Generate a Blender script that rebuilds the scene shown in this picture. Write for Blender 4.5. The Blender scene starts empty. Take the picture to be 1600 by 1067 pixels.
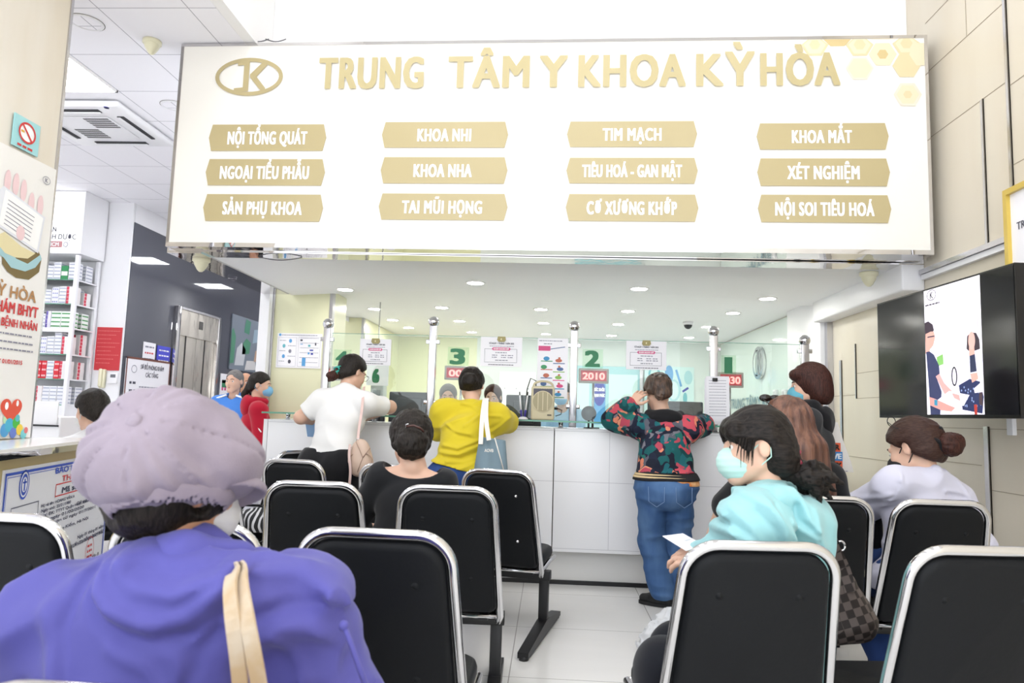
import bpy, bmesh, math, random
import numpy as np
from mathutils import Vector, Matrix
random.seed(7)
scene = bpy.context.scene
COL = scene.collection
PI = math.pi

# ---------------------------------------------------------------- camera, world, exposure
F_PX = 1120.0
YAW, PITCH, ROLL = math.radians(-3.2), math.radians(5.9), math.radians(1.75)
CAM = np.array([0.0, 0.0, 1.2])
_f = np.array([math.sin(YAW) * math.cos(PITCH), math.cos(YAW) * math.cos(PITCH), math.sin(PITCH)])
_r = np.array([math.cos(YAW), -math.sin(YAW), 0.0])
_u = np.cross(_r, _f)
CR = _r * math.cos(ROLL) + _u * math.sin(ROLL)
CU = -_r * math.sin(ROLL) + _u * math.cos(ROLL)
CF = _f
cam_data = bpy.data.cameras.new('camera')
cam_data.sensor_width = 36.0
cam_data.lens = F_PX / 1600 * 36.0
cam_data.clip_start = 0.05
cam_data.dof.use_dof = True
cam_data.dof.focus_distance = 4.6
cam_data.dof.aperture_fstop = 5.6
cam = bpy.data.objects.new('camera', cam_data)
COL.objects.link(cam)
cam.matrix_world = Matrix(((CR[0], CU[0], -CF[0], CAM[0]), (CR[1], CU[1], -CF[1], CAM[1]),
                           (CR[2], CU[2], -CF[2], CAM[2]), (0, 0, 0, 1)))
scene.camera = cam
w = bpy.data.worlds.new('daylight')
scene.world = w
w.use_nodes = True
bg = w.node_tree.nodes['Background']
bg.inputs[0].default_value = (0.92, 0.955, 1.0, 1)
bg.inputs[1].default_value = 3.0
scene.view_settings.view_transform = 'Standard'
scene.view_settings.look = 'None'
scene.view_settings.gamma = 1.0
scene.view_settings.use_curve_mapping = False
scene.view_settings.exposure = 0.13
scene.cycles.max_bounces = 8
scene.cycles.transparent_max_bounces = 16
scene.cycles.sample_clamp_indirect = 6.0
L_HALL, L_LEFT, L_DOWN = 5.2, 27.0, 120.0        # emission of added hall panels, left ceiling panels, downlights

# ---------------------------------------------------------------- pixel <-> place
def ray(px, py):
    return CF + CR * ((px - 800.0) / F_PX) + CU * ((533.5 - py) / F_PX)
def at(px, py, Y):
    d = ray(px, py); return CAM + d * (Y / d[1])
def atx(px, py, X):
    d = ray(px, py); return CAM + d * (X / d[0])
def atz(px, py, Z):
    d = ray(px, py); return CAM + d * ((Z - CAM[2]) / d[2])

# ---------------------------------------------------------------- materials
def lin(h):
    h = h.lstrip('#'); o = []
    for i in (0, 2, 4):
        c = int(h[i:i + 2], 16) / 255
        o.append(c / 12.92 if c <= .04045 else ((c + .055) / 1.055) ** 2.4)
    return (*o, 1.0)
MATS = {}
def mat(name, col='#ffffff', rough=.5, metal=0.0, spec=.5, emit=None, es=0.0, bump=None, sss=0.0, coat=0.0, sheen=0.0, var=None):
    if name in MATS: return MATS[name]
    m = bpy.data.materials.new(name); m.use_nodes = True
    nt = m.node_tree; b = nt.nodes['Principled BSDF']
    c = lin(col) if isinstance(col, str) else (*col, 1.0)
    b.inputs['Base Color'].default_value = c
    b.inputs['Roughness'].default_value = rough
    b.inputs['Metallic'].default_value = metal
    b.inputs['Specular IOR Level'].default_value = spec
    b.inputs['Coat Weight'].default_value = coat
    b.inputs['Sheen Weight'].default_value = sheen
    if sss:
        b.inputs['Subsurface Weight'].default_value = sss
        b.inputs['Subsurface Radius'].default_value = (.012, .005, .003)
        b.inputs['Subsurface Scale'].default_value = 1.0
    if emit:
        b.inputs['Emission Color'].default_value = lin(emit)
        b.inputs['Emission Strength'].default_value = es
    tc = None
    if bump or var:
        tc = nt.nodes.new('ShaderNodeTexCoord')
    if bump:                                   # (scale xyz or number, strength, distance)
        mp = nt.nodes.new('ShaderNodeMapping'); nz = nt.nodes.new('ShaderNodeTexNoise'); bp = nt.nodes.new('ShaderNodeBump')
        s = bump[0] if isinstance(bump[0], tuple) else (bump[0],) * 3
        mp.inputs['Scale'].default_value = s
        nz.inputs['Scale'].default_value = 1.0; nz.inputs['Detail'].default_value = 3.0
        bp.inputs['Strength'].default_value = bump[1]; bp.inputs['Distance'].default_value = bump[2]
        nt.links.new(tc.outputs['Object'], mp.inputs[0]); nt.links.new(mp.outputs[0], nz.inputs['Vector'])
        nt.links.new(nz.outputs[0], bp.inputs['Height']); nt.links.new(bp.outputs[0], b.inputs['Normal'])
    if var:                                    # (second colour, scale)
        mp = nt.nodes.new('ShaderNodeMapping'); nz = nt.nodes.new('ShaderNodeTexNoise'); mx = nt.nodes.new('ShaderNodeMix')
        mx.data_type = 'RGBA'
        s = var[1] if isinstance(var[1], tuple) else (var[1],) * 3
        mp.inputs['Scale'].default_value = s; nz.inputs['Scale'].default_value = 1.0; nz.inputs['Detail'].default_value = 4.0
        nt.links.new(tc.outputs['Object'], mp.inputs[0]); nt.links.new(mp.outputs[0], nz.inputs['Vector'])
        rp = nt.nodes.new('ShaderNodeValToRGB'); rp.color_ramp.elements[0].position = .38; rp.color_ramp.elements[1].position = .62
        nt.links.new(nz.outputs[0], rp.inputs[0]); nt.links.new(rp.outputs[0], mx.inputs[0])
        mx.inputs[6].default_value = c; mx.inputs[7].default_value = lin(var[0])
        nt.links.new(mx.outputs[2], b.inputs['Base Color'])
    MATS[name] = m
    return m
def emat(name, col, s):
    return mat(name, '#000000' if s > 3 else col, .6, emit=col, es=s)
def glass(name, tint='#eefaf5', refl=1.0, rough=.0):
    if name in MATS: return MATS[name]
    m = bpy.data.materials.new(name); m.use_nodes = True; nt = m.node_tree
    nt.nodes.remove(nt.nodes['Principled BSDF']); out = nt.nodes['Material Output']
    t = nt.nodes.new('ShaderNodeBsdfTransparent'); g = nt.nodes.new('ShaderNodeBsdfGlossy'); mx = nt.nodes.new('ShaderNodeMixShader')
    fr = nt.nodes.new('ShaderNodeFresnel'); fr.inputs[0].default_value = 1.45
    mu = nt.nodes.new('ShaderNodeMath'); mu.operation = 'MULTIPLY'; mu.inputs[1].default_value = refl
    t.inputs[0].default_value = lin(tint); g.inputs['Roughness'].default_value = rough
    nt.links.new(fr.outputs[0], mu.inputs[0]); nt.links.new(mu.outputs[0], mx.inputs[0])
    nt.links.new(t.outputs[0], mx.inputs[1]); nt.links.new(g.outputs[0], mx.inputs[2]); nt.links.new(mx.outputs[0], out.inputs[0])
    MATS[name] = m
    return m
def grid_mat(name, col, line, ax, ay, sx, sy, ox, oy, wd, rough=.4, spec=.4, var=None, bumpd=0):
    """a plain surface with thin joint lines every sx / sy metres along two object axes"""
    m = mat(name, col, rough, spec=spec); nt = m.node_tree; b = nt.nodes['Principled BSDF']
    tc = nt.nodes.new('ShaderNodeTexCoord'); sp = nt.nodes.new('ShaderNodeSeparateXYZ')
    nt.links.new(tc.outputs['Object'], sp.inputs[0])
    masks = []
    for a, s, o in ((ax, sx, ox), (ay, sy, oy)):
        ad = nt.nodes.new('ShaderNodeMath'); ad.operation = 'SUBTRACT'; ad.inputs[1].default_value = o - wd / 2
        nt.links.new(sp.outputs[a], ad.inputs[0])
        fm = nt.nodes.new('ShaderNodeMath'); fm.operation = 'FLOORED_MODULO'; fm.inputs[1].default_value = s
        nt.links.new(ad.outputs[0], fm.inputs[0])
        lt = nt.nodes.new('ShaderNodeMath'); lt.operation = 'LESS_THAN'; lt.inputs[1].default_value = wd
        nt.links.new(fm.outputs[0], lt.inputs[0]); masks.append(lt)
    mxm = nt.nodes.new('ShaderNodeMath'); mxm.operation = 'MAXIMUM'
    nt.links.new(masks[0].outputs[0], mxm.inputs[0]); nt.links.new(masks[1].outputs[0], mxm.inputs[1])
    mix = nt.nodes.new('ShaderNodeMix'); mix.data_type = 'RGBA'
    mix.inputs[6].default_value = lin(col); mix.inputs[7].default_value = lin(line)
    if var:
        mp = nt.nodes.new('ShaderNodeMapping'); mp.inputs['Scale'].default_value = var[1]
        nz = nt.nodes.new('ShaderNodeTexNoise'); nz.inputs['Scale'].default_value = 1; nz.inputs['Detail'].default_value = 5
        mc = nt.nodes.new('ShaderNodeMix'); mc.data_type = 'RGBA'
        mc.inputs[6].default_value = lin(col); mc.inputs[7].default_value = lin(var[0])
        nt.links.new(tc.outputs['Object'], mp.inputs[0]); nt.links.new(mp.outputs[0], nz.inputs['Vector'])
        nt.links.new(nz.outputs[0], mc.inputs[0]); nt.links.new(mc.outputs[2], mix.inputs[6])
    nt.links.new(mxm.outputs[0], mix.inputs[0]); nt.links.new(mix.outputs[2], b.inputs['Base Color'])
    return m

# ---------------------------------------------------------------- objects
def tag(o, label=None, cat=None, group=None, kind=None):
    if label: o['label'] = label
    if cat: o['category'] = cat
    if group: o['group'] = group
    if kind: o['kind'] = kind
    return o
def empty(name, loc, label, cat, group=None, rz=0.0):
    o = bpy.data.objects.new(name, None); COL.objects.link(o)
    o.empty_display_size = .1
    o.location = loc; o.rotation_euler = (0, 0, rz)
    return tag(o, label, cat, group)
def copy_tree(o, parent=None):
    c = o.copy(); COL.objects.link(c); c.parent = parent
    for ch in list(o.children): copy_tree(ch, c)
    return c
def rootmat(p):
    """world matrix of an object by its own transforms and its parents' (parents have no inverse)"""
    m = Matrix.Identity(4); q = p
    while q is not None:
        m = (Matrix.Translation(q.location) @ q.rotation_euler.to_matrix().to_4x4()) @ m; q = q.parent
    return m
class MB:
    """collects shapes (world or local coordinates) and links them as ONE mesh object"""
    def __init__(s): s.v = []; s.f = []; s.mi = []; s.sm = []; s.mats = []
    def slot(s, m):
        if m not in s.mats: s.mats.append(m)
        return s.mats.index(m)
    def add(s, vs, fs, m, smooth=False):
        n = len(s.v); k = s.slot(m)
        s.v += [tuple(float(c) for c in p) for p in vs]
        for f in fs: s.f.append(tuple(i + n for i in f)); s.mi.append(k); s.sm.append(smooth)
    def box(s, lo, hi, m, bev=0.0):
        x0, y0, z0 = lo; x1, y1, z1 = hi
        if x0 > x1: x0, x1 = x1, x0
        if y0 > y1: y0, y1 = y1, y0
        if z0 > z1: z0, z1 = z1, z0
        if bev <= 0:
            s.add([(x0, y0, z0), (x1, y0, z0), (x1, y1, z0), (x0, y1, z0), (x0, y0, z1), (x1, y0, z1), (x1, y1, z1), (x0, y1, z1)],
                  [(0, 3, 2, 1), (4, 5, 6, 7), (0, 1, 5, 4), (1, 2, 6, 5), (2, 3, 7, 6), (3, 0, 4, 7)], m)
            return
        bm = bmesh.new(); bmesh.ops.create_cube(bm, size=1.0)
        for v in bm.verts: v.co = Vector(((x0 + x1) / 2 + v.co.x * (x1 - x0), (y0 + y1) / 2 + v.co.y * (y1 - y0), (z0 + z1) / 2 + v.co.z * (z1 - z0)))
        bev = min(bev, .49 * min(x1 - x0, y1 - y0, z1 - z0))
        bmesh.ops.bevel(bm, geom=bm.edges[:], offset=bev, segments=3, affect='EDGES', profile=.5)
        s.bm(bm, m, True)
    def bm(s, bm, m, smooth=False):
        bm.verts.index_update()
        s.add([v.co[:] for v in bm.verts], [[v.index for v in f.verts] for f in bm.faces], m, smooth); bm.free()
    def obox(s, c, half, M3, m, bev=0.0):
        """box with its own axes (rows of M3 are its x, y, z)"""
        t = MB(); t.box((-half[0], -half[1], -half[2]), half, m, bev)
        A = np.array(M3); vs = [np.array(c) + v[0] * A[0] + v[1] * A[1] + v[2] * A[2] for v in t.v]
        s.add(vs, t.f, m, bev > 0)
    def prism(s, pts, ext, m, smooth=False):
        """closed outline (3-D points) swept along ext"""
        n = len(pts); P = [np.array(p, float) for p in pts]; e = np.array(ext, float)
        nr = sum(np.cross(P[i] - P[0], P[i + 1] - P[0]) for i in range(1, n - 1))
        if nr @ e > 0: P = P[::-1]
        vs = P + [p + e for p in P]
        s.add(vs, [tuple(range(n)), tuple(range(2 * n - 1, n - 1, -1))] , m)
        s.add(vs, [(i, i + n, (i + 1) % n + n, (i + 1) % n) for i in range(n)], m, smooth)
    def tube(s, path, r, m, n=10, closed=False, cap=True, flat=None):
        P = [np.array(p, float) for p in path]; k = len(P)
        R = r if isinstance(r, (list, tuple, np.ndarray)) else [r] * k
        T = []
        for i in range(k):
            if closed: t = P[(i + 1) % k] - P[i - 1]
            else: t = P[min(i + 1, k - 1)] - P[max(i - 1, 0)]
            T.append(t / (np.linalg.norm(t) + 1e-12))
        a = np.array([0, 0, 1.0]) if abs(T[0][2]) < .9 else np.array([1.0, 0, 0])
        N = a - T[0] * (a @ T[0]); N /= np.linalg.norm(N)
        vs = []
        for i in range(k):
            N = N - T[i] * (N @ T[i]); N /= np.linalg.norm(N) + 1e-12
            B = np.cross(T[i], N)
            for j in range(n):
                an = 2 * PI * j / n
                fx, fy = (1, 1) if flat is None else flat
                vs.append(P[i] + R[i] * (math.cos(an) * N * fx + math.sin(an) * B * fy))
        fs = []
        for i in range(k if closed else k - 1):
            for j in range(n):
                i2 = (i + 1) % k
                fs.append((i * n + j, i * n + (j + 1) % n, i2 * n + (j + 1) % n, i2 * n + j))
        if cap and not closed:
            fs.append(tuple(range(n - 1, -1, -1))); fs.append(tuple((k - 1) * n + j for j in range(n)))
        s.add(vs, fs, m, True)
    def cyl(s, a, b, r, m, n=20, r2=None):
        s.tube([a, b], [r, r if r2 is None else r2], m, n)
    def lathe(s, prof, c, m, n=24, axis=(0, 0, 1)):
        """profile [(radius, height)] turned about an axis through c"""
        ax = np.array(axis, float); ax /= np.linalg.norm(ax)
        a = np.array([1.0, 0, 0]) if abs(ax[0]) < .9 else np.array([0, 1.0, 0])
        e1 = np.cross(ax, a); e1 /= np.linalg.norm(e1); e2 = np.cross(ax, e1)
        vs = []; k = len(prof)
        for (r, h) in prof:
            for j in range(n):
                t = 2 * PI * j / n
                vs.append(np.array(c) + ax * h + (e1 * math.cos(t) + e2 * math.sin(t)) * max(r, 1e-5))
        fs = [(i * n + j, i * n + (j + 1) % n, (i + 1) * n + (j + 1) % n, (i + 1) * n + j) for i in range(k - 1) for j in range(n)]
        s.add(vs, fs, m, True)
    def ball(s, c, r, m, n=18):
        rr = (r, r, r) if not isinstance(r, tuple) else r
        vs = []; fs = []; k = n // 2
        for i in range(k + 1):
            ph = PI * i / k
            for j in range(n):
                t = 2 * PI * j / n
                vs.append((c[0] + rr[0] * math.sin(ph) * math.cos(t), c[1] + rr[1] * math.sin(ph) * math.sin(t), c[2] + rr[2] * math.cos(ph)))
        fs = [(i * n + j, (i + 1) * n + j, (i + 1) * n + (j + 1) % n, i * n + (j + 1) % n) for i in range(k) for j in range(n)]
        s.add(vs, fs, m, True)
    def build(s, name, parent=None, world=True):
        me = bpy.data.meshes.new(name)
        vs = s.v
        if parent is not None and world:
            inv = rootmat(parent).inverted(); vs = [tuple(inv @ Vector(p)) for p in vs]
        me.from_pydata(vs, [], s.f); 
        for m in s.mats: me.materials.append(m)
        me.polygons.foreach_set('material_index', s.mi); me.polygons.foreach_set('use_smooth', s.sm)
        me.update()
        o = bpy.data.objects.new(name, me); COL.objects.link(o); o.parent = parent
        return o

# ---------------------------------------------------------------- lettering
_TXT = {}
def glyphs(body, res=3, sp=1.0):
    """outline mesh of a line of text: vertices (x, y) and faces, normalised so that x, y start at 0"""
    if (body, sp) in _TXT: return _TXT[(body, sp)]
    cu = bpy.data.curves.new('t', 'FONT'); cu.body = body; cu.resolution_u = res; cu.space_character = sp
    o = bpy.data.objects.new('t', cu); COL.objects.link(o)
    dg = bpy.context.evaluated_depsgraph_get(); me = bpy.data.meshes.new_from_object(o.evaluated_get(dg))
    vs = np.array([v.co[:2] for v in me.vertices]); fs = [tuple(p.vertices) for p in me.polygons]
    bpy.data.objects.remove(o); bpy.data.curves.remove(cu); bpy.data.meshes.remove(me)
    if len(vs) == 0: vs = np.zeros((0, 2))
    _TXT[(body, sp)] = (vs, fs)
    return vs, fs
class Board(MB):
    """a flat sheet with print on it: plane through O with axes r (right), u (up); n faces the viewer"""
    def __init__(s, O, r, u):
        super().__init__(); s.O = np.array(O, float); s.r = np.array(r, float) / np.linalg.norm(r)
        u = np.array(u, float); u = u - s.r * (u @ s.r); s.u = u / np.linalg.norm(u); s.n = np.cross(s.r, s.u); s.k = 0
    def px(s, x, y):
        d = ray(x, y); t = ((s.O - CAM) @ s.n) / (d @ s.n); p = CAM + d * t - s.O
        return (p @ s.r, p @ s.u)
    def W(s, p, l=0.0): return s.O + s.r * p[0] + s.u * p[1] + s.n * l
    def poly(s, pts, m, l=.002):
        P = list(pts); A = sum(P[i - 1][0] * P[i][1] - P[i][0] * P[i - 1][1] for i in range(len(P)))
        if A < 0: P = P[::-1]
        s.add([s.W(p, l) for p in P], [tuple(range(len(P)))], m)
    def ppoly(s, pts, m, l=.002): s.poly([s.px(*p) for p in pts], m, l)
    def slab(s, pts, m, t, l=0.0):
        s.prism([s.W(p, l) for p in pts], s.n * t, m)
    def rect(s, a, b, m, l=.002): s.poly([(a[0], a[1]), (b[0], a[1]), (b[0], b[1]), (a[0], b[1])], m, l)
    def line(s, a, b, w, m, l=.003):
        a = np.array(a); b = np.array(b); d = b - a; q = np.array([-d[1], d[0]]) / (np.linalg.norm(d) + 1e-9) * w / 2
        s.poly([a - q, b - q, b + q, a + q], m, l)
    def frame(s, a, b, w, m, l=.003):
        (x0, y0), (x1, y1) = a, b
        for p, q in (((x0, y0), (x1, y0 + w)), ((x0, y1 - w), (x1, y1)), ((x0, y0), (x0 + w, y1)), ((x1 - w, y0), (x1, y1))): s.rect(p, q, m, l)
    def disc(s, c, rx, ry, m, l=.003, n=28, a0=0, a1=2 * PI):
        s.poly([(c[0] + rx * math.cos(a0 + (a1 - a0) * i / n), c[1] + ry * math.sin(a0 + (a1 - a0) * i / n)) for i in range(n)], m, l)
    def ring(s, c, rx, ry, w, m, l=.003, n=40):
        for i in range(n):
            a, b = 2 * PI * i / n, 2 * PI * (i + 1) / n
            s.poly([(c[0] + rx * math.cos(a), c[1] + ry * math.sin(a)), (c[0] + rx * math.cos(b), c[1] + ry * math.sin(b)),
                    (c[0] + (rx - w) * math.cos(b), c[1] + (ry - w) * math.sin(b)), (c[0] + (rx - w) * math.cos(a), c[1] + (ry - w) * math.sin(a))], m, l)
    def text(s, body, x, y, h, m, w=None, bold=.0, l=.004, align='C', sp=1.0, shear=0.0):
        """capital height h, baseline y; x is the left, centre or right of the line; w squeezes it to that width"""
        vs, fs = glyphs(body, 3, sp)
        if len(vs) == 0: return
        k = h / .72; x0, x1 = vs[:, 0].min(), vs[:, 0].max(); kx = k if w is None else w / (x1 - x0)
        W = (x1 - x0) * kx; sx = {'L': x, 'C': x - W / 2, 'R': x - W}[align]
        sh = [(0, 0)] if bold <= 0 else [(a * bold * h, b * bold * h * .5) for a in (-1, -.33, .33, 1) for b in (-1, 1)]
        for q, (dx, dy) in enumerate(sh):
            V = [(sx + (v[0] - x0) * kx + dx + shear * v[1] * k, y + v[1] * k + dy) for v in vs]
            P = [s.W(v, l + q * .00002) for v in V]
            ff = [f[::-1] if sum(V[f[i - 1]][0] * V[f[i]][1] - V[f[i]][0] * V[f[i - 1]][1] for i in range(len(f))) < 0 else f for f in fs]
            s.add(P, ff, m)
    def scribble(s, x0, x1, y, h, m, seed=0, l=.003):
        """an illegibly small line of print: a row of short word-long dashes"""
        rn = random.Random(seed * 91 + int(y * 5000)); x = x0
        while x < x1 - h:
            ln = min(rn.uniform(1.2, 4.0) * h, x1 - x)
            s.rect((x, y), (x + ln, y + h), m, l); x += ln + h * .7
# ================================================================ the setting
M_WHITE = mat('white plaster', '#f3f2f2', .6, bump=(30, .03, .01))
M_WALLW = mat('white gloss paint', '#f1f1f4', .35)
M_CREAM = mat('cream laminate panel', '#dfd7c6', .32, spec=.45, var=('#d9cfbc', (2.0, 2.0, .35)))
M_STEEL = mat('brushed steel', '#c6c5c8', .22, 1.0)
M_MIRROR = mat('mirror steel', '#d2d0d0', .035, 1.0, bump=((3, 3, 3), .12, .02))
M_CHROME = mat('chrome', '#dcdce0', .09, 1.0)
M_BLKGLASS = mat('black glass', '#565862', .03, spec=.62)
M_YELLOW = mat('pale yellow panel', '#e7e7c4', .3, spec=.5)
M_GAP = mat('dark gap', '#6d675c', .7)
M_DARK = mat('black metal', '#121214', .4)
M_FLOOR = grid_mat('floor tiles', '#eeedeb', '#a5a3a0', 0, 1, .8, .8, .64, 4.25, .005, .16, .45, var=('#e6e5e2', (1.2, 6, 1)))
M_TILE = grid_mat('ceiling tiles', '#f4f3f8', '#b4b3ba', 0, 1, .6, .6, -3.585, 4.84, .007, .7, .2)
M_SOFFIT = mat('soffit paint', '#f5f6f8', .55)
M_LIGHT = emat('light panel glow', '#fbfcff', L_LEFT)
M_HALL = emat('added hall light glow', '#fbfcff', L_HALL)
M_DOWN = emat('downlight glow', '#fffdf6', L_DOWN)

def struct(name, mb):
    o = mb.build(name); o['kind'] = 'structure'; return o
b = MB(); b.box((-6.9, -3, -.1), (2.65, 16.6, 0), M_FLOOR); struct('floor', b)

# right wall: laminate boards with steel slots
b = MB(); b.box((2.45, -3, 0), (2.65, 10.65, 5.0), M_CREAM)
def slot_y(y, z0, z1, wd=.028): b.box((2.444, y - wd / 2, z0), (2.46, y + wd / 2, z1), M_STEEL); b.box((2.442, y - wd / 2, z0), (2.455, y - wd / 2 + .006, z1), M_GAP)
M_SEAM = mat('board joint', '#a99d88', .7)
def seam(z, y0, y1): b.box((2.4478, y0, z - .002), (2.46, y1, z + .002), M_SEAM)
slot_y(4.115, 2.25, 3.1); slot_y(3.88, 2.5, 4.6, .03)
seam(3.555, 3.89, 4.7); seam(3.10, 3.89, 4.7); seam(3.065, 2.2, 3.87); seam(3.9, 3.2, 4.7); seam(2.62, 2.5, 3.87)
b.box((2.4478, 4.24, 3.555), (2.46, 4.244, 4.4), M_SEAM)
slot_y(6.2, .0, 1.75, .05); slot_y(5.05, .0, 1.75, .04); slot_y(4.19, 0, 1.22, .05); slot_y(3.45, 0, 1.4, .04)
seam(.955, 5.1, 6.35); seam(1.207, 3.45, 4.9); seam(.87, 3.45, 4.2); seam(1.62, 5.1, 5.9); seam(1.45, 5.9, 6.35); seam(1.42, 5.1, 5.9); seam(1.0, 4.25, 5.05)
slot_y(5.9, 1.42, 1.86, .02); seam(.45, 2.5, 6.3)
struct('wall_right', b)
b = MB()                                            # white plastered end of the right wall and the beam over the boards
b.box((2.36, 6.42, 0), (2.449, 7.3, 2.34), M_WALLW, .006)
b.box((2.30, 4.80, 2.1), (2.449, 6.42, 2.34), M_WALLW, .012)
b.box((2.40, 6.36, 0), (2.449, 6.42, 2.1), M_STEEL)
struct('trim_1', b)
b = MB(); b.box((2.405, 2.6, 2.205), (2.449, 4.79, 2.235), M_STEEL); b.box((2.42, 2.6, 2.17), (2.449, 4.79, 2.203), M_WALLW); struct('trim_2', b)
# wall over the sign, fascia of the lower ceiling, ceilings
b = MB(); b.box((-2.2, 4.95, 2.42), (2.449, 5.1, 4.95), M_WHITE); struct('wall_front', b)
b = MB(); b.box((-2.2, -3, 3.74), (-2.12, 4.945, 4.95), M_WHITE); struct('trim_3', b)
b = MB(); b.box((-6.9, -3, 3.74), (-2.201, 16.6, 3.86), M_TILE); struct('ceiling', b)
b = MB(); b.box((-2.2, -3, 4.951), (2.65, 5.1, 5.05), M_WHITE); struct('ceiling_hall', b)
# the booth ceiling: a lower curved front band stepping up behind the first row of lamps
b = MB(); n = 28; xs = [-2.46 + 4.91 * i / n for i in range(n + 1)]
arc = [6.02 + .5 * ((x - .0) / 2.3) ** 2 for x in xs]
rows = [([4.97] * (n + 1), 2.272), (arc, 2.272), ([a + .05 for a in arc], 2.278), ([a + .34 for a in arc], 2.322), ([10.6] * (n + 1), 2.322)]
vs = []; fs = []
for ys, z in rows:
    for x, y in zip(xs, ys): vs.append((x, y, z))
for r_ in range(len(rows) - 1):
    for i in range(n): a = r_ * (n + 1) + i; fs.append((a, a + n + 1, a + n + 2, a + 1))
b.add(vs, fs, M_SOFFIT, True); b.box((-2.46, 4.97, 2.36), (2.449, 10.6, 2.42), M_SOFFIT); b.box((-2.47, 4.97, 2.272), (-2.46, 10.6, 2.42), M_SOFFIT)
struct('ceiling_booth', b)
# booth walls: yellow boards stepping back on the left, pale wall at the back
b = MB()
b.box((-2.64, 6.6, 0), (-2.1, 6.66, 2.3), M_YELLOW); b.box((-2.1, 6.585, 0), (-2.07, 6.66, 2.32), M_STEEL); b.box((-2.14, 6.66, 0), (-2.075, 7.05, 2.32), M_YELLOW)
b.box((-2.64, 6.58, 0), (-2.625, 6.6, 2.3), M_STEEL)
b.box((-2.55, 8.5, 0), (-2.29, 8.56, 2.32), M_YELLOW); b.box((-2.3, 8.485, 0), (-2.27, 8.56, 2.32), M_STEEL); b.box((-2.34, 8.56, 0), (-2.272, 10.5, 2.32), M_YELLOW)
b.box((-2.77, 6.66, 0), (-2.64, 10.6, 2.42), M_WHITE); b.box((-2.77, 10.6, 0), (-2.64, 16.4, 3.739), M_WHITE); b.box((-2.77, 6.66, 2.42), (-2.64, 10.6, 3.739), M_WHITE)
struct('wall_booth', b)
M_BACK = mat('booth back wall', '#e3e8e7', .5)
b = MB(); b.box((-2.64, 10.5, 0), (-1.1, 10.6, 2.42), M_YELLOW); b.box((-1.1, 10.5, 0), (2.449, 10.6, 2.42), M_BACK); struct('wall_back', b)
# white pier beside the booth and the far end of the lift lobby
b = MB(); b.box((-2.736, 6.5, 0), (-2.645, 6.655, 2.28), M_WALLW); struct('wall_pier', b)
M_GREY = mat('grey lobby wall', '#a3a5ab', .35)
b = MB(); b.box((-5.33, 16.4, 0), (-2.0, 16.6, 3.74), M_GREY); b.box((-5.33, 16.37, 1.84), (-2.8, 16.4, 1.98), mat('salmon stripe', '#c98b7c', .5)); struct('wall_far', b)
b = MB(); b.box((-5.6, 8.64, 0), (-5.33, 16.4, 3.5), M_BLKGLASS); struct('wall_left', b)
b = MB(); b.box((-6.9, 8.6, 0), (-5.331, 8.63, 3.739), M_WALLW); b.box((-5.6, 8.64, 3.501), (-5.33, 16.4, 3.739), M_WALLW); struct('wall_lobby', b)
b = MB(); b.box((-6.9, -3, 0), (-6.75, 8.62, 3.739), M_WALLW); struct('wall_pharmacy', b)
# pillar clad in laminate, standing behind the near end of the pharmacy counter
b = MB(); b.box((-3.5, 2.6, 0), (-2.82, 3.78, 3.739), mat('pale laminate', '#ebe5da', .35, var=('#e3dac9', (3, 3, .5)))); b.box((-2.83, 3.77, 0), (-2.812, 3.79, 3.739), M_STEEL); struct('wall_pillar', b)

# ---------------------------------------------------------------- lamps in the ceilings
for i, (x, y) in enumerate([(-3.9, 5.13), (-3.9, 1.0), (-3.9, 8.73), (-3.45, 12.1), (-5.7, 6.3), (-3.5, 14.6)]):
    t = empty('ceiling_light', (x, y, 3.74), ['square white light panel in the tiled ceiling in front of the air conditioner', 'square white light panel in the tiled ceiling nearest the entrance',
        'square white light panel in the tiled ceiling nearer the lift doors', 'square white light panel in the middle of the lift lobby ceiling', 'square white light panel in the ceiling over the medicine cabinet', 'square white light panel at the far end of the lift lobby ceiling'][i], 'ceiling light', 'square panel lights in the tiled ceiling')
    b = MB(); b.box((x - .3, y - .3, 3.728), (x + .3, y + .3, 3.739), M_LIGHT); b.build('diffuser', t)
    b = MB()
    for s in (-1, 1): b.box((x + s * .3 - .008, y - .308, 3.724), (x + s * .3 + .008, y + .308, 3.739), M_WHITE); b.box((x - .308, y + s * .3 - .008, 3.724), (x + .308, y + s * .3 + .008, 3.739), M_WHITE)
    b.build('frame', t)
for i, x in enumerate((-1.3, .15, 1.6)):  # glowing panels added out of view to light the hall
    for j, y in enumerate((-.4, 1.5, 3.4)):
        t = empty('added_hall_light', (x, y, 4.95), 'added long light panel in the high hall ceiling, %s row, %s' % (['entrance', 'middle', 'counter side'][j], ['over the pharmacy side', 'in the middle', 'over the television side'][i]), 'ceiling light', 'added panel lights in the high hall ceiling')
        b = MB(); b.box((x - .3, y - .6, 4.93), (x + .3, y + .6, 4.95), M_HALL); b.build('diffuser', t)
win = ['window 6', 'window 3', 'the loudspeaker', 'window 2', 'window 1']
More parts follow.
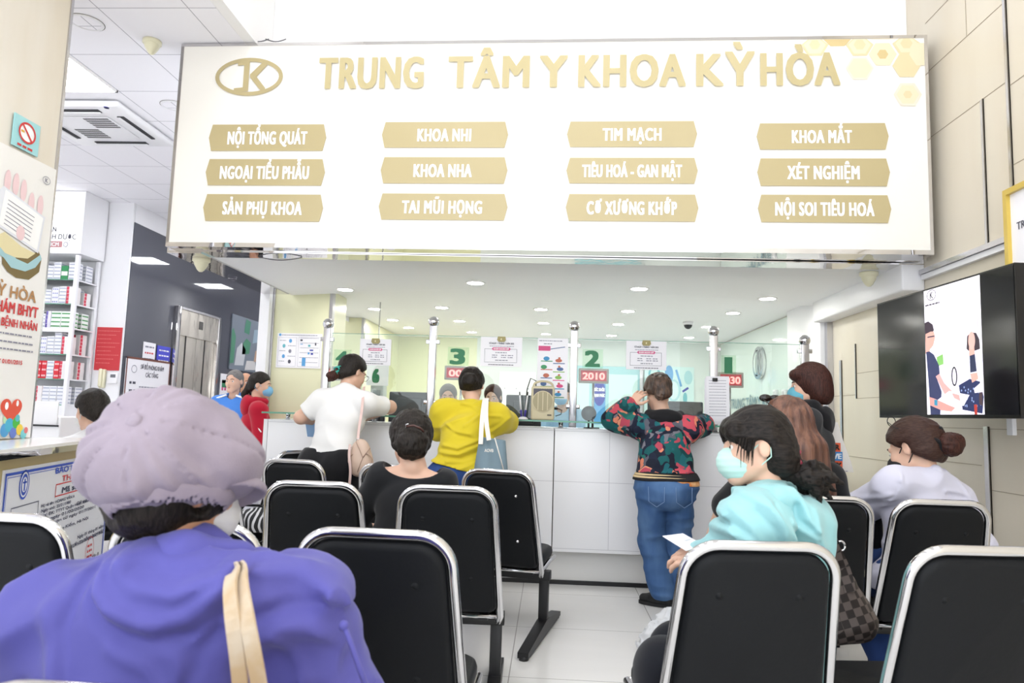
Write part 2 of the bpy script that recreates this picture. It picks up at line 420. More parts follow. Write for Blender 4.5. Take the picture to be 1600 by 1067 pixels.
for j, row in enumerate([[(-1.844, 6.2), (-.635, 5.75), (.706, 5.86), (1.845, 6.21)], [(-1.95, 7.69), (-1.176, 7.48), (-.124, 7.46), (.783, 7.45), (1.853, 7.42)],
                         [(-1.95, 8.6), (-1.122, 8.56), (-.107, 8.56), (.783, 8.51), (1.837, 8.56)], [(-1.9, 9.35), (-1.097, 9.77), (-.083, 9.7), (.804, 9.7), (1.839, 9.7)]]):
    for i, (x, y) in enumerate(row):
        z = 2.272 if j == 0 else 2.322
        wn = (['window 6', 'window 3', 'window 2', 'window 1'] if j == 0 else win)[i]
        y = min(y, 9.7)
        t = empty('downlight', (x, y, z), 'round downlight in the %s, over %s' % (['booth ceiling row nearest the sign', 'second ceiling row behind the sign', 'third ceiling row behind the sign', 'last ceiling row by the back wall'][j], wn), 'downlight', 'round downlights in the booth ceiling')
        b = MB(); b.lathe([(.0, 0), (.062, 0), (.062, -.004)], (x, y, z - .004), M_DOWN, 20); b.build('lamp', t)
        b = MB(); b.lathe([(.064, 0), (.064, -.008), (.082, -.004), (.084, 0)], (x, y, z), M_WHITE, 20); b.build('trim_ring', t)

# ---------------------------------------------------------------- ceiling air conditioner, loudspeakers, detectors
M_ACW = mat('white plastic', '#eeeef1', .35)
M_ACD = mat('dark vent', '#2c2d31', .6)
t = empty('air_conditioner', (-4.15, 6.05, 3.739), 'square white ceiling cassette air conditioner with a slotted grille', 'air conditioner')
b = MB(); b.box((-4.62, 5.58, 3.68), (-3.68, 6.52, 3.735), M_ACW, .05); b.build('casing', t)
g = MB(); g.box((-4.4, 5.8, 3.668), (-3.9, 6.3, 3.679), M_ACW, .01)
for qx, qy in ((0, 1), (1, 0)):
    for i in range(12):
        for k in range(5): g.box((-4.38 + qx * .24 + i * .019, 5.82 + qy * .24 + k * .044, 3.6655), (-4.38 + qx * .24 + i * .019 + .011, 5.82 + qy * .24 + k * .044 + .026, 3.668), M_ACD)
g.build('grille', t)
for (x0, y0, x1, y1) in ((-4.4, 5.66, -3.9, 5.72), (-4.4, 6.38, -3.9, 6.44), (-4.54, 5.8, -4.48, 6.3), (-3.82, 5.8, -3.76, 6.3)):
    l = MB(); l.box((x0, y0, 3.672), (x1, y1, 3.681), M_ACD); l.box((x0, y0 + (.0 if y1 - y0 > .2 else .03), 3.662), (x1 - (.03 if y1 - y0 > .2 else 0), y1, 3.671), M_ACW, .003); l.build('louvre', t)
l = MB(); l.lathe([(0, 0), (.022, 0), (.02, -.004)], (-3.8, 5.62, 3.68), mat('blue badge', '#3b3f8c', .4), 16); l.build('badge', t)
for i, (px, py) in enumerate([(135, 35), (272, 165)]):
    c = atz(px, py, 3.739); t = empty('ceiling_speaker', tuple(c), ['round white ceiling loudspeaker nearest the pillar', 'round white ceiling loudspeaker beside the big sign'][i], 'ceiling speaker')
    b = MB(); b.lathe([(0, -.004), (.085, -.004), (.09, -.003)], c, M_TILE, 28); b.build('grille', t)
    b = MB(); b.lathe([(.09, 0), (.09, -.008), (.105, -.006), (.108, 0)], c, M_ACW, 28); b.lathe([(.109, 0), (.109, -.002), (.112, -.002), (.112, 0)], c, M_GAP, 28); b.build('rim', t)
M_IVORY = mat('ivory plastic', '#e6e2c4', .4)
for i, c in enumerate([atz(238, 64, 3.739), np.array([-2.56, 5.0, 2.268]), np.array([2.2, 5.06, 2.27])]):
    t = empty('smoke_detector', tuple(c), ['ivory cone detector on the tiled ceiling beside the sign', 'ivory cone detector under the mirrored edge of the sign', 'ivory cone detector under the sign end by the television wall'][i], 'detector', 'ivory ceiling detectors')
    b = MB(); b.lathe([(0, 0), (.062, 0), (.062, -.022), (.05, -.03)], c, M_IVORY, 24); b.build('base', t)
    b = MB(); b.lathe([(.05, -.03), (.046, -.05), (.026, -.085), (.012, -.098), (0, -.1)], c, M_IVORY, 24); b.build('cone', t)

# ================================================================ the big sign over the counter
S0 = np.array([-2.655, 4.68, 2.279]); S1 = np.array([2.385, 4.56, 2.285])
sr = (S1 - S0) / np.linalg.norm(S1 - S0); sw = np.linalg.norm(S1 - S0); su = np.array([0, 0, 1.0]); sn = np.cross(sr, su)     # sn looks to the hall
SH = 1.455
M_SIGN = mat('sign face', '#f1eee7', .22, spec=.4)
M_GOLD = mat('gold film', '#baab80', .3, metal=.0, spec=.6)
M_GOLD2 = mat('gold letters', '#bfb184', .3, spec=.6)
M_LWHITE = mat('white letters', '#ffffff', .4)
sign = empty('signboard', tuple(S0), 'long white clinic sign with gold lettering over the counter', 'sign')
f = Board(S0, sr, su)
f.slab([(0.02, .03), (sw - .02, .03), (sw - .02, SH - .02), (0.02, SH - .02)], M_SIGN, -.2, 0)
f.build('panel', sign)
f = Board(S0, sr, su)                                              # mirror-steel edging and underside
for a, c in (((-.0, 0), (sw, .03)), ((0, SH - .02), (sw, SH)), ((-.0, .03), (.02, SH - .02)), ((sw - .02, .03), (sw, SH - .02))):
    f.slab([a, (c[0], a[1]), c, (a[0], c[1])], M_MIRROR, -.22, .004)
f.build('edging', sign)
b = MB(); b.box((-2.70, 4.79, 2.272), (2.44, 4.969, 2.279), M_MIRROR); b.box((-2.71, 4.80, 2.262), (-2.465, 6.498, 2.2715), M_MIRROR); b.box((-2.71, 4.80, 2.27), (-2.70, 6.498, 2.42), M_MIRROR)
b.build('mirror_underside', sign)
f = Board(S0, sr, su)
f.slab([(-.0, .03), (0.02, .03), (.02, SH - .02), (0, SH - .02)], M_SIGN, -.22, .004)
f.build('end_cap', sign)
# gold emblem: an oval with a K in it
f = Board(S0, sr, su); c = f.px(389.5, 120.5); e0 = f.px(337, 120.5); rx = c[0] - e0[0]; ry = abs(f.px(389.5, 91)[1] - c[1])
f.ring(c, rx, ry, .028, M_GOLD, .006)
def kk(pts): f.poly([(c[0] + x * rx, c[1] + y * ry) for x, y in pts], M_GOLD, .0065)
kk([(-.35, .82), (-.12, .86), (.0, .86), (.0, -.76), (-.42, -.84), (-.42, -.6), (-.16, -.56), (-.16, .62), (-.35, .58)])
kk([(.03, .12), (.44, .86), (.52, .86), (.52, .6), (.22, .0), (.5, -.6), (.5, -.84), (.42, -.84), (.03, -.02)])
f.build('emblem', sign)
f = Board(S0, sr, su); p0 = f.px(497, 137); p1 = f.px(1311, 137); zb = f.px(905, 136)[1]; zt = f.px(905, 86)[1]
parts = [('TRUNG', 497, 661), ('TÂM', 699, 826), ('Y', 841, 886), ('KHOA', 902, 1070), ('KỲ', 1086, 1178), ('HÒA', 1186, 1311)]
for s_, xa, xb in parts:
    a = f.px(xa, 130)[0]; c_ = f.px(xb, 130)[0]; tx = -.0
    f.text(s_, a + .015, zb, zt - zb, M_GOLD2, c_ - a - .02, .045, .012, 'L', 1.12)
o = f.build('title_lettering', sign)
M_DEPT = [[('NỘI TỔNG QUÁT', (327, 510, 195, 236)), ('NGOẠI TIỂU PHẪU', (322, 508, 249, 290)), ('SẢN PHỤ KHOA', (318, 505, 304, 346))],
          [('KHOA NHI', (597, 794, 191, 231)), ('KHOA NHA', (595, 793, 246, 287)), ('TAI MŨI HỌNG', (592, 793, 303, 344))],
          [('TIM MẠCH', (886, 1089, 190, 230)), ('TIÊU HOÁ - GAN MẬT', (885, 1090, 247, 287)), ('CƠ XƯƠNG KHỚP', (884, 1091, 304, 346))],
          [('KHOA MẮT', (1182, 1388, 193, 234)), ('XÉT NGHIỆM', (1183, 1390, 248, 291)), ('NỘI SOI TIÊU HOÁ', (1184, 1392, 305, 348))]]
TXW = [[(356, 481), (344, 484), (348, 473)], [(652, 737), (646, 738), (628, 754)], [(941, 1034), (909, 1066), (916, 1058)], [(1236, 1331), (1229, 1343), (1210, 1366)]]
for cidx, colm in enumerate(M_DEPT):
    for ridx, (s_, (xa, xb, ya, yb)) in enumerate(colm):
        f = Board(S0, sr, su); xm = (xa + xb) / 2
        u0 = f.px(xa, (ya + yb) / 2)[0]; u1 = f.px(xb, (ya + yb) / 2)[0]; v1 = f.px(xm, ya)[1]; v0 = f.px(xm, yb)[1]; k = .022; vm = (v0 + v1) / 2
        f.slab([(u0 + k, v0), (u1 - k, v0), (u1, vm), (u1 - k, v1), (u0 + k, v1), (u0, vm)], M_GOLD, .004, .002)
        pl = f.build('name_plaque', sign)
        g = Board(S0, sr, su); t0, t1 = TXW[cidx][ridx]
        a = g.px(t0, (ya + yb) / 2)[0]; c_ = g.px(t1, (ya + yb) / 2)[0]; h_ = (v1 - v0) * .49
        g.text(s_, a + .006, v0 + (v1 - v0) * .25, h_, M_LWHITE, c_ - a - .012, .046, .008, 'L', 1.13)
        g.build('lettering', pl)
# honeycomb print in the corner of the sign
f = Board(S0, sr, su)
HX = [mat('honeycomb a', '#dfd0a8', .35), mat('honeycomb b', '#e6dabc', .35), mat('honeycomb c', '#e4dccb', .35), mat('honeycomb line', '#fffdf6', .35), mat('honeycomb d', '#d2bd8a', .35)]
cells = [(1273, 70, 0, .5), (1308, 55, 4, .0), (1343, 70, 0, .55), (1379, 85, 1, .5), (1343, 107, 2, 0), (1416, 68, 0, .55), (1416, 103, 0, 0), (1418, 148, 2, .4), (1442, 85, 1, 0), (1379, 44, 1, 0)]
def hexpts(c, r, clip=True):
    P = [(c[0] + r * math.cos(i * PI / 3), c[1] + r * math.sin(i * PI / 3)) for i in range(6)]
    return [(min(p[0], sw - .022), min(p[1], SH - .022)) for p in P] if clip else P
for i, (px, py, k, ins) in enumerate(cells):
    c = f.px(px, py); R_ = .088 if i != 4 else .088
    f.poly(hexpts(c, R_), HX[k], .0012 + .0003 * i)
    f.poly(hexpts(c, R_ * .86), HX[1 if k != 1 else 2], .0013 + .0003 * i) if ins == 0 and k in (2,) else None
    if ins:
        f.poly(hexpts(c, R_ * .8), HX[1], .0014 + .0003 * i); f.poly(hexpts(c, R_ * ins * .8), HX[4 if k == 1 else 0], .0015 + .0003 * i)
f.build('honeycomb_print', sign)
b = MB(); 
for (a, c, hh) in ((388, 420, .02), (415, 447, -.012)):
    p = [at(a + (c - a) * i / 8, 61 + 4 * math.sin(i / 8 * PI), 4.70) for i in range(9)]; b.tube(p, .004, mat('grey cable', '#5c5b60', .5), 6)
tag(b.build('cable'), 'short grey cable lying along the top of the sign under the ceiling corner', 'cable')
b = MB(); p = [np.array([-2.1 + .32 * i / 14, 4.9, 2.268 - .022 * math.sin(PI * i / 14)]) for i in range(15)]; b.tube(p, .0035, MATS['grey cable'], 6)
tag(b.build('cable'), 'thin grey cable drooping below the mirrored underside of the sign', 'cable')
# ================================================================ the reception counter
M_CWHITE = mat('white counter laminate', '#f8f8fa', .22, spec=.5)
M_CLINE = mat('counter joint', '#c9c9cd', .5)
M_CGREY = mat('counter plinth', '#e6e5e2', .35)
M_GLASS = glass('clear glass', '#f9fdfb', 1.0)
M_GEDGE = mat('green glass edge', '#5f9d86', .15, spec=.6)
CY = 5.25
ct = empty('reception_counter', (0.0, CY, 0), 'long white panelled reception counter with glass screens between steel ball-topped posts', 'counter')
xs = [-2.09, -1.03, .035, 1.0, 1.98]
for x0, x1 in zip(xs, xs[1:]):
    b = MB(); b.box((x0 + .003, CY, .245), (x1 - .003, CY + .06, 1.12), M_CWHITE, .004)
    for z in (.74,): b.box((x0 + .004, CY - .0006, z - .0015), (x1 - .004, CY + .001, z + .0015), M_CLINE)
    for x in (x0 + .4,): b.box((x - .0015, CY - .0006, .27), (x + .0015, CY + .001, 1.1), M_CLINE)
    b.box((x0 + .004, CY - .0006, .268), (x1 - .004, CY + .001, .271), M_CLINE); b.box((x0 + .004, CY - .0006, 1.1), (x1 - .004, CY + .001, 1.1025), M_CLINE)
    b.build('front_panel', ct)
b = MB(); b.box((-2.09, CY + .06, .26), (1.98, CY + .085, 1.1), M_GAP); b.box((-2.09, CY + .06, 1.085), (1.98, CY + .62, 1.12), M_CWHITE); b.build('top', ct)
b = MB(); b.box((-2.05, CY + .1, .03), (1.98, CY + .16, .25), M_CGREY); b.box((-2.05, CY + .16, 0), (1.98, CY + .6, .2), M_CGREY); b.build('plinth', ct)
b = MB(); b.box((-2.05, CY + .09, .0), (1.98, CY + .15, .03), M_DARK); b.build('base_strip', ct)
b = MB(); b.box((-2.12, CY, 0), (-2.09, CY + .62, 1.12), M_CWHITE); b.build('end_panel', ct)
b = MB(); b.box((-2.1, CY - .1, 1.163), (1.96, CY + .24, 1.175), M_GLASS); b.box((-2.1, CY - .1015, 1.163), (1.96, CY - .0995, 1.175), M_GEDGE); b.build('glass_shelf', ct)
for i, x in enumerate((-1.95, -1.3, -.62, .08, .62, 1.5, 1.85)):
    b = MB(); b.cyl((x, CY + .03, 1.12), (x, CY + .03, 1.163), .016, M_CHROME, 16); b.build('shelf_support', ct)
PX = [-1.723, -.905, .168, 1.206, 1.872]; PZ = [1.86, 1.895, 1.885, 1.872, 1.82]
for x, z in zip(PX, PZ):
    b = MB(); b.box((x - .027, 5.378, 1.12), (x + .027, 5.422, z - .03), M_STEEL, .004); b.box((x - .04, 5.36, 1.12), (x + .04, 5.44, 1.126), M_STEEL); p = b.build('post', ct)
    b = MB(); b.ball((x, 5.4, z), .042, M_CHROME, 24); b.cyl((x, 5.4, z - .06), (x, 5.4, z - .03), .018, M_CHROME, 14); b.build('ball_finial', p)
    for zz in (1.74, 1.28):
        b = MB(); b.box((x - .052, 5.385, zz - .016), (x + .052, 5.415, zz + .016), M_CHROME, .004); b.build('glass_clamp', p)
for x0, x1 in zip(PX, PX[1:]):
    b = MB(); b.box((x0 + .034, 5.396, 1.18), (x1 - .034, 5.404, 1.79), M_GLASS); b.box((x0 + .034, 5.3958, 1.787), (x1 - .034, 5.4042, 1.7905), M_GEDGE); b.build('glass_screen', ct)
# paper notices clipped to the glass
M_PAPER = mat('white paper', '#f9f8fd', .6)
M_PRINT = mat('grey print', '#8d8c9c', .6)
M_PRINTD = mat('dark print', '#50505e', .6)
M_PINK = mat('pink print', '#d6588c', .5)
M_CLIP = mat('olive clip', '#8d8252', .35, .3)
win = ['window 6, left of the others', 'window 3', 'window 2']
for i, (xa, xb, ya, yb) in enumerate([(561, 610, 529, 570), (750, 815, 526, 572), (978, 1041, 532, 577)]):
    O = at(xa, yb, 5.385); f = Board(O, (1, 0, 0), (0, 0, 1)); W_ = at(xb, yb, 5.385)[0] - O[0]; H_ = at(xa, ya, 5.385)[2] - O[2]
    t = empty('paper_notice', tuple(O), 'white pink-headed notice on the glass %s' % ['over the woman in the white top', 'right of the green 3', 'above the woman in the floral jacket'][i], 'notice', 'opening notices clipped to the glass')
    f.slab([(0, 0), (W_, 0), (W_, H_), (0, H_)], M_PAPER, .002)
    k = W_
    f.text('TỪ NGÀY 1 THÁNG 1 NĂM 2025', k * .5, H_ * .76, H_ * .055, M_PRINTD, k * .6, .05, .003)
    f.scribble(k * .22, k * .8, H_ * .68, H_ * .02, M_PRINT, i)
    f.poly([(k * .3, H_ * .55), (k * .7, H_ * .55), (k * .73, H_ * .6), (k * .7, H_ * .65), (k * .3, H_ * .65), (k * .27, H_ * .6)], M_PINK, .0032)
    f.text('KHÁM NGOÀI GIỜ', k * .5, H_ * .575, H_ * .05, M_LWHITE, k * .36, .05, .0036)
    f.frame((k * .1, H_ * .14), (k * .88, H_ * .6), .002, M_PRINTD, .0028)
    for q, yy in enumerate((.46, .37, .30, .2)):
        for xx in ((.28, .5, .66) if q in (1, 2) else (.36,)): f.scribble(k * xx, k * (xx + (.13 if q in (1, 2) else .3)), H_ * yy, H_ * .028, M_PRINT, q + i)
    f.scribble(k * .2, k * .8, H_ * .05, H_ * .026, M_PRINTD, 9 + i)
    f.build('sheet', t)
    c = Board(O, (1, 0, 0), (0, 0, 1)); m_ = k * .5
    c.slab([(m_ - .028, H_ + .004), (m_ - .033, H_ - .022), (m_ - .022, H_ - .036), (m_ + .022, H_ - .036), (m_ + .033, H_ - .022), (m_ + .028, H_ + .004)][::-1], M_CLIP, .008, .003)
    c.text('K', m_, H_ - .024, .014, mat('pale print', '#e6dfb4', .5), .01, .05, .0125)
    c.build('clip', t)
O = at(838, 622, 5.385); f = Board(O, (1, 0, 0), (0, 0, 1)); W_ = at(886, 622, 5.385)[0] - O[0]; H_ = at(838, 528, 5.385)[2] - O[2]
f.slab([(0, 0), (W_, 0), (W_, H_), (0, H_)], M_PAPER, .002)
cs = [mat('leaflet %d' % i, c, .5) for i, c in enumerate(('#d84f86', '#3d93c7', '#3f9a66', '#c06a52', '#4f6c9c', '#8dbd5a'))]
f.scribble(W_ * .05, W_ * .8, H_ * .95, .006, M_PRINT, 4); f.scribble(W_ * .2, W_ * .5, H_ * .9, .006, M_PRINT, 5)
f.rect((W_ * .03, H_ * .79), (W_ * .42, H_ * .87), cs[0], .003); f.line((W_ * .42, H_ * .82), (W_ * .9, H_ * .86), .006, cs[4], .003)
for q in range(5):
    y = H_ * (.66 - .14 * q)
    f.disc((W_ * (.22 if q % 2 else .3), y), W_ * .1, H_ * .035, cs[(q + 1) % 6], .0031); f.rect((W_ * .12, y - H_ * .05), (W_ * .5, y - H_ * .035), cs[(q + 2) % 6], .003)
    f.disc((W_ * (.75 if q % 2 else .7), y - H_ * .03), W_ * .11, H_ * .03, cs[(q + 3) % 6], .0031); f.rect((W_ * .52, y - H_ * .085), (W_ * .9, y - H_ * .07), cs[(q + 4) % 6], .003)
    f.disc((W_ * .72, y + H_ * .012), W_ * .04, H_ * .016, cs[3], .0034)
tag(f.build('leaflet_sheet'), 'tall white leaflet with small coloured pictures taped to the glass above the loudspeaker', 'leaflet')
# sheaf of papers held on the fourth post by a binder clip
t = empty('paper_sheaf', tuple(at(1118, 665, 5.34)), 'sheaf of white papers hanging from a black binder clip on the post', 'papers')
for q, (dx, dy) in enumerate([(0, 0), (.008, .012), (-.01, .02)]):
    O = at(1100 + q * 2, 662 - q * 2, 5.37 - q * .006); f = Board(O, (1, 0, -.01 + .012 * q), (0.02, 0, 1)); W_ = .175 - .004 * q; H_ = .33
    f.slab([(0, 0), (W_, 0), (W_, H_), (0, H_)], M_PAPER, .003)
    if q == 2:
        for yy in range(13): f.scribble(W_ * .12, W_ * .86, H_ * (.9 - yy * .065), .0035, M_PRINT, yy, .0036)
    f.build('sheet', t)
c = at(1117, 593, 5.352); b = MB(); b.box((c[0] - .018, c[1] - .012, c[2] - .014), (c[0] + .018, c[1] + .022, c[2] + .012), M_DARK, .004); b.build('binder_clip', t)

# queue displays with their window numbers
M_CASE = mat('silver display case', '#b3a9a4', .35, .4)
M_RED = mat('red screen', '#a10e22', .25, emit='#c0142c', es=.35)
M_LED = emat('led red', '#ff9a96', 1.3)
M_GREEN = mat('green number', '#2f7d55', .5)
M_ACRY = glass('acrylic plate', '#eef6ee', .7)
QD = [('3', '0001', 694, 746, 571, 593, 702, 728, 545, 568), ('2', '2010', 904, 951, 575, 598, 913, 938, 548, 572), ('1', '1030', 1122, 1162, 581, 605, 1130, 1146, 558, 582), ('4', '0022', 517, 551, 572, 594, 524, 544, 549, 568)]
for num, led, xa, xb, ya, yb, na, nb, nc, nd in QD:
    Yq = 5.62; O = at(xa, yb, Yq); W_ = at(xb, yb, Yq)[0] - O[0]; H_ = at(xa, ya, Yq)[2] - O[2]
    t = empty('queue_display', (O[0] + W_ / 2, Yq, 1.12), 'red number display on a pole under the green %s' % num, 'display', 'red queue displays behind the glass')
    b = MB(); b.box((O[0], Yq, O[2]), (O[0] + W_, Yq + .05, O[2] + H_), M_CASE, .006); b.build('case', t)
    f = Board((O[0], Yq, O[2]), (1, 0, 0), (0, 0, 1)); f.rect((.016, .016), (W_ - .016, H_ - .016), M_RED, .002)
    f.text(led, W_ / 2, H_ * .26, H_ * .46, M_LED, W_ * .72, .06, .003); f.build('screen', t)
    b = MB(); x = O[0] + W_ * .5; b.cyl((x, Yq + .03, 1.12), (x, Yq + .03, O[2] + .01), .009, M_STEEL, 12); b.box((x - .05, Yq - .01, 1.12), (x + .05, Yq + .07, 1.128), M_DARK); b.build('pole', t)
    O2 = at(na - 3, nd + 3, 5.388); f = Board(O2, (1, 0, 0), (0, 0, 1)); W2 = at(nb + 4, nd, 5.388)[0] - O2[0]; H2 = at(na, nc - 3, 5.388)[2] - O2[2]
    t2 = empty('number_plate', tuple(O2), 'small plate with a green number %s stuck on the glass screen' % num, 'number plate', 'window number plates')
    f.slab([(0, 0), (W2, 0), (W2, H2), (0, H2)], M_ACRY, .002); f.build('plate', t2)
    g = Board(O2, (1, 0, 0), (0, 0, 1)); p = g.px(na, nd); q = g.px(nb, nc); g.text(num, (p[0] + q[0]) / 2, p[1], q[1] - p[1], M_GREEN, (q[0] - p[0]) * (.5 if num == '1' else .8), .09, .003); g.build('number', t2)
# window 6 stands further in, on the left desk
O2 = at(572, 602, 7.2); f = Board(O2, (1, 0, 0), (0, 0, 1)); t2 = empty('number_plate', tuple(O2), 'white plate with a green number 6 hanging deep inside the booth', 'number plate', 'window number plates')
p = f.px(608, 570); f.slab([(0, 0), (p[0], 0), (p[0], p[1]), (0, p[1])], M_PAPER, .004); f.build('plate', t2)
g = Board(O2, (1, 0, 0), (0, 0, 1)); p = g.px(583, 597); q = g.px(592, 576); g.text('6', (p[0] + q[0]) / 2, p[1], q[1] - p[1], M_GREEN, q[0] - p[0], .09, .006); g.build('number', t2)
b = MB(); x = O2[0] + .02; b.cyl((O2[0] + .1, 7.22, O2[2] + .2), (O2[0] + .1, 7.22, 2.32), .006, M_STEEL, 8); b.build('hanger', t2)

# things standing on the glass shelf
M_BEIGE = mat('beige plastic', '#cfc5a4', .45)
M_GRILL = mat('beige speaker mesh', '#a79e80', .6, bump=((300, 300, 300), .3, .004))
c0 = at(829, 660, 5.16); c1 = at(867, 604, 5.16); x0, x1, z1 = c0[0], c1[0], c1[2]; zs = 1.1755
t = empty('loudspeaker', ((x0 + x1) / 2, 5.2, zs), 'beige portable loudspeaker with a round grille on the glass shelf', 'loudspeaker')
b = MB(); b.box((x0, 5.14, zs), (x1, 5.27, z1), M_BEIGE, .014); b.build('cabinet', t)
f = Board((x0, 5.138, zs), (1, 0, 0), (0, 0, 1)); W_ = x1 - x0; H_ = z1 - zs
f.rect((.016, H_ * .66), (W_ - .016, H_ - .018), mat('speaker panel', '#4c4a55', .4), .002)
for q in range(4): f.disc((W_ * (.44 + .1 * q), H_ * .93), .003, .003, M_BEIGE, .004, 8)
f.rect((W_ * .7, H_ * .13), (W_ - .02, H_ * .17), mat('speaker badge', '#5a5248', .4), .003); f.build('control_panel', t)
f = Board((x0, 5.137, zs), (1, 0, 0), (0, 0, 1)); f.disc((W_ / 2, H_ * .55), W_ * .45, W_ * .45, M_BEIGE, .003, 36); f.disc((W_ / 2, H_ * .55), W_ * .42, W_ * .42, M_GRILL, .005, 36)
for q in (-.2, 0, .2): f.rect((W_ * (.5 + q) - .003, H_ * .28), (W_ * (.5 + q) + .003, H_ * .82), M_BEIGE, .006)
f.build('grille', t)
b = MB(); xm = (x0 + x1) / 2; b.tube([(xm + (x1 - x0) * .42 * math.cos(a), 5.2, z1 - .012 + .05 * math.sin(a) ** .6) for a in [PI * i / 14 for i in range(15)]], .008, M_BEIGE, 8); b.build('handle', t)
b = MB(); b.tube([(x0 + .03, 5.2, z1 - .004), (x0 + .03, 5.22, z1 + .04), (x0 - .01, 5.25, z1 + .06), (x0 - .035, 5.27, z1 - .02), (x0 - .045, 5.28, zs + .09), (x0 - .045, 5.28, zs + .02), (x0 - .045, 5.28, zs + .004)], .004, M_DARK, 7); b.build('cable', t)
b = MB(); b.tube([(x1, 5.2, zs + .085), (x1 + .025, 5.2, zs + .085)], .008, M_DARK, 8); b.tube([(x1 + .025, 5.2, zs + .085), (x1 + .055, 5.2, zs + .075), (x1 + .05, 5.2, zs + .045), (x1 + .01, 5.2, zs + .03)], .003, M_DARK, 6); b.build('plug', t)
M_PURPLE = mat('purple plastic', '#3b2e8f', .4)
c = at(817, 660, 5.17)
t = empty('pen_stand', (c[0], 5.17, zs), 'white pen stand with two white and purple pens beside the loudspeaker', 'pen stand')
b = MB(); b.lathe([(0, 0), (.036, 0), (.036, .006), (.024, .016), (.01, .02), (0, .02)], (c[0], 5.17, zs), M_ACW, 22); b.build('base', t)
for s in (-1, 1):
    b = MB(); d = np.array([s * .1, 0, 1]); d /= np.linalg.norm(d); a = np.array([c[0] + s * .012, 5.17, zs + .018])
    b.cyl(a + d * .0, a + d * .05, .0075, M_PURPLE, 10); b.cyl(a + d * .05, a + d * .155, .006, M_ACW, 10, .005); b.cyl(a + d * .155, a + d * .18, .0045, M_DARK, 8); b.build('pen', t)
c = at(920, 664, 5.5)
t = empty('round_mirror', (c[0] - .03, 5.56, 1.12), 'round grey disc on a stand behind the glass of window 2', 'disc')
b = MB(); cc = at(920, 646, 5.56); b.lathe([(0, -.008), (.054, -.008), (.058, 0), (.054, .008), (0, .008)], cc, mat('smoked grey', '#5b5f66', .25), 28, (0, 1, 0)); b.build('disc', t)
b = MB(); b.cyl((cc[0], 5.56, 1.12), (cc[0], 5.56, cc[2] - .05), .008, M_DARK, 10); b.lathe([(0, 0), (.04, 0), (.036, .008), (0, .008)], (cc[0], 5.56, 1.12), M_DARK, 18); b.build('stand', t)

# ================================================================ inside the booth
M_DESK = mat('desk laminate', '#e5e6e4', .4)
b = MB(); b.box((-2.0, 5.95, .70), (2.3, 6.6, .74), M_DESK)
dk = empty('staff_desk', (0, 6.2, 0), 'long low staff desk running behind the reception counter', 'desk')
b.build('top', dk)
for x in (-1.95, -.7, .6, 2.25):
    b = MB(); b.box((x - .02, 5.98, 0), (x + .02, 6.56, .70), M_DESK); b.build('side_panel', dk)
M_MON = mat('monitor plastic', '#33353a', .4)
for i, (px, py, w_, lab) in enumerate([(640, 640, .36, 'dark computer monitor seen from behind, left of the woman in yellow'), (818, 645, .3, 'dark computer monitor seen from behind, beside the pen stand'), (1055, 655, .46, 'dark computer monitor seen from behind, beside the floral jacket'), (583, 648, .2, 'dark computer monitor seen from behind, in front of window 6')]):
    c = at(px, py, 6.1); zc = max(c[2], 1.02)
    t = empty('computer_monitor', (c[0], 6.1, .74), lab, 'monitor', 'computer monitors on the staff desk')
    b = MB(); b.box((c[0] - w_ / 2, 6.09, zc - .13), (c[0] + w_ / 2, 6.125, zc + .15), M_MON, .012); b.box((c[0] - w_ * .3, 6.06, zc - .09), (c[0] + w_ * .3, 6.1, zc + .1), M_MON, .012); b.build('housing', t)
    b = MB(); b.box((c[0] - w_ / 2 + .012, 6.125, zc - .115), (c[0] + w_ / 2 - .012, 6.127, zc + .138), mat('monitor screen', '#20242c', .1)); b.build('screen', t)
    b = MB(); b.box((c[0] - .03, 6.105, .745), (c[0] + .03, 6.122, zc), M_MON, .004); b.box((c[0] - .12, 6.03, .74), (c[0] + .12, 6.2, .752), M_MON, .004); b.build('stand', t)
# white tray on the left desk, wall phone-like dispenser
c = at(650, 622, 7.05); t = empty('paper_tray', (c[0], 6.9, .74), 'white wire paper tray standing inside window 6', 'tray')
b = MB(); b.box((c[0] - .13, 6.930, c[2] - .1), (c[0] + .13, 7.170, c[2] - .09), M_ACW); 
for q in range(3): 
    z = c[2] - .09 + q * .05
    b.box((c[0] - .13, 6.930, z), (c[0] + .13, 6.936, z + .022), M_ACW); b.box((c[0] - .13, 7.164, z), (c[0] + .13, 7.170, z + .022), M_ACW); b.box((c[0] - .13, 6.930, z), (c[0] - .124, 7.170, z + .022), M_ACW); b.box((c[0] + .124, 6.930, z), (c[0] + .13, 7.170, z + .022), M_ACW)
for sx in (-.127, .127):
    for yy in (6.933, 7.167): b.box((c[0] + sx - .004, yy - .004, c[2] - .1), (c[0] + sx + .004, yy + .004, c[2] + .06), M_ACW)
b.build('basket', t)
b = MB(); b.box((c[0] - .11, 6.95, c[2] - .09), (c[0] + .11, 7.15, c[2] - .05), M_PAPER); b.build('paper', t)
b = MB(); b.box((c[0] - .15, 6.910, .0), (c[0] + .15, 7.190, c[2] - .1), M_DESK, .01); tag(b.build('low_cabinet'), 'low white cabinet under the paper tray inside window 6', 'cabinet')
c0 = at(577, 655, 7.35); c1 = at(600, 602, 7.35); t = empty('ticket_machine', (c0[0] + .1, 7.4, 0), 'grey ticket machine under the plate with the green 6', 'machine')
b = MB(); b.box((c0[0], 7.33, 0), (c1[0], 7.5, c1[2]), mat('machine grey', '#b7bcbc', .4), .012); b.build('body', t)
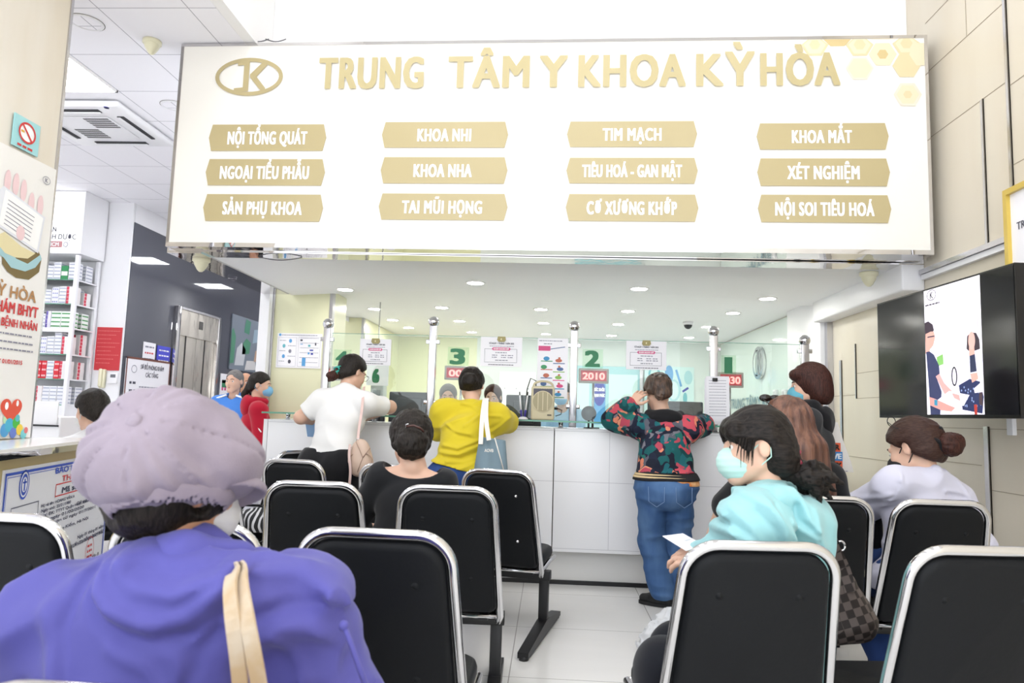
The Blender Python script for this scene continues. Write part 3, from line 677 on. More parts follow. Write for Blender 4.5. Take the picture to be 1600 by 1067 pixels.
b = MB(); b.box((c0[0] + .03, 7.322, c1[2] - .3), (c1[0] - .03, 7.331, c1[2] - .05), mat('machine screen', '#8f989a', .2)); b.cyl(((c0[0] + c1[0]) / 2, 7.318, c1[2] - .25), ((c0[0] + c1[0]) / 2, 7.318, c1[2] - .1), .012, M_MON, 10); b.build('screen', t)

# panels and posters on the back wall
M_CYAN = mat('cyan print', '#a9d6df', .5); M_CYL = mat('pale cyan print', '#d5eef0', .45); M_TEAL = mat('teal print', '#6cb9c6', .5); M_SKY = mat('blue print', '#5aa0d8', .5); M_NAVY = mat('indigo print', '#3a45a8', .5)
B0 = (-1.0, 10.49, 0)
f = Board(B0, (1, 0, 0), (0, 0, 1)); a = f.px(779, 646); c = f.px(838, 582); f.slab([(a[0], a[1]), (c[0], a[1]), (c[0], c[1]), (a[0], c[1])], M_PAPER, .03)
for q in range(6): f.disc((a[0] + .08 + (q % 3) * .17, a[1] + .12 + (q // 3) * .25), .008, .008, M_PRINT, .032)
tag(f.build('white_board'), 'plain white board on the back wall behind the loudspeaker', 'board')
f = Board(B0, (1, 0, 0), (0, 0, 1)); a = f.px(893, 668); c = f.px(1000, 574); t = empty('wall_display', tuple(f.W(a)), 'wide pale cyan illuminated panel on the back wall behind window 2', 'wall panel')
f.slab([(a[0], a[1]), (c[0], a[1]), (c[0], c[1]), (a[0], c[1])], M_CYAN, .03); p = f.px(950, 665); q = f.px(996, 586); f.rect((p[0], p[1]), (q[0], q[1]), M_CYL, .033)
p = f.px(893, 660); q = f.px(921, 597); f.rect((p[0], p[1]), (q[0], q[1]), M_CYL, .033); f.build('panel', t)
g = Board(B0, (1, 0, 0), (0, 0, 1)); p = g.px(926, 662); q = g.px(946, 596); g.rect(p, q, M_SKY, .036); cx = (p[0] + q[0]) / 2; g.disc((cx, p[1] + (q[1] - p[1]) * .72), (q[0] - p[0]) * .5, (q[1] - p[1]) * .3, M_NAVY, .037)
yy = g.px(930, 611); g.text('SỨC KHỎE', cx, yy[1], .045, M_LWHITE, (q[0] - p[0]) * .86, .06, .039); yy = g.px(930, 620); g.text('HẠNH PHÚC', cx, yy[1], .045, M_LWHITE, (q[0] - p[0]) * .9, .06, .039); g.build('banner_print', t)
b = MB(); p = f.px(998, 668); q = f.px(1004, 574); b.box((f.O[0] + p[0], 10.44, p[1]), (f.O[0] + q[0], 10.49, q[1]), M_STEEL); b.build('frame', t)
f = Board(B0, (1, 0, 0), (0, 0, 1)); a = f.px(1006, 655); c = f.px(1084, 574); f.slab([(a[0], a[1]), (c[0], a[1]), (c[0], c[1]), (a[0], c[1])], M_CYL, .02)
for px, py, rx, ry, m in ((1022, 584, .085, .1, M_TEAL), (1045, 585, .06, .13, M_SKY), (1052, 610, .1, .16, M_CYAN), (1075, 590, .06, .1, M_CYAN), (1050, 640, .08, .1, M_TEAL), (1070, 622, .03, .08, M_TEAL), (1018, 630, .06, .12, M_CYAN)):
    p = f.px(px, py); f.ring(p, rx, ry, .03, m, .023) if rx > .07 else f.disc(p, rx, ry, m, .024)
f.line(f.px(1056, 578), f.px(1064, 604), .03, M_SKY, .026); f.line(f.px(1066, 612), f.px(1075, 606), .03, M_NAVY, .025)
tag(f.build('wall_poster'), 'teal poster with blue droplets on the back wall beyond window 2', 'poster')
# pale green glass lining on the right booth wall with a steel emblem and letters
f = MB(); M_LINING = mat('pale green back-painted glass', '#dde8e4', .06, spec=.55)
f.box((2.435, 7.32, .0), (2.449, 10.48, 2.31), M_LINING); lin_ = f.build('wall_glass_lining'); lin_['kind'] = 'structure'
g = Board((2.43, 9.7, 0), (0, -1, 0), (0, 0, 1)); c = g.px(1188, 567); r0 = .19
t = empty('wall_emblem', tuple(g.W(c)), 'oval brushed steel emblem on the pale green glass side wall', 'emblem')
g.ring(c, r0 * 1.15, r0, .045, M_STEEL, .03); g.ring(c, r0 * 1.15, r0, .006, M_STEEL, .0); g.build('ring', t)
g = Board((2.43, 9.7, 0), (0, -1, 0), (0, 0, 1))
for pts in ([(-.35, .8), (0, .8), (0, -.8), (-.42, -.8), (-.42, -.6), (-.16, -.56), (-.16, .6), (-.35, .6)], [(.03, .1), (.45, .82), (.55, .82), (.2, 0), (.55, -.82), (.45, -.82), (.03, -.05)]): g.slab([(c[0] + x * r0 * 1.1, c[1] + y * r0) for x, y in pts], M_STEEL, .02, .01)
g.build('letter', t)
g = Board((2.43, 9.7, 0), (0, -1, 0), (0, 0, 1)); p = g.px(1146, 636); q = g.px(1226, 626); g.text('TRUNG TÂM Y KHOA', p[0] + .9, min(p[1], q[1]) - .02, .13, mat('grey blue letters', '#66838f', .4), abs(q[0] - p[0]) * 1.0, .05, .01, 'C')
tag(g.build('wall_letters'), 'row of grey blue letters on the pale green side wall below the emblem', 'lettering')
for i, px in enumerate((1213, 1227)):
    c = g.px(px, 616); q = g.W(c, .0); b = MB(); b.box((2.405, q[1] - .05, q[2] - .05), (2.434, q[1] + .05, q[2] + .05), M_ACW, .006); b.box((2.402, q[1] - .03, q[2] - .03), (2.406, q[1] + .03, q[2] + .03), M_CLINE)
    tag(b.build('wall_socket'), ['white wall socket on the green glass further from the post', 'white wall socket on the green glass nearer the steel end post'][i], 'socket')
c = at(1075, 545, 8.2); b = MB(); t = empty('dome_camera', (c[0], 8.2, 2.322), 'small grey dome camera on the booth ceiling above window 1', 'camera')
b.lathe([(0, 0), (.06, 0), (.06, -.03), (.05, -.035), (0, -.035)], (c[0], 8.2, 2.322), M_ACW, 20); b.build('base', t); b = MB(); b.lathe([(.048, -.035), (.04, -.06), (.02, -.078), (0, -.082)], (c[0], 8.2, 2.322), M_MON, 20); b.build('dome', t)
# two-page notice on the yellow wall
f = Board((-2.64, 6.598, 0), (1, 0, 0), (0, 0, 1)); a = f.px(431, 574); c = f.px(504, 522); W_ = c[0] - a[0]; H_ = c[1] - a[1]
f.slab([a, (c[0], a[1]), c, (a[0], c[1])], M_PAPER, .006)
X = lambda u, v: (a[0] + u * W_, a[1] + v * H_)
f.disc(X(.06, .95), .012, .012, M_SKY, .008); f.scribble(X(.1, 0)[0], X(.9, 0)[0], X(0, .94)[1], .006, M_PRINT, 2, .008)
f.frame(X(.03, .04), X(.44, .88), .003, M_CLINE, .008); f.frame(X(.48, .04), X(.97, .9), .003, M_CLINE, .008)
for q in range(5):
    y = .78 - .15 * q
    f.disc(X(.16 if q % 2 else .3, y), .014, .018, [M_SKY, M_TEAL, M_PRINT, M_SKY, M_PRINTD][q], .009); f.scribble(X(.06 if q % 2 == 0 else .25, 0)[0], X(.2 if q % 2 == 0 else .42, 0)[0], X(0, y)[1], .005, M_PRINT, q, .008)
for u, v, uu, vv, m in ((.52, .78, .57, .83, M_PRINTD), (.52, .68, .58, .7, M_SKY), (.7, .62, .75, .68, M_TEAL), (.85, .66, .88, .74, M_PRINTD), (.74, .5, .82, .54, M_NAVY), (.7, .4, .74, .46, M_SKY), (.77, .39, .82, .44, M_NAVY), (.58, .06, .66, .3, M_SKY)): f.rect(X(u, v), X(uu, vv), m, .009)
for q in range(6): f.scribble(X(.52, 0)[0], X(.94, 0)[0], X(0, .86 - .14 * q)[1], .004, M_PRINT, q + 7, .0085)
tag(f.build('wall_notice'), 'white two-page notice with small blue pictures on the pale yellow wall', 'notice')
# ================================================================ pharmacy side
M_GOLDP = mat('gold laminate', '#c2b181', .4, var=('#b9a777', 3))
M_TOPW = mat('white stone top', '#f6f5f3', .15)
M_BLUE = mat('blue print line', '#2f55c4', .5); M_REDP = mat('red print', '#d23b3b', .5); M_INK = mat('ink print', '#3f4460', .5); M_SHEET = mat('poster sheet', '#e9ebf3', .35)
d_ = np.array([-.264, .964, 0]); d_ /= np.linalg.norm(d_); nL = np.array([d_[1], -d_[0], 0])          # along the counter; its outward side
A0 = np.array([-2.205, 2.8, 0]) - d_ * .9; LC = 2.15
def cpt(s_, o_, z): return A0 + d_ * s_ + nL * o_ + np.array([0, 0, z])
pc = empty('pharmacy_counter', tuple(cpt(LC / 2, 0, 0)), 'gold fronted pharmacy counter with a white top and steel edge', 'counter')
def cslab(name, s0, s1, o0, o1, z0, z1, m):
    b = MB(); b.prism([cpt(s0, o0, z0), cpt(s1, o0, z0), cpt(s1, o1, z0), cpt(s0, o1, z0)], (0, 0, z1 - z0), m); return b.build(name, pc)
cslab('front_panel', 0.02, LC - .02, -.1, -.05, 0.08, .955, M_GOLDP)
cslab('plinth', 0.04, LC - .04, -.14, -.09, 0, .08, M_DARK)
cslab('steel_edge', 0, LC, -.06, 0, .955, .985, M_MIRROR)
cslab('top', 0, LC, -.32, .002, .985, 1.0, M_TOPW)
for s_ in (0.03, LC - .05): cslab('side_panel', s_, s_ + .03, -.32, -.1, 0, .955, M_CWHITE)
PO = cpt(0, -.049, 0); f = Board(PO, d_, (0, 0, 1))
tl = f.px(4, 735); br = f.px(158, 876)
x0, x1, zt_, zb_ = tl[0], br[0], tl[1], br[1]
f.slab([(x0, zb_), (x1, zb_), (x1, zt_), (x0, zt_)], M_SHEET, .006)
f.frame((x0 + .015, zb_ + .015), (x1 - .015, zt_ - .015), .012, M_BLUE, .008); f.frame((x0 + .034, zb_ + .034), (x1 - .034, zt_ - .034), .003, M_BLUE, .008)
c = f.px(35, 757); f.disc(c, .05, .066, M_BLUE, .008); f.ring(c, .042, .056, .008, M_SHEET, .0085); f.disc(c, .026, .034, M_SHEET, .009); f.rect((c[0] - .006, c[1] - .028), (c[0] + .006, c[1] + .026), M_BLUE, .0095); f.rect((c[0] - .02, c[1] + .006), (c[0] + .02, c[1] + .014), M_BLUE, .0095)
def tpx(s_, px, py, hpx, m, bold=.05, wpx=None):
    p = f.px(px, py); h = f.px(px, py - hpx)[1] - p[1]; f.text(s_, p[0], p[1], h, m, None if wpx is None else f.px(wpx, py)[0] - p[0], bold, .009, 'L')
tpx('BẢO HIỂM XÃ HỘI VIỆT NAM', 84, 740, 9, M_BLUE, .06, 190); tpx('THẺ BẢO HIỂM Y TẾ', 94, 752, 9, M_REDP, .06, 178)
a = f.px(83, 777); c = f.px(150, 757); f.frame((a[0], f.px(83, 777)[1]), (f.px(180, 760)[0], f.px(83, 757)[1]), .006, M_REDP, .008); tpx('Mã số: 0801512345', 94, 770, 9, M_INK, .06, 165)
for s_, px, py, w2 in (('Họ và tên: HOANG VĂN A', 61, 793, 112), ('Giới tính: Nam', 117, 789, 142), ('Ngày sinh: 23/01/1980', 61, 801, 106), ('Nơi ĐK: TTYT Quận Hoàn Kiếm', 61, 809, 134), ('Từ ngày 01/02/2020', 61, 817, 126), ('Thời hạn từ ngày 01/7/2011', 61, 825, 143), ('Hoàn Kiếm, Hà Nội', 82, 832, 133), ('Ngày 01 tháng 01 năm 2020', 118, 842, 166), ('TL. TỔNG GIÁM ĐỐC', 121, 850, 157), ('TRƯỞNG BAN QUẢN LÝ THẺ', 105, 858, 156), ('Nguyễn Văn B', 124, 882, 150)):
    tpx(s_, px, py, 5, M_INK, .05, w2)
a = f.px(10, 835); c = f.px(58, 782); f.frame((a[0], a[1]), (c[0], c[1] ), .004, M_INK, .008)
c = f.px(137, 862); f.ring(c, .066, .085, .004, M_REDP, .0095)
for q in range(3): f.scribble(c[0] - .04, c[0] + .04, c[1] - .03 + .03 * q, .012, M_REDP, q, .0095)
tag(f.build('insurance_poster'), 'large blue-bordered insurance card poster on the gold pharmacy counter front', 'poster')

# banner on the pillar and the no-smoking plate
f = Board((-2.811, 2.7, 0), (0, 1, 0), (0, 0, 1)); R_ = f.px(85, 265); B_ = f.px(49, 676); x1 = 3.765 - 2.7; x0 = .1; zt_ = R_[1]; zb_ = 1.003
f.slab([(x0, zb_), (x1, zb_), (x1, zt_), (x0, zt_)], mat('banner sheet', '#f3f1ee', .3), .008)
M_BRWN = mat('brown print', '#b88a5a', .5); M_SKIN2 = mat('pink print light', '#f2d3d6', .5); M_OLV = mat('olive print', '#7c6a3f', .5); M_DGR = mat('teal print dark', '#3d8c8f', .5); M_YLW = mat('cream print', '#e8dcae', .5)
f.ppoly([(0, 372), (12, 375), (38, 402), (57, 392), (62, 404), (58, 425), (42, 437), (22, 434), (8, 424), (0, 412)], M_OLV, .011)
f.ppoly([(-8, 395), (2, 402), (14, 418), (36, 424), (52, 418), (62, 405), (60, 398), (40, 412), (22, 404), (8, 385), (-8, 378)], mat('pale blue print', '#a8cfd6', .5), .0115)
f.ppoly([(-10, 368), (4, 362), (30, 385), (52, 396), (40, 404), (20, 402), (4, 395), (-8, 380)], M_YLW, .012)
for px, py in ((9, 283), (22, 288), (34, 298), (46, 318), (60, 322)): p = f.px(px, py); f.disc(p, .022, .06, M_SKIN2, .0112)
f.ppoly([(2, 290), (67, 340), (56, 396), (-8, 352), (-8, 300)], M_SHEET, .013)
f.ppoly([(5, 296), (64, 341), (54, 391), (-6, 349)], M_LWHITE, .0135)
for q in range(7):
    a = f.px(9 - q * 1.2, 312 + q * 6); c = f.px(50 - q * 1.2, 340 + q * 6); f.line(a, c, .004, M_PRINT, .0145)
c = f.px(28, 364); f.disc(c, .03, .04, M_SKIN2, .0146); c = f.px(70, 282); f.ring(c, .03, .022, .003, M_PRINT, .011); f.text('K', c[0], c[1] - .012, .024, M_PRINT, None, .03, .0115)
for s_, xr, yb, hp, m, xl in (('ĐA KHOA KỲ HÒA', 52, 473, 19, M_BRWN, -60), ('KHÁM BHYT', 55, 497, 18, M_REDP, -20), ('CHẾ BỆNH NHÂN', 54, 517, 13, M_REDP, -28), ('TỪ NGÀY 01/01/2015', 31, 570, 7, M_REDP, -62)):
    p = f.px(xr, yb); h = f.px(xr, yb - hp)[1] - p[1]; f.text(s_, p[0], p[1], h * .95, m, None, .04, .012, 'R') if xl < -58 else f.text(s_, p[0], p[1], h * .95, m, p[0] - f.px(max(xl, -28), yb)[0], .04, .012, 'R')
for yb in (528, 540, 551): p = f.px(48, yb); f.scribble(p[0] - .35, p[0], p[1], .008, M_PRINT, yb, .012)
def heart(cx, cy, s_, m, l):
    P = []
    for i in range(40):
        t_ = 2 * PI * i / 40; P.append((cx + s_ * 16 * math.sin(t_) ** 3 / 16, cy + s_ * (13 * math.cos(t_) - 5 * math.cos(2 * t_) - 2 * math.cos(3 * t_) - math.cos(4 * t_)) / 16))
    f.poly(P, m, l)
hc = f.px(14, 640); heart(hc[0], hc[1], .075, mat('balloon red', '#e0563f', .4), .012); p = f.px(7, 634); f.disc(p, .012, .02, M_LWHITE, .0125); p = f.px(24, 630); f.disc(p, .009, .016, M_LWHITE, .0125)
for px, py, r_, cl in ((22, 660, .026, '#49b649'), (11, 664, .03, '#4fb7d8'), (27, 671, .024, '#f0cf4a'), (17, 676, .024, '#6d86d8'), (33, 678, .022, '#7ccfd8'), (4, 672, .03, '#57a8e0'), (6, 655, .02, '#bfe0b8'), (37, 672, .014, '#e67f7f'), (24, 653, .016, '#5fb8c4')):
    p = f.px(px, py); f.disc(p, r_, r_ * 1.2, mat('balloon ' + cl, cl, .4), .0118 + px * .00002)
tag(f.build('banner'), 'tall white clinic banner with a red heart balloon print, on the pillar', 'banner')
f = Board((-2.811, 2.7, 0), (0, 1, 0), (0, 0, 1)); a = f.px(16, 232); c = f.px(62, 198); q0 = f.px(18, 180); q1 = f.px(62, 248)
f.slab([(a[0], q1[1]), (c[0], q1[1]), (c[0], c[1]), (a[0], c[1])], mat('turquoise plate', '#a4dbe0', .3), .006)
cx, cy = (a[0] + c[0]) / 2, (q1[1] + c[1]) / 2 + .01; f.disc((cx, cy), .062, .056, M_LWHITE, .008); f.ring((cx, cy), .062, .056, .011, M_REDP, .01); f.rect((cx - .045, cy - .006), (cx + .04, cy + .006), M_PAPER, .009); f.rect((cx - .045, cy - .006), (cx - .02, cy + .006), mat('cigarette tip', '#e0b052', .5), .0095); f.line((cx - .04, cy + .04), (cx + .04, cy - .04), .011, M_REDP, .0105); f.scribble(cx - .06, cx + .06, q1[1] + .012, .012, M_REDP, 3, .008)
tag(f.build('no_smoking_sign'), 'small turquoise no-smoking plate high on the pillar', 'sign')

# medicine cabinet with its lit heading
YF = 8.15; XR = -5.68; XL = -6.62; YB = 8.585
M_ALU = mat('white aluminium', '#eeeef2', .35)
cab = empty('medicine_cabinet', ((XL + XR) / 2, YF, 0), 'tall white glass medicine cabinet with a lit heading box on top', 'cabinet')
f = Board((XL, YF, 0), (1, 0, 0), (0, 0, 1))
zsh = [f.px(100, y)[1] for y in (632, 592, 553, 512, 474, 436)]; ztop = f.px(125, 398)[1]; zlb = f.px(132, 397)[1]
for x in (XL, XR - .045):
    for y in (YF, YB - .045): b = MB(); b.box((x, y, 0), (x + .045, y + .045, ztop), M_ALU, .004); b.build('post', cab)
for k, z in enumerate(zsh):
    b = MB(); hh = .05 if k == 3 else .012
    if k == 3: b.box((XL + .045, YF + .002, z - hh), (XR - .045, YF + .03, z), M_ALU)
    b.box((XL + .01, YF + .01, z - .008), (XR - .01, YB - .01, z), M_GLASS if k not in (0,) else M_ALU); b.box((XL + .045, YF + .004, z - .01), (XR - .045, YF + .012, z), M_GEDGE if k != 3 else M_ALU); b.box((XR - .02, YF + .045, z - .014), (XR - .004, YB - .045, z + .002), M_ALU); b.build('shelf', cab)
b = MB(); b.box((XL + .01, YF + .02, 0), (XR - .01, YB - .01, zsh[0] - .01), M_ALU); b.build('base_cupboard', cab)
b = MB(); b.box((XL, YB - .012, zsh[0]), (XR - .05, YB - .002, ztop), M_WALLW); b.build('back_panel', cab)
b = MB(); b.box((XL, YF - .02, zlb), (XR + .03, YB, 3.738), M_WALLW); hb = b.build('heading_box', cab)
f = Board((XL, YF - .022, 0), (1, 0, 0), (0, 0, 1)); f.rect((.01, zlb + .015), (XR + .02 - XL, 3.72), emat('lit heading', '#fcfcfb', .75), .001)
for s_, xr, yb, hp, m, xl in (('NHÀ THUỐC BÁN', 88, 362, 8, M_PRINTD, 20), ('THỰC HÀNH DƯỢC', 119, 374, 8, M_PRINTD, 30)):
    p = f.px(xr, yb); f.text(s_, p[0], p[1], f.px(xr, yb - hp)[1] - p[1], m, p[0] - f.px(xl, yb)[0], .03, .004, 'R')
a = f.px(50, 386); c = f.px(98, 377); f.rect(a, c, mat('rose print', '#c58d90', .5), .004); p = f.px(92, 384.5); f.text('TP.HCM', p[0], p[1], .045, M_LWHITE, None, .04, .006, 'R'); p = f.px(103, 382); f.disc(p, .035, .04, M_PRINT, .004, 5); f.disc(p, .025, .03, M_PAPER, .005, 5)
f.build('heading_print', hb)
# cartons on its shelves: one of each kind, copied
def carton(name, wx, dy, hz, cmain, cmark, style):
    b = MB(); m = mat('carton ' + cmain, cmain, .5); k = mat('carton mark ' + cmark, cmark, .5)
    b.box((-wx / 2, 0, 0), (wx / 2, dy, hz), m)
    if style == 'bar': b.box((-wx / 2 + .004, -.001, hz * .3), (wx / 2 - .004, 0, hz * .6), k); b.box((wx / 2, .01, hz * .3), (wx / 2 + .001, dy - .01, hz * .6), k)
    if style == 'end': b.box((-wx / 2, -.001, .002), (-wx * .15, 0, hz - .002), k); b.box((wx / 2, .01, .002), (wx / 2 + .001, dy * .4, hz - .002), k)
    if style == 'dots': 
        for q in range(3): b.box((-wx / 2 + wx * (.15 + .28 * q), -.001, hz * .35), (-wx / 2 + wx * (.3 + .28 * q), 0, hz * .65), k)
    return b.build(name)
KINDS = {'red_end': carton('medicine_carton', .085, .13, .042, '#eeeaea', '#d2455a', 'end'), 'white': carton('medicine_carton', .085, .13, .042, '#ecedf2', '#aab0c4', 'bar'), 'purple': carton('medicine_carton', .06, .13, .05, '#e6e4f0', '#6a5cae', 'end'),
         'green': carton('medicine_carton', .12, .13, .05, '#ecf0ec', '#4f9c5c', 'bar'), 'red': carton('medicine_carton', .06, .13, .07, '#d62f3c', '#f2e9e9', 'dots'), 'blue': carton('medicine_carton', .085, .13, .05, '#e9eaf2', '#7f83c0', 'dots'), 'greenbox': carton('medicine_carton', .085, .13, .17, '#2f8a54', '#e9efe9', 'bar')}
KW = {'red_end': (.085, .042, 'white carton with a red end'), 'white': (.085, .042, 'plain white carton'), 'purple': (.06, .05, 'white carton with a purple end'), 'green': (.12, .05, 'white carton with a green stripe'), 'red': (.06, .07, 'bright red carton with white dots'), 'blue': (.085, .05, 'white carton with blue dots'), 'greenbox': (.085, .17, 'large green carton')}
FILL = [['white', 'white', 'red_end', 'white', 'white', 'white'], ['red_end', 'white', 'red', 'red', 'white', 'red', 'red_end'], ['red_end', 'red_end', 'blue', 'white', 'white', 'red_end'], ['white', 'blue', 'white', 'purple', 'green', 'green'], ['red_end', 'red_end', 'white', 'blue', 'white', 'red_end'], ['blue', 'white', 'white', 'white', 'greenbox', 'white']]
SHN = ['lowest', 'second lowest', 'third lowest', 'fourth', 'fifth', 'topmost']
used_first = set()
for k, z in enumerate(zsh):
    top = (zsh[k + 1] if k < 5 else ztop) - .05
    for row, y0 in enumerate((YF + .045, YF + .24)):
        x = XR - .06
        for q, kind in enumerate(FILL[k][::-1]):
            wx, hz, nm = KW[kind]
            if row == 1 and q > 1: break
            x -= wx / 2
            if x < -6.32: break
            n = max(1, int((top + .03 - z - .02 - random.uniform(0, .05)) / (hz + .001)))
            n = min(n, 6 if hz < .06 else 3)
            for i in range(n):
                src = KINDS[kind]
                if kind in used_first: o = src.copy(); COL.objects.link(o)
                else: o = src; used_first.add(kind)
                o.location = (x, y0 + random.uniform(0, .006), z + .001 + i * (hz + .0005))
                tag(o, '%s on the %s shelf of the medicine cabinet' % (nm, SHN[k]), 'carton', 'cartons on the %s shelf of the medicine cabinet' % SHN[k])
            x -= wx / 2 + .006
# red notice, wall phone, thermostat on the white wall end
f = Board((-5.7, 8.598, 0), (1, 0, 0), (0, 0, 1)); a = f.px(147, 578); c = f.px(192, 512)
f.slab([a, (c[0], a[1]), c, (a[0], c[1])], mat('red board', '#c8373f', .45), .01)
M_REDL = mat('pale red print', '#dc7d79', .5)
for q in range(9): f.scribble(a[0] + .02, c[0] - .02 - .05 * (q % 3), c[1] - .05 - q * .05, .008, M_REDL, q, .012)
tag(f.build('red_notice_board'), 'red notice board on the white wall beside the medicine cabinet', 'notice board')
a = at(156, 606, 8.59); c = at(167, 577, 8.59); t = empty('wall_telephone', tuple(a), 'ivory wall telephone below the red notice board', 'telephone')
b = MB(); b.box((a[0], 8.545, a[2]), (c[0], 8.598, c[2]), M_IVORY, .012); b.build('base', t)
b = MB(); b.box((a[0] + .012, 8.51, a[2] + .015), (a[0] + .05, 8.544, c[2] + .005), M_IVORY, .014); b.build('handset', t)
b = MB(); b.tube([(a[0] + .03 + .006 * math.sin(i * 1.7), 8.54, a[2] - .004 * i) for i in range(22)], .005, M_IVORY, 6); b.build('cord', t)
a = at(169, 599, 8.59); c = at(185, 582, 8.59); t = empty('thermostat', tuple(a), 'white wall control box with a grey display beside the telephone', 'control box')
b = MB(); b.box((a[0], 8.565, a[2]), (c[0], 8.598, c[2]), M_ACW, .006); b.build('housing', t)
b = MB(); w_ = c[0] - a[0]; b.box((a[0] + w_ * .3, 8.563, a[2] + w_ * .62), (c[0] - w_ * .15, 8.566, a[2] + w_ * .95), mat('lcd grey', '#70747a', .3)); b.build('display', t)

# black glass wall: directory board, two sheets, notice, lift
f = Board((-5.325, 8.7, 0), (0, 1, 0), (0, 0, 1)); 
a = f.px(190, 640); c = f.px(263, 568); t = empty('directory_board', tuple(f.W(a)), 'white floor directory board in a brown frame on the black glass wall', 'board')
f.slab([(a[0], a[1]), (c[0], a[1]), c, (a[0], c[1])], M_PAPER, .02); p = f.px(203, 572); f.ring((a[0] + .16, c[1] - .13), .06, .05, .008, M_PRINT, .022)
f.text('SƠ ĐỒ PHÒNG KHÁM', a[0] + .58, c[1] - .12, .06, M_PRINTD, .55, .03, .022); f.text('CÁC TẦNG', a[0] + .58, c[1] - .22, .06, M_PRINTD, .3, .03, .022)
for q in range(6): f.scribble(a[0] + .08, a[0] + .25, c[1] - .32 - q * .1, .03, M_PRINTD, q, .022); f.scribble(a[0] + .3, c[0] - .1, c[1] - .36 - q * .1, .016, M_PRINT, q + 9, .022)
f.build('sheet', t)
g = Board((-5.325, 8.7, 0), (0, 1, 0), (0, 0, 1)); g.frame((a[0] - .02, a[1] - .02), (c[0] + .02, c[1] + .02), .025, mat('brown frame', '#7c4a3e', .4), .024); g.build('frame', t)
f = Board((-5.325, 8.7, 0), (0, 1, 0), (0, 0, 1)); a = f.px(222, 559); c = f.px(243, 537); f.slab([a, (c[0], a[1]), c, (a[0], c[1])], M_PAPER, .006)
for q in range(5): f.scribble(a[0] + .04, c[0] - .04, c[1] - .07 - q * .08, .02, [M_PRINT, M_REDP, M_PRINTD, M_PRINT, M_NAVY][q], q, .008)
tag(f.build('white_notice'), 'white printed notice on the black glass wall above the directory board', 'notice')
f = Board((-5.325, 8.7, 0), (0, 1, 0), (0, 0, 1)); a = f.px(244, 562); c = f.px(266, 543); f.slab([a, (c[0], a[1]), c, (a[0], c[1])], mat('blue notice', '#4a4fd0', .45), .006)
for q in range(5): f.scribble(a[0] + .04, c[0] - .04, c[1] - .07 - q * .07, .018, M_LWHITE, q, .008)
tag(f.build('blue_notice'), 'blue printed notice beside the lift on the black glass wall', 'notice')
Y0, Y1, ZT = 9.74, 11.07, 2.6
M_LIFT = mat('lift steel', '#dcd6ca', .16, .75, bump=((2.2, 2.2, 1.4), .35, .05))
t = empty('lift', (-5.33, (Y0 + Y1) / 2, 0), 'mirror-steel lift doorway in the black glass wall', 'lift')
for y, nm in ((Y0, 0), (Y1 - .09, 1)): b = MB(); b.box((-5.329, y, 0), (-5.26, y + .09, ZT), M_MIRROR, .004); b.build('jamb', t)
b = MB(); b.box((-5.329, Y0 + .09, 2.2), (-5.275, Y1 - .09, ZT - .03), M_LIFT); b.box((-5.329, Y0 + .09, ZT - .03), (-5.25, Y1 - .09, ZT), M_STEEL); b.build('header', t)
b = MB(); b.box((-5.277, 10.38, 2.34), (-5.272, 10.5, 2.46), mat('floor display', '#54524f', .2)); b.build('floor_display', t)
for y in (Y0 + .09, (Y0 + Y1) / 2 + .002): b = MB(); b.box((-5.329, y, .01), (-5.315, y + (Y1 - Y0) / 2 - .094, 2.2), M_LIFT); b.box((-5.3145, y + .25, .01), (-5.311, y + .28, 2.2), M_DARK); b.build('door', t)
f = Board((-5.325, 8.7, 0), (0, 1, 0), (0, 0, 1)); a = f.px(341, 632); c = f.px(358, 585); f.slab([a, (c[0], a[1]), c, (a[0], c[1])], M_PAPER, .01)
for q in range(4): f.scribble(a[0] + .05, c[0] - .05, c[1] - .15 - q * .12, .05, [M_PRINT, M_PINK, M_PINK, M_PRINT][q], q, .012)
f.rect((a[0] + .05, a[1] + .28), (c[0] - .05, a[1] + .4), M_GREEN, .012); tag(f.build('white_notice'), 'white notice with pink writing past the lift, beside the man in blue', 'notice')
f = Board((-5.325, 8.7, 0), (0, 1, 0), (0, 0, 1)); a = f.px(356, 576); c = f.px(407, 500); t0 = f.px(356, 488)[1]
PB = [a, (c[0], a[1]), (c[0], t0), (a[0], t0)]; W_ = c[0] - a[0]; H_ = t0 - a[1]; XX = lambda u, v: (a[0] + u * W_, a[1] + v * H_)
f.slab(PB, mat('picture ground', '#7d8794', .4), .02)  # flat slab with muted green and grey shapes on the black glass
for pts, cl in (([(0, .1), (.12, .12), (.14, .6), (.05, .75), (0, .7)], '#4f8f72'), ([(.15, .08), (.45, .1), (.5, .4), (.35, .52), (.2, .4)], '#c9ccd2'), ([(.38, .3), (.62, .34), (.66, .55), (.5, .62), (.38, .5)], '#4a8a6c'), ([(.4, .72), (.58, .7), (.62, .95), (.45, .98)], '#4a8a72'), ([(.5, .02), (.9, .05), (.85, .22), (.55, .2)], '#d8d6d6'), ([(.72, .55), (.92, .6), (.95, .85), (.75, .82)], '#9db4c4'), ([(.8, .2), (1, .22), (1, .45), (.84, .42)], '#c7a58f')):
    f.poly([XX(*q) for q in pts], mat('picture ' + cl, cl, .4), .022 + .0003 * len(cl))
tag(f.build('wall_patchwork'), 'muted green and grey picture on the black glass wall past the lift', 'picture')
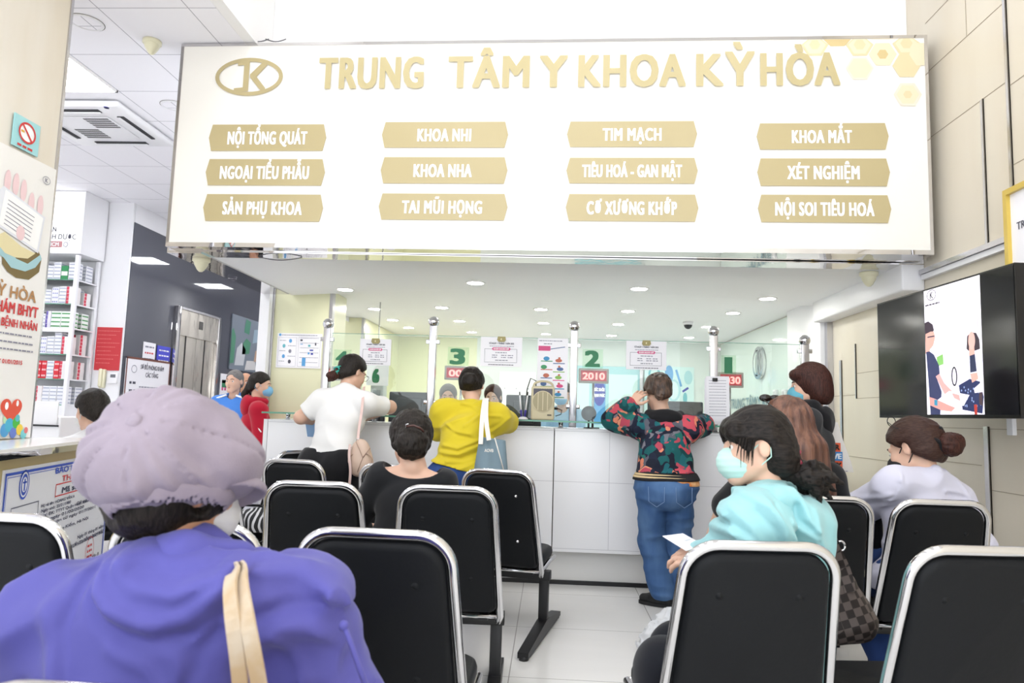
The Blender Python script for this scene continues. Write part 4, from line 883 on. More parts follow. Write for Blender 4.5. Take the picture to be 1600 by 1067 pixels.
# white printer behind the pharmacy counter
c = at(76, 662, 5.25); t = empty('printer', (c[0], 5.25, .8), 'white printer standing behind the pharmacy counter', 'printer')
b = MB(); b.box((c[0] - .18, 5.18, .80), (c[0] + .14, 5.48, 1.09), M_ACW, .012); b.build('body', t)
b = MB(); b.box((c[0] - .17, 5.168, 1.02), (c[0] + .12, 5.18, 1.2), M_ACW, .005); b.box((c[0] - .17, 5.16, 1.015), (c[0] + .135, 5.172, 1.028), M_DARK); b.build('paper_tray', t)
b = MB(); b.box((-4.1, 5.12, .0), (-3.35, 5.6, .78), M_CWHITE, .006); b.box((-4.1, 5.1, .78), (-3.35, 5.62, .80), M_CWHITE); tag(b.build('side_cabinet'), 'low white cabinet carrying the printer behind the pharmacy counter', 'cabinet')

# ================================================================ television wall
O = np.array([2.02, 4.54, 1.256]); r_ = np.array([.07, -1.22, 0]); TW = np.linalg.norm(r_); THt = .706; r_ = r_ / TW; nrm = np.cross(r_, (0, 0, 1.0))
tv = empty('television', (2.1, 3.93, 1.256), 'large black flat television on the cream wall showing a clinic video', 'television')
f = Board(O, r_, (0, 0, 1)); f.slab([(0, 0), (TW, 0), (TW, THt), (0, THt)], mat('tv case', '#0c0c0e', .3), -.05, -.001); f.slab([(.15, .1), (TW - .15, .1), (TW - .15, .5), (.15, .5)], MATS['tv case'], -.05, -.05); f.build('case', tv)
f = Board(O, r_, (0, 0, 1)); f.rect((.008, .016), (TW - .008, THt - .008), mat('dark screen', '#1b1c20', .14, spec=.3), .001)
ES = .6
def scr(n_, c_): return emat('screen ' + n_, c_, ES)
wht = scr('white', '#f6f2fb')
zb_ = .018; zt_ = THt - .01
xl = f.px(1447, 560)[0]; xr = f.px(1536, 560)[0]
f.rect((xl, zb_), (xr, zt_), wht, .002)
def P(pts, c_, l): f.poly([(min(max(u, xl), xr), min(max(v, zb_), zt_)) for u, v in [f.px(*q) for q in pts]], scr(c_, c_), l)
P([(1486, 576), (1512, 569), (1512, 640), (1488, 640)], '#ece8f4', .0022)
P([(1464, 558), (1474, 553), (1475, 569), (1466, 572)], '#86c06a', .0023); P([(1462, 575), (1481, 571), (1482, 640), (1466, 640)], '#dedce8', .0023)
P([(1445, 505), (1451, 502), (1458, 507), (1460, 516), (1456, 521), (1450, 529), (1447, 545)], '#3b2f3c', .0026)
P([(1447, 522), (1455, 518), (1460, 518), (1462, 527), (1459, 540), (1454, 546), (1452, 556), (1447, 552)], '#dca99c', .0028); P([(1450, 526), (1461, 524), (1461, 526), (1450, 528)], '#40364a', .0032)
P([(1448, 550), (1453, 549), (1460, 554), (1468, 571), (1469, 584), (1465, 592), (1472, 612), (1470, 648), (1455, 648), (1452, 600)], '#363c62', .003)
P([(1463, 588), (1469, 584), (1476, 598), (1490, 612), (1505, 622), (1498, 626), (1478, 618)], '#e0aaa6', .0034)
P([(1462, 628), (1484, 611), (1516, 617), (1507, 634), (1480, 633)], '#f0eefa', .0036)
P([(1488, 614), (1500, 617), (1502, 627), (1492, 622)], '#e0aaa6', .0038)
P([(1453, 620), (1462, 623), (1484, 633), (1494, 637), (1488, 643), (1472, 641), (1454, 633)], '#dd9f98', .0038); P([(1461, 624), (1466, 625), (1466, 634), (1461, 633)], '#3c8fb0', .004)
P([(1511, 545), (1512, 525), (1518, 519), (1526, 520), (1531, 530), (1532, 545), (1524, 548), (1514, 548)], '#3a3038', .0026)
c = f.px(1519, 532); f.disc(c, .026, .045, scr('face', '#e6b2a8'), .0028); P([(1515, 540), (1523, 540), (1524, 556), (1515, 556)], '#dca99c', .0027)
P([(1506, 556), (1514, 550), (1526, 548), (1536, 556), (1537, 580), (1528, 592), (1514, 594), (1504, 586)], '#e2e0ee', .0026); P([(1516, 556), (1524, 553), (1527, 580), (1517, 582)], '#2c3350', .0029)
P([(1499, 602), (1516, 592), (1532, 596), (1538, 620), (1536, 646), (1505, 640)], '#26305a', .003); P([(1517, 584), (1528, 582), (1530, 592), (1520, 598)], '#dca99c', .0034)
rn = random.Random(5)
for q in range(26): p = f.px(rn.uniform(1503, 1534), rn.uniform(603, 636)); f.disc(p, .005, .006, scr('dot', '#8fa0c8'), .0033, 6)
P([(1523, 607), (1540, 594), (1541, 600), (1541, 612), (1524, 614)], '#f2edf2', .0036); P([(1531, 614), (1536, 613), (1537, 634), (1531, 632)], '#4a3a40', .0037); P([(1523, 632), (1528, 632), (1528, 648), (1524, 648)], '#b03a30', .0035)
c = f.px(1492, 588); f.ring(c, .024, .05, .009, scr('chair', '#26242c'), .0031)
c = f.px(1456, 461); f.ring(c, .042, .03, .004, scr('logo', '#4a4650'), .003); f.text('K', c[0], c[1] - .018, .036, scr('logo', '#4a4650'), .026, .03, .003); f.scribble(c[0] - .06, c[0] + .07, c[1] - .055, .008, scr('logo', '#4a4650'), 1, .003)
P([(1525, 492), (1530, 491), (1532, 511), (1527, 512)], '#f0c9d4', .0025)
f.build('screen', tv)
b = MB(); b.box((2.12, 3.8, 1.45), (2.30, 4.06, 1.75), M_DARK); b.box((2.30, 3.7, 1.4), (2.449, 3.78, 1.8), M_DARK); b.box((2.30, 4.08, 1.4), (2.449, 4.16, 1.8), M_DARK); b.box((2.29, 3.7, 1.56), (2.31, 4.16, 1.64), M_DARK); b.build('wall_bracket', tv)
c = atx(1584, 664, 2.445); b = MB(); b.box((2.425, c[1] - .02, c[2] - .055), (2.449, c[1] + .03, c[2] + .055), M_ACW, .004); tag(b.build('wall_socket'), 'white wall socket under the television', 'socket')
f = Board((2.4, 3.66, 0), (0, -1, 0), (0, 0, 1)); zt2 = f.px(1590, 302)[1]; zb2 = f.px(1597, 604)[1]; xl = f.px(1588, 400)[0]
t = empty('framed_poster', tuple(f.W((xl, zb2))), 'white poster in a gold frame at the near end of the television wall', 'poster')
f.slab([(xl, zb2), (xl + .8, zb2), (xl + .8, zt2), (xl, zt2)], M_PAPER, .05, -.03); f.text('TRUNG TÂM', xl + .2, zt2 - .2, .04, M_PRINTD, .3, .03, .023); f.build('sheet', t)
g = Board((2.4, 3.66, 0), (0, -1, 0), (0, 0, 1)); M_GFR = mat('gold frame', '#d9bd5c', .3, .3)
for a, c in (((xl - .03, zb2 - .03), (xl, zt2 + .03)), ((xl + .8, zb2 - .03), (xl + .83, zt2 + .03)), ((xl, zt2), (xl + .8, zt2 + .03)), ((xl, zb2 - .03), (xl + .8, zb2))): g.slab([a, (c[0], a[1]), c, (a[0], c[1])], M_GFR, .04)
g.build('frame', t)
# ================================================================ rows of waiting benches
M_VINYL = mat('black vinyl', '#101215', .52, spec=.2, bump=((60, 60, 60), .12, .004))
M_BTUBE = mat('chrome tube', '#d6d6d9', .12, 1.0)
M_BLACKM = mat('black steel', '#161618', .45)
def rpoly(pts, rad, seg=6):
    """2-D outline with rounded corners (radius per corner)"""
    out = []; n = len(pts)
    for i in range(n):
        p = np.array(pts[i]); a = np.array(pts[i - 1]); c = np.array(pts[(i + 1) % n]); r = rad[i]
        if r <= 0: out.append(p); continue
        u = (a - p) / np.linalg.norm(a - p); v = (c - p) / np.linalg.norm(c - p)
        an = math.acos(np.clip(u @ v, -1, 1)); d = r / math.tan(an / 2); bis = (u + v) / np.linalg.norm(u + v); ce = p + bis * r / math.sin(an / 2)
        s0 = p + u * d - ce; s1 = p + v * d - ce; th = PI - an
        for k in range(seg + 1):
            t = k / seg; out.append(ce + (math.sin((1 - t) * th) * s0 + math.sin(t * th) * s1) / math.sin(th))
    return out
TILT = math.atan2(.16, .56)
def back_pt(x, h):                       # h measured up the reclined back from the seat end (z = .345)
    return np.array([x, .16 - h * math.sin(TILT), .345 + h * math.cos(TILT)])
HB = (.915 - .345 - .013) / math.cos(TILT)
def inset_slab(b, outline, t0, t1, m, to3, puff=.012):
    """padded slab: outline shrunk at both faces so that its edges look rounded"""
    P = [np.array(p) for p in outline]; c = sum(P) / len(P); rings = []
    for t, s in ((t0, .92), (t0 + (t1 - t0) * .12, .975), (t0 + (t1 - t0) * .35, 1.0), (t0 + (t1 - t0) * .65, 1.0), (t0 + (t1 - t0) * .88, .975), (t1, .92)):
        rings.append([to3(*(c + (p - c) * s), t) for p in P])
    n = len(P); vs = [q for r in rings for q in r]; fs = []
    for i in range(len(rings) - 1):
        for j in range(n): fs.append((i * n + j, i * n + (j + 1) % n, (i + 1) * n + (j + 1) % n, (i + 1) * n + j))
    fs.append(tuple(range(n - 1, -1, -1))); fs.append(tuple(len(vs) - n + j for j in range(n)))
    b.add(vs, fs, m, True)
nrmB = np.array([0, math.cos(TILT), math.sin(TILT)])       # out of the front of the backrest
def make_seat(parent, buttons):
    b = MB(); hw0, hw1 = .222, .186; path = []
    ol = rpoly([(-hw0, 0), (-hw1, HB), (hw1, HB), (hw0, 0)], [0, .085, .085, 0], 9)
    for y in (.60, .45, .3, .22): path.append(np.array([-.2, y, .372 if y > .3 else .36]))
    path.append(np.array([-.214, .178, .347])); 
    for p in ol[0:]: path.append(back_pt(*p) if len(path) else None)
    path[5] = back_pt(-hw0, .028)
    path[-1] = back_pt(hw0, .028)
    path.append(np.array([.214, .178, .347])); 
    for y in (.22, .3, .45, .60): path.append(np.array([.2, y, .372 if y > .3 else .36]))
    b.tube(path, .0135, M_BTUBE, 12); b.tube([(-.205, .185, .362), (.205, .185, .362)], .008, M_BTUBE, 8); b.tube([(-.2, .60, .372), (.2, .60, .372)], .0135, M_BTUBE, 10)
    fr = b.build('chair_frame', parent, False)
    b = MB(); ol = rpoly([(-.203, .045), (-.172, HB - .016), (.172, HB - .016), (.203, .045)], [.03, .072, .072, .03], 9)
    inset_slab(b, ol, -.017, .03, M_VINYL, lambda x, h, t: back_pt(x, h) + nrmB * t); b.build('backrest', fr, False)
    b = MB(); ol = rpoly([(-.205, .175), (-.2, .62), (.2, .62), (.205, .175)], [.04, .09, .09, .04], 9)
    inset_slab(b, [p for p in ol], .38, .445, M_VINYL, lambda x, y, t: np.array([x, y, t])); b.build('seat', fr, False)
    for x in (-.1, .1):
        for h in (HB - .125, .2):
            q = back_pt(x, h) - nrmB * .017; b = MB()
            if buttons: b.lathe([(0, .007), (.006, .005), (.0085, .0)], q, M_CHROME, 10, -nrmB)
            else: b.lathe([(0, .0035), (.006, .003), (.008, .001), (.013, -.0015)], q, M_VINYL, 12, -nrmB)
            b.build('button', fr, False)
    return fr
def make_bench(loc, rz, xs, label, buttons, legs):
    t = empty('waiting_bench', loc, label, 'bench', 'black waiting benches', rz)
    first = make_seat(t, buttons); first.location = (xs[0], 0, 0)
    for x in xs[1:]:
        c = copy_tree(first, t); c.location = (x, 0, 0)
    b = MB(); b.box((min(xs) - .2, .30, .295), (max(xs) + .235, .36, .345), M_BLACKM, .004)
    for x in xs:
        for s in (-.15, .15): b.box((x + s - .018, .18, .345), (x + s + .018, .56, .362), M_BLACKM)
    b.build('beam', t, False)
    for x in legs:
        b = MB(); b.box((x - .025, .305, .05), (x + .025, .355, .3), M_BLACKM, .004); b.prism([(x - .028, -.14, .012), (x - .028, .70, .012), (x - .028, .70, .035), (x - .028, .36, .085), (x - .028, .29, .085), (x - .028, -.14, .04)], (.056, 0, 0), M_BLACKM)
        for y in (-.12, .68): b.cyl((x, y, 0), (x, y, .02), .024, M_BLACKM, 14)
        b.build('leg', t, False)
    return t
def row(pts, label, buttons=False, legs=None):
    """bench through the top-of-back centres pts = [(X, Y), ...], left to right"""
    p0 = np.array(pts[0]); p1 = np.array(pts[-1]); d = p1 - p0; L = np.linalg.norm(d); rz = math.atan2(d[1], d[0]) if L > 0 else 0
    xs = [((np.array(p) - p0) @ d) / L if L > 0 else 0.0 for p in pts]
    return make_bench((p0[0], p0[1], 0), rz, xs, label, buttons, [x for x in (legs if legs is not None else (xs[0] + .1, xs[-1] + .2))])
row([(-1.42, 1.80), (-.91, 1.79), (-.42, 1.775)], 'black waiting bench with chrome tubes directly in front of the woman in the cap')
row([(-.945, 2.885), (-.402, 2.90)], 'black waiting bench in the second row, where the woman in black sits')
row([(-2.05, 4.21), (-1.473, 4.08), (-.87, 3.955), (-.272, 3.845)], 'black waiting bench with shiny buttons nearest the reception counter', True)
row([(.525, 1.82), (1.09, 1.875), (1.62, 1.93)], 'black waiting bench where the woman in the mint hoodie sits')
row([(1.13, 3.035), (1.60, 3.05)], 'black waiting bench below the television, where the woman in pale grey sits')
row([(-.95, .74), (-.42, .74)], 'black waiting bench under the woman in the lavender cap')
make_bench((-1.76, 4.97, 0), math.radians(72), [0.0], 'single black waiting chair turned aside in front of the white counter', True, [0.1])
# ================================================================ rounded bodies: signed distances meshed by surface nets
A3 = lambda *v: np.array(v, np.float32)
def nrm(v): v = np.array(v, float); return v / (np.linalg.norm(v) + 1e-12)
class S:
    """a distance function with the points that bound it"""
    def __init__(s, f, pts): s.f = f; s.pts = pts
def cone(a, b, ra, rb=None):
    rb = ra if rb is None else rb
    a = np.array(a, np.float32); b = np.array(b, np.float32); ba = b - a; L2 = float(ba @ ba) + 1e-12
    def f(p):
        pa = p - a; t = np.clip(pa @ ba / L2, 0, 1); return np.linalg.norm(pa - t[:, None] * ba, axis=1) - (ra + (rb - ra) * t)
    return S(f, [(a, ra), (b, rb)])
def chain(pts, rs): return [cone(pts[i], pts[i + 1], rs[i], rs[i + 1]) for i in range(len(pts) - 1)]
def ell(c, r, ax=None):
    c = np.array(c, np.float32); r = np.array(r, np.float32); M = None if ax is None else np.array(ax, np.float32).T
    def f(p):
        q = p - c
        if M is not None: q = q @ M
        k0 = np.linalg.norm(q / r, axis=1); k1 = np.linalg.norm(q / (r * r), axis=1); return k0 * (k0 - 1) / np.maximum(k1, 1e-6)
    return S(f, [(c, float(max(r)))])
def rbox(c, h, rad, ax=None):
    c = np.array(c, np.float32); h = np.array(h, np.float32) - rad; M = None if ax is None else np.array(ax, np.float32).T
    def f(p):
        q = p - c
        if M is not None: q = q @ M
        q = np.abs(q) - h; return np.linalg.norm(np.maximum(q, 0), axis=1) + np.minimum(q.max(axis=1), 0) - rad
    return S(f, [(c, float(np.linalg.norm(h) + rad))])
def half(pt, n):
    """negative on the side away from n"""
    pt = np.array(pt, np.float32); n = np.array(nrm(n), np.float32)
    return S(lambda p: (p - pt) @ n, [])
def smin(a, b, k):
    if k <= 0: return np.minimum(a, b)
    h = np.clip(.5 + .5 * (b - a) / k, 0, 1); return b + (a - b) * h - k * h * (1 - h)
def U(items, k=.02):
    items = [x for x in items if x is not None]
    def f(p):
        d = None
        for it in items:
            kk = k
            if isinstance(it, tuple): it, kk = it
            v = it.f(p); d = v if d is None else smin(d, v, kk)
        return d
    return S(f, [q for it in items for q in (it[0] if isinstance(it, tuple) else it).pts])
def SUB(a, b, k=.006): return S(lambda p: -smin(-a.f(p), b.f(p), k), a.pts)
def INT(a, b, k=.004): return S(lambda p: -smin(-a.f(p), -b.f(p), k), a.pts)
def GROW(a, t): return S(lambda p: a.f(p) - t, [(c, r + t) for c, r in a.pts])
def _hash(ix, iy, iz, seed):
    n = (ix * 374761393 + iy * 668265263 + iz * 1442695041 + seed * 1274126177) & 0xffffffff
    n = ((n ^ (n >> 13)) * 1274126177) & 0xffffffff
    return ((n ^ (n >> 16)) & 0xffff).astype(np.float32) / 65535.0
def vnoise(p, seed=0):
    i = np.floor(p).astype(np.int64); t = p - i; t = t * t * (3 - 2 * t); r = 0
    for a in (0, 1):
        for b in (0, 1):
            for c in (0, 1):
                w = (t[:, 0] if a else 1 - t[:, 0]) * (t[:, 1] if b else 1 - t[:, 1]) * (t[:, 2] if c else 1 - t[:, 2])
                r = r + w * _hash(i[:, 0] + a, i[:, 1] + b, i[:, 2] + c, seed)
    return r
def FOLD(a, amp, freq, seed=0, ax=None, ridge=True):
    """push the surface in and out in soft folds; freq per axis (of ax when given)"""
    fr = np.array(freq if isinstance(freq, tuple) else (freq,) * 3, np.float32); M = None if ax is None else np.array(ax, np.float32).T
    def f(p):
        q = p if M is None else p @ M
        n = vnoise(q * fr + 17.3, seed)
        n = (1 - np.abs(2 * n - 1)) if ridge else n
        m = vnoise(q * fr * 2.1 + 5.1, seed + 3)
        return a.f(p) - amp * (n - .5) * 1.4 - amp * .35 * (m - .5)
    return S(f, [(c, r + amp) for c, r in a.pts])
def CREASE(a, lines, amp, wd, ax=1):
    """raise (amp > 0) or sink folds that run along drawn lines, as seen along one world axis"""
    keep = [i for i in range(3) if i != ax]; L = [[np.array(q, np.float32)[keep] for q in ln] for ln in lines]
    def f(p):
        q = p[:, keep]; d = None
        for ln in L:
            for i in range(len(ln) - 1):
                ba = ln[i + 1] - ln[i]; t = np.clip((q - ln[i]) @ ba / (ba @ ba + 1e-9), 0, 1); e = np.linalg.norm(q - ln[i] - t[:, None] * ba, axis=1)
                d = e if d is None else np.minimum(d, e)
        return a.f(p) - amp * np.exp(-(d / wd) ** 2)
    return S(f, [(c, r + abs(amp)) for c, r in a.pts])
def surfnet(f, lo, hi, h):
    st = 4; lo = np.array(lo, float); n = np.ceil((np.array(hi) - lo) / (h * st)).astype(int) + 1
    gx = [lo[i] + np.arange(n[i] + 1) * h * st for i in range(3)]
    P = np.stack(np.meshgrid(*gx, indexing='ij'), -1).reshape(-1, 3).astype(np.float32)
    c = f(P).reshape(n + 1)
    near = np.abs(c) < 1.35 * h * st; act = np.zeros(n, bool)
    for a in (0, 1):
        for b in (0, 1):
            for d in (0, 1): act |= near[a:n[0] + a, b:n[1] + b, d:n[2] + d]
    N = n * st + 1
    v = np.repeat(np.repeat(np.repeat(c[:-1, :-1, :-1], st, 0), st, 1), st, 2); v = np.pad(v, ((0, 1),) * 3, mode='edge').astype(np.float32)
    v = np.where(np.abs(v) < 1e-5, 1e-5, v)
    m = np.repeat(np.repeat(np.repeat(act, st, 0), st, 1), st, 2); m2 = np.zeros(N, bool)
    for a in (0, 1):
        for b in (0, 1):
            for d in (0, 1): m2[a:a + N[0] - 1, b:b + N[1] - 1, d:d + N[2] - 1] |= m
    I = np.argwhere(m2); out = np.empty(len(I), np.float32)
    for s_ in range(0, len(I), 400000): out[s_:s_ + 400000] = f((lo + I[s_:s_ + 400000] * h).astype(np.float32))
    v[m2] = out
    g = v < 0; cnt = np.zeros(N - 1, np.int8)
    for a in (0, 1):
        for b in (0, 1):
            for d in (0, 1): cnt += g[a:N[0] - 1 + a, b:N[1] - 1 + b, d:N[2] - 1 + d]
    cells = np.argwhere((cnt > 0) & (cnt < 8))
    if len(cells) == 0: return np.zeros((0, 3)), []
    off = np.array([(a, b, d) for a in (0, 1) for b in (0, 1) for d in (0, 1)])
    cv = np.stack([v[cells[:, 0] + o[0], cells[:, 1] + o[1], cells[:, 2] + o[2]] for o in off], 1)
    acc = np.zeros((len(cells), 3)); k = np.zeros(len(cells))
    for i in range(8):
        for j in range(i + 1, 8):
            if np.abs(off[i] - off[j]).sum() != 1: continue
            x = (cv[:, i] < 0) != (cv[:, j] < 0); t = np.where(x, cv[:, i] / np.where(x, cv[:, i] - cv[:, j], 1), 0)
            acc += np.where(x[:, None], off[i] + (off[j] - off[i]) * t[:, None], 0); k += x
    V = lo + (cells + acc / k[:, None]) * h
    idx = -np.ones(N - 1, np.int64); idx[cells[:, 0], cells[:, 1], cells[:, 2]] = np.arange(len(cells))
    Q = []
    for ax in range(3):
        o = [0, 0, 0]; o[ax] = 1; b, d = (ax + 1) % 3, (ax + 2) % 3
        s0 = tuple(slice(0, N[i] - o[i]) for i in range(3)); s1 = tuple(slice(o[i], N[i]) for i in range(3))
        e = np.argwhere(g[s0] != g[s1]); e = e[(e[:, b] > 0) & (e[:, d] > 0) & (e[:, b] < N[b] - 1) & (e[:, d] < N[d] - 1)]
        eb = np.zeros(3, int); eb[b] = 1; ed = np.zeros(3, int); ed[d] = 1
        q = np.stack([idx[tuple((e - eb - ed).T)], idx[tuple((e - ed).T)], idx[tuple(e.T)], idx[tuple((e - eb).T)]], 1)
        fl = g[tuple(e.T)]; q = np.where(fl[:, None], q, q[:, ::-1]); Q.append(q[(q >= 0).all(1)])
    return V, np.concatenate(Q)
def solid(name, s, h, m, parent=None, pad=.02, clip=None):
    """mesh a distance function as one object"""
    lo = np.min([np.array(c) - r for c, r in s.pts], 0) - pad; hi = np.max([np.array(c) + r for c, r in s.pts], 0) + pad
    if clip is not None: lo = np.maximum(lo, clip[0]); hi = np.minimum(hi, clip[1])
    V, Q = surfnet(s.f, lo, hi, h)
    me = bpy.data.meshes.new(name)
    if parent is not None:
        M = np.array(rootmat(parent).inverted()); V = V @ M[:3, :3].T + M[:3, 3]
    if len(V):
        me.vertices.add(len(V)); me.vertices.foreach_set('co', V.astype(np.float32).ravel())
        me.loops.add(len(Q) * 4); me.loops.foreach_set('vertex_index', np.array(Q, np.int32).ravel())
        me.polygons.add(len(Q)); me.polygons.foreach_set('loop_start', np.arange(len(Q), dtype=np.int32) * 4); me.polygons.foreach_set('loop_total', np.full(len(Q), 4, np.int32))
        me.polygons.foreach_set('use_smooth', np.ones(len(Q), bool)); me.update(calc_edges=True); me.validate()
    me.materials.append(m)
    o = bpy.data.objects.new(name, me); COL.objects.link(o); o.parent = parent
    return o

# ---------------------------------------------------------------- people
M_SKIN = mat('skin', '#dcb39b', .5, sss=.12); M_SKIND = mat('skin tan', '#c99677', .5, sss=.12); M_EYE = mat('eye', '#2a1c17', .2); M_EYEW = mat('eye white', '#e9e4df', .3); M_LIP = mat('lips', '#b9746a', .45)
def hairmat(name, col, sc, rough=.38, hi='#2b2521'):
    m = mat(name, col, rough + .12, spec=.22, bump=(sc, .5, .004), var=(hi, sc)); return m
H_BLACK = hairmat('black hair', '#17130f', (260, 60, 60)); H_BLACKV = hairmat('black hair down', '#17130f', (240, 240, 22)); H_BROWN = hairmat('brown hair', '#4a2c20', (240, 240, 20), hi='#5f3d2e'); H_DKBR = hairmat('dark brown hair', '#2b1713', (240, 240, 22), hi='#4a2a22'); H_BRPULL = hairmat('brown hair pulled', '#33201b', (60, 60, 230), hi='#432e26'); H_GREY = hairmat('grey hair', '#6d6a68', (200, 200, 120), .5, '#8d8a87')
def cloth(name, col, wv=420, st=.18, var=None): return mat(name, col, .85, spec=.2, bump=(wv, st, .002), sheen=.15, var=var)
def frame_of(yaw, pitch=0.0, roll=0.0):
    """axes (right, forward, up) of something facing yaw (0 = away from the camera, + = to the left), nodding down by pitch"""
    y = math.radians(yaw); p = math.radians(pitch); r = math.radians(roll)
    f = np.array([-math.sin(y) * math.cos(p), math.cos(y) * math.cos(p), -math.sin(p)]); rt = np.array([math.cos(y), math.sin(y), 0.0]); up = np.cross(rt, f)
    return np.array([rt * math.cos(r) + up * math.sin(r), f, up * math.cos(r) - rt * math.sin(r)])
class Head:
    def __init__(s, c, yaw, pitch=0, roll=0, k=1.0): s.c = np.array(c, float); s.A = frame_of(yaw, pitch, roll); s.k = k
    def w(s, x, y, z): return s.c + (x * s.A[0] + y * s.A[1] + z * s.A[2]) * s.k
    def e(s, c, r): return ell(s.w(*c), np.array(r) * s.k, s.A)
    def cn(s, a, b, ra, rb=None): return cone(s.w(*a), s.w(*b), ra * s.k, None if rb is None else rb * s.k)
    def hf(s, p, n): return half(s.w(*p), n[0] * s.A[0] + n[1] * s.A[1] + n[2] * s.A[2])
    def skull(s):
        """face and skull with nose, brows, sockets, mouth, chin and ears"""
        d = U([s.e((0, -.014, .03), (.074, .092, .084)), s.e((0, .03, -.03), (.06, .06, .075))], .03)
        d = U([d, (s.cn((.045, .0, -.052), (.014, .064, -.092), .02, .017), .03), (s.cn((-.045, 0, -.052), (-.014, .064, -.092), .02, .017), .03), (s.cn((-.012, .07, -.094), (.012, .07, -.094), .017), .02), (s.e((.036, .058, -.024), (.022, .02, .022)), .025), (s.e((-.036, .058, -.024), (.022, .02, .022)), .025)])
        for x in (-1, 1): d = SUB(d, s.e((x * .031, .096, .004), (.017, .016, .012)), .014)
        d = U([d, (s.cn((.012, .08, .02), (.045, .07, .02), .009, .007), .014), (s.cn((-.012, .08, .02), (-.045, .07, .02), .009, .007), .014), (s.cn((0, .084, .012), (0, .1, -.026), .008, .0115), .012), (s.e((.012, .09, -.03), (.008, .009, .007)), .008), (s.e((-.012, .09, -.03), (.008, .009, .007)), .008), (s.cn((-.016, .083, -.052), (.016, .083, -.052), .008), .012), (s.cn((-.014, .08, -.064), (.014, .08, -.064), .008), .012)])
        for x in (-1, 1):
            ear = SUB(s.e((x * .077, -.012, -.006), (.01, .018, .028)), s.e((x * .087, -.006, -.002), (.007, .01, .017)), .006)
            d = U([d, (ear, .008)])
        return d
    def neck(s, base, r=.05): return cone(s.w(0, -.02, -.05), base, r * .95, r * 1.08)
    def cap(s, t=.014, cut=True, low=0.0):
        """close hair over the skull; cut along the hairline from forehead to nape"""
        d = U([s.e((0, -.016, .032), (.074 + t, .09 + t, .084 + t)), s.e((0, -.05, -.03), (.062 + t * .7, .05 + t * .7, .05))], .03)
        if cut: d = INT(d, s.hf((0, .083, .068), (0, .67 - low, -.74)), .012)
        for x in (-1, 1): d = SUB(d, s.e((x * .084, .0, -.012), (.02, .028, .036)), .008)
        return d
    def mask(s, col_m, parent, h, loops=True):
        d = U([s.e((0, .058, -.05), (.062, .062, .055)), s.e((0, .085, -.04), (.028, .034, .04))], .02)
        inner = GROW(U([s.e((0, .03, -.03), (.06, .06, .075)), s.cn((.045, 0, -.052), (.014, .064, -.092), .02, .017), s.cn((-.045, 0, -.052), (-.014, .064, -.092), .02, .017), s.cn((0, .084, .012), (0, .1, -.026), .008, .0115)], .03), -.001)
        d = INT(d, s.hf((0, .03, 0), (0, -1, 0)), .004); d = INT(d, s.hf((0, 0, -.006), (0, -.15, 1)), .004)
        pl = S(lambda p, d=d: d.f(p) - .0009 * np.sin(((p - s.c.astype(np.float32)) @ s.A[2].astype(np.float32)) / s.k * 330), d.pts)
        o = solid('face_mask', pl, h, col_m, parent)
        if loops:
            b = MB()
            for x in (-1, 1):
                b.tube([s.w(x * .05, .045, -.022), s.w(x * .068, .02, -.006), s.w(x * .078, -.014, .024), s.w(x * .08, -.03, .008), s.w(x * .076, -.03, -.03), s.w(x * .066, .0, -.055), s.w(x * .048, .04, -.07)], .0022 * s.k, col_m, 6)
            b.build('ear_loop', o)
        return o
    def eyes(s, parent):
        for x in (-1, 1):
            b = MB(); b.ball(tuple(s.w(x * .031, .0722, .003)), .0118 * s.k, M_EYEW, 12); b.ball(tuple(s.w(x * .031, .0797, .003)), .0062 * s.k, M_EYE, 10); b.build('eye', parent)
            b = MB(); b.tube([s.w(x * .012, .09, .024), s.w(x * .03, .086, .029), s.w(x * .047, .074, .025)], [.002 * s.k, .003 * s.k, .0015 * s.k], H_BLACK, 6); b.build('eyebrow', parent)
    def lips(s, parent):
        b = MB(); b.tube([s.w(-.021, .083, -.058), s.w(-.008, .091, -.056), s.w(0, .0905, -.057), s.w(.008, .091, -.056), s.w(.021, .083, -.058)], [.002, .004, .0038, .004, .002], M_LIP, 8); b.tube([s.w(-.018, .083, -.061), s.w(0, .09, -.064), s.w(.018, .083, -.061)], [.002, .0046, .002], M_LIP, 8); b.build('lips', parent)
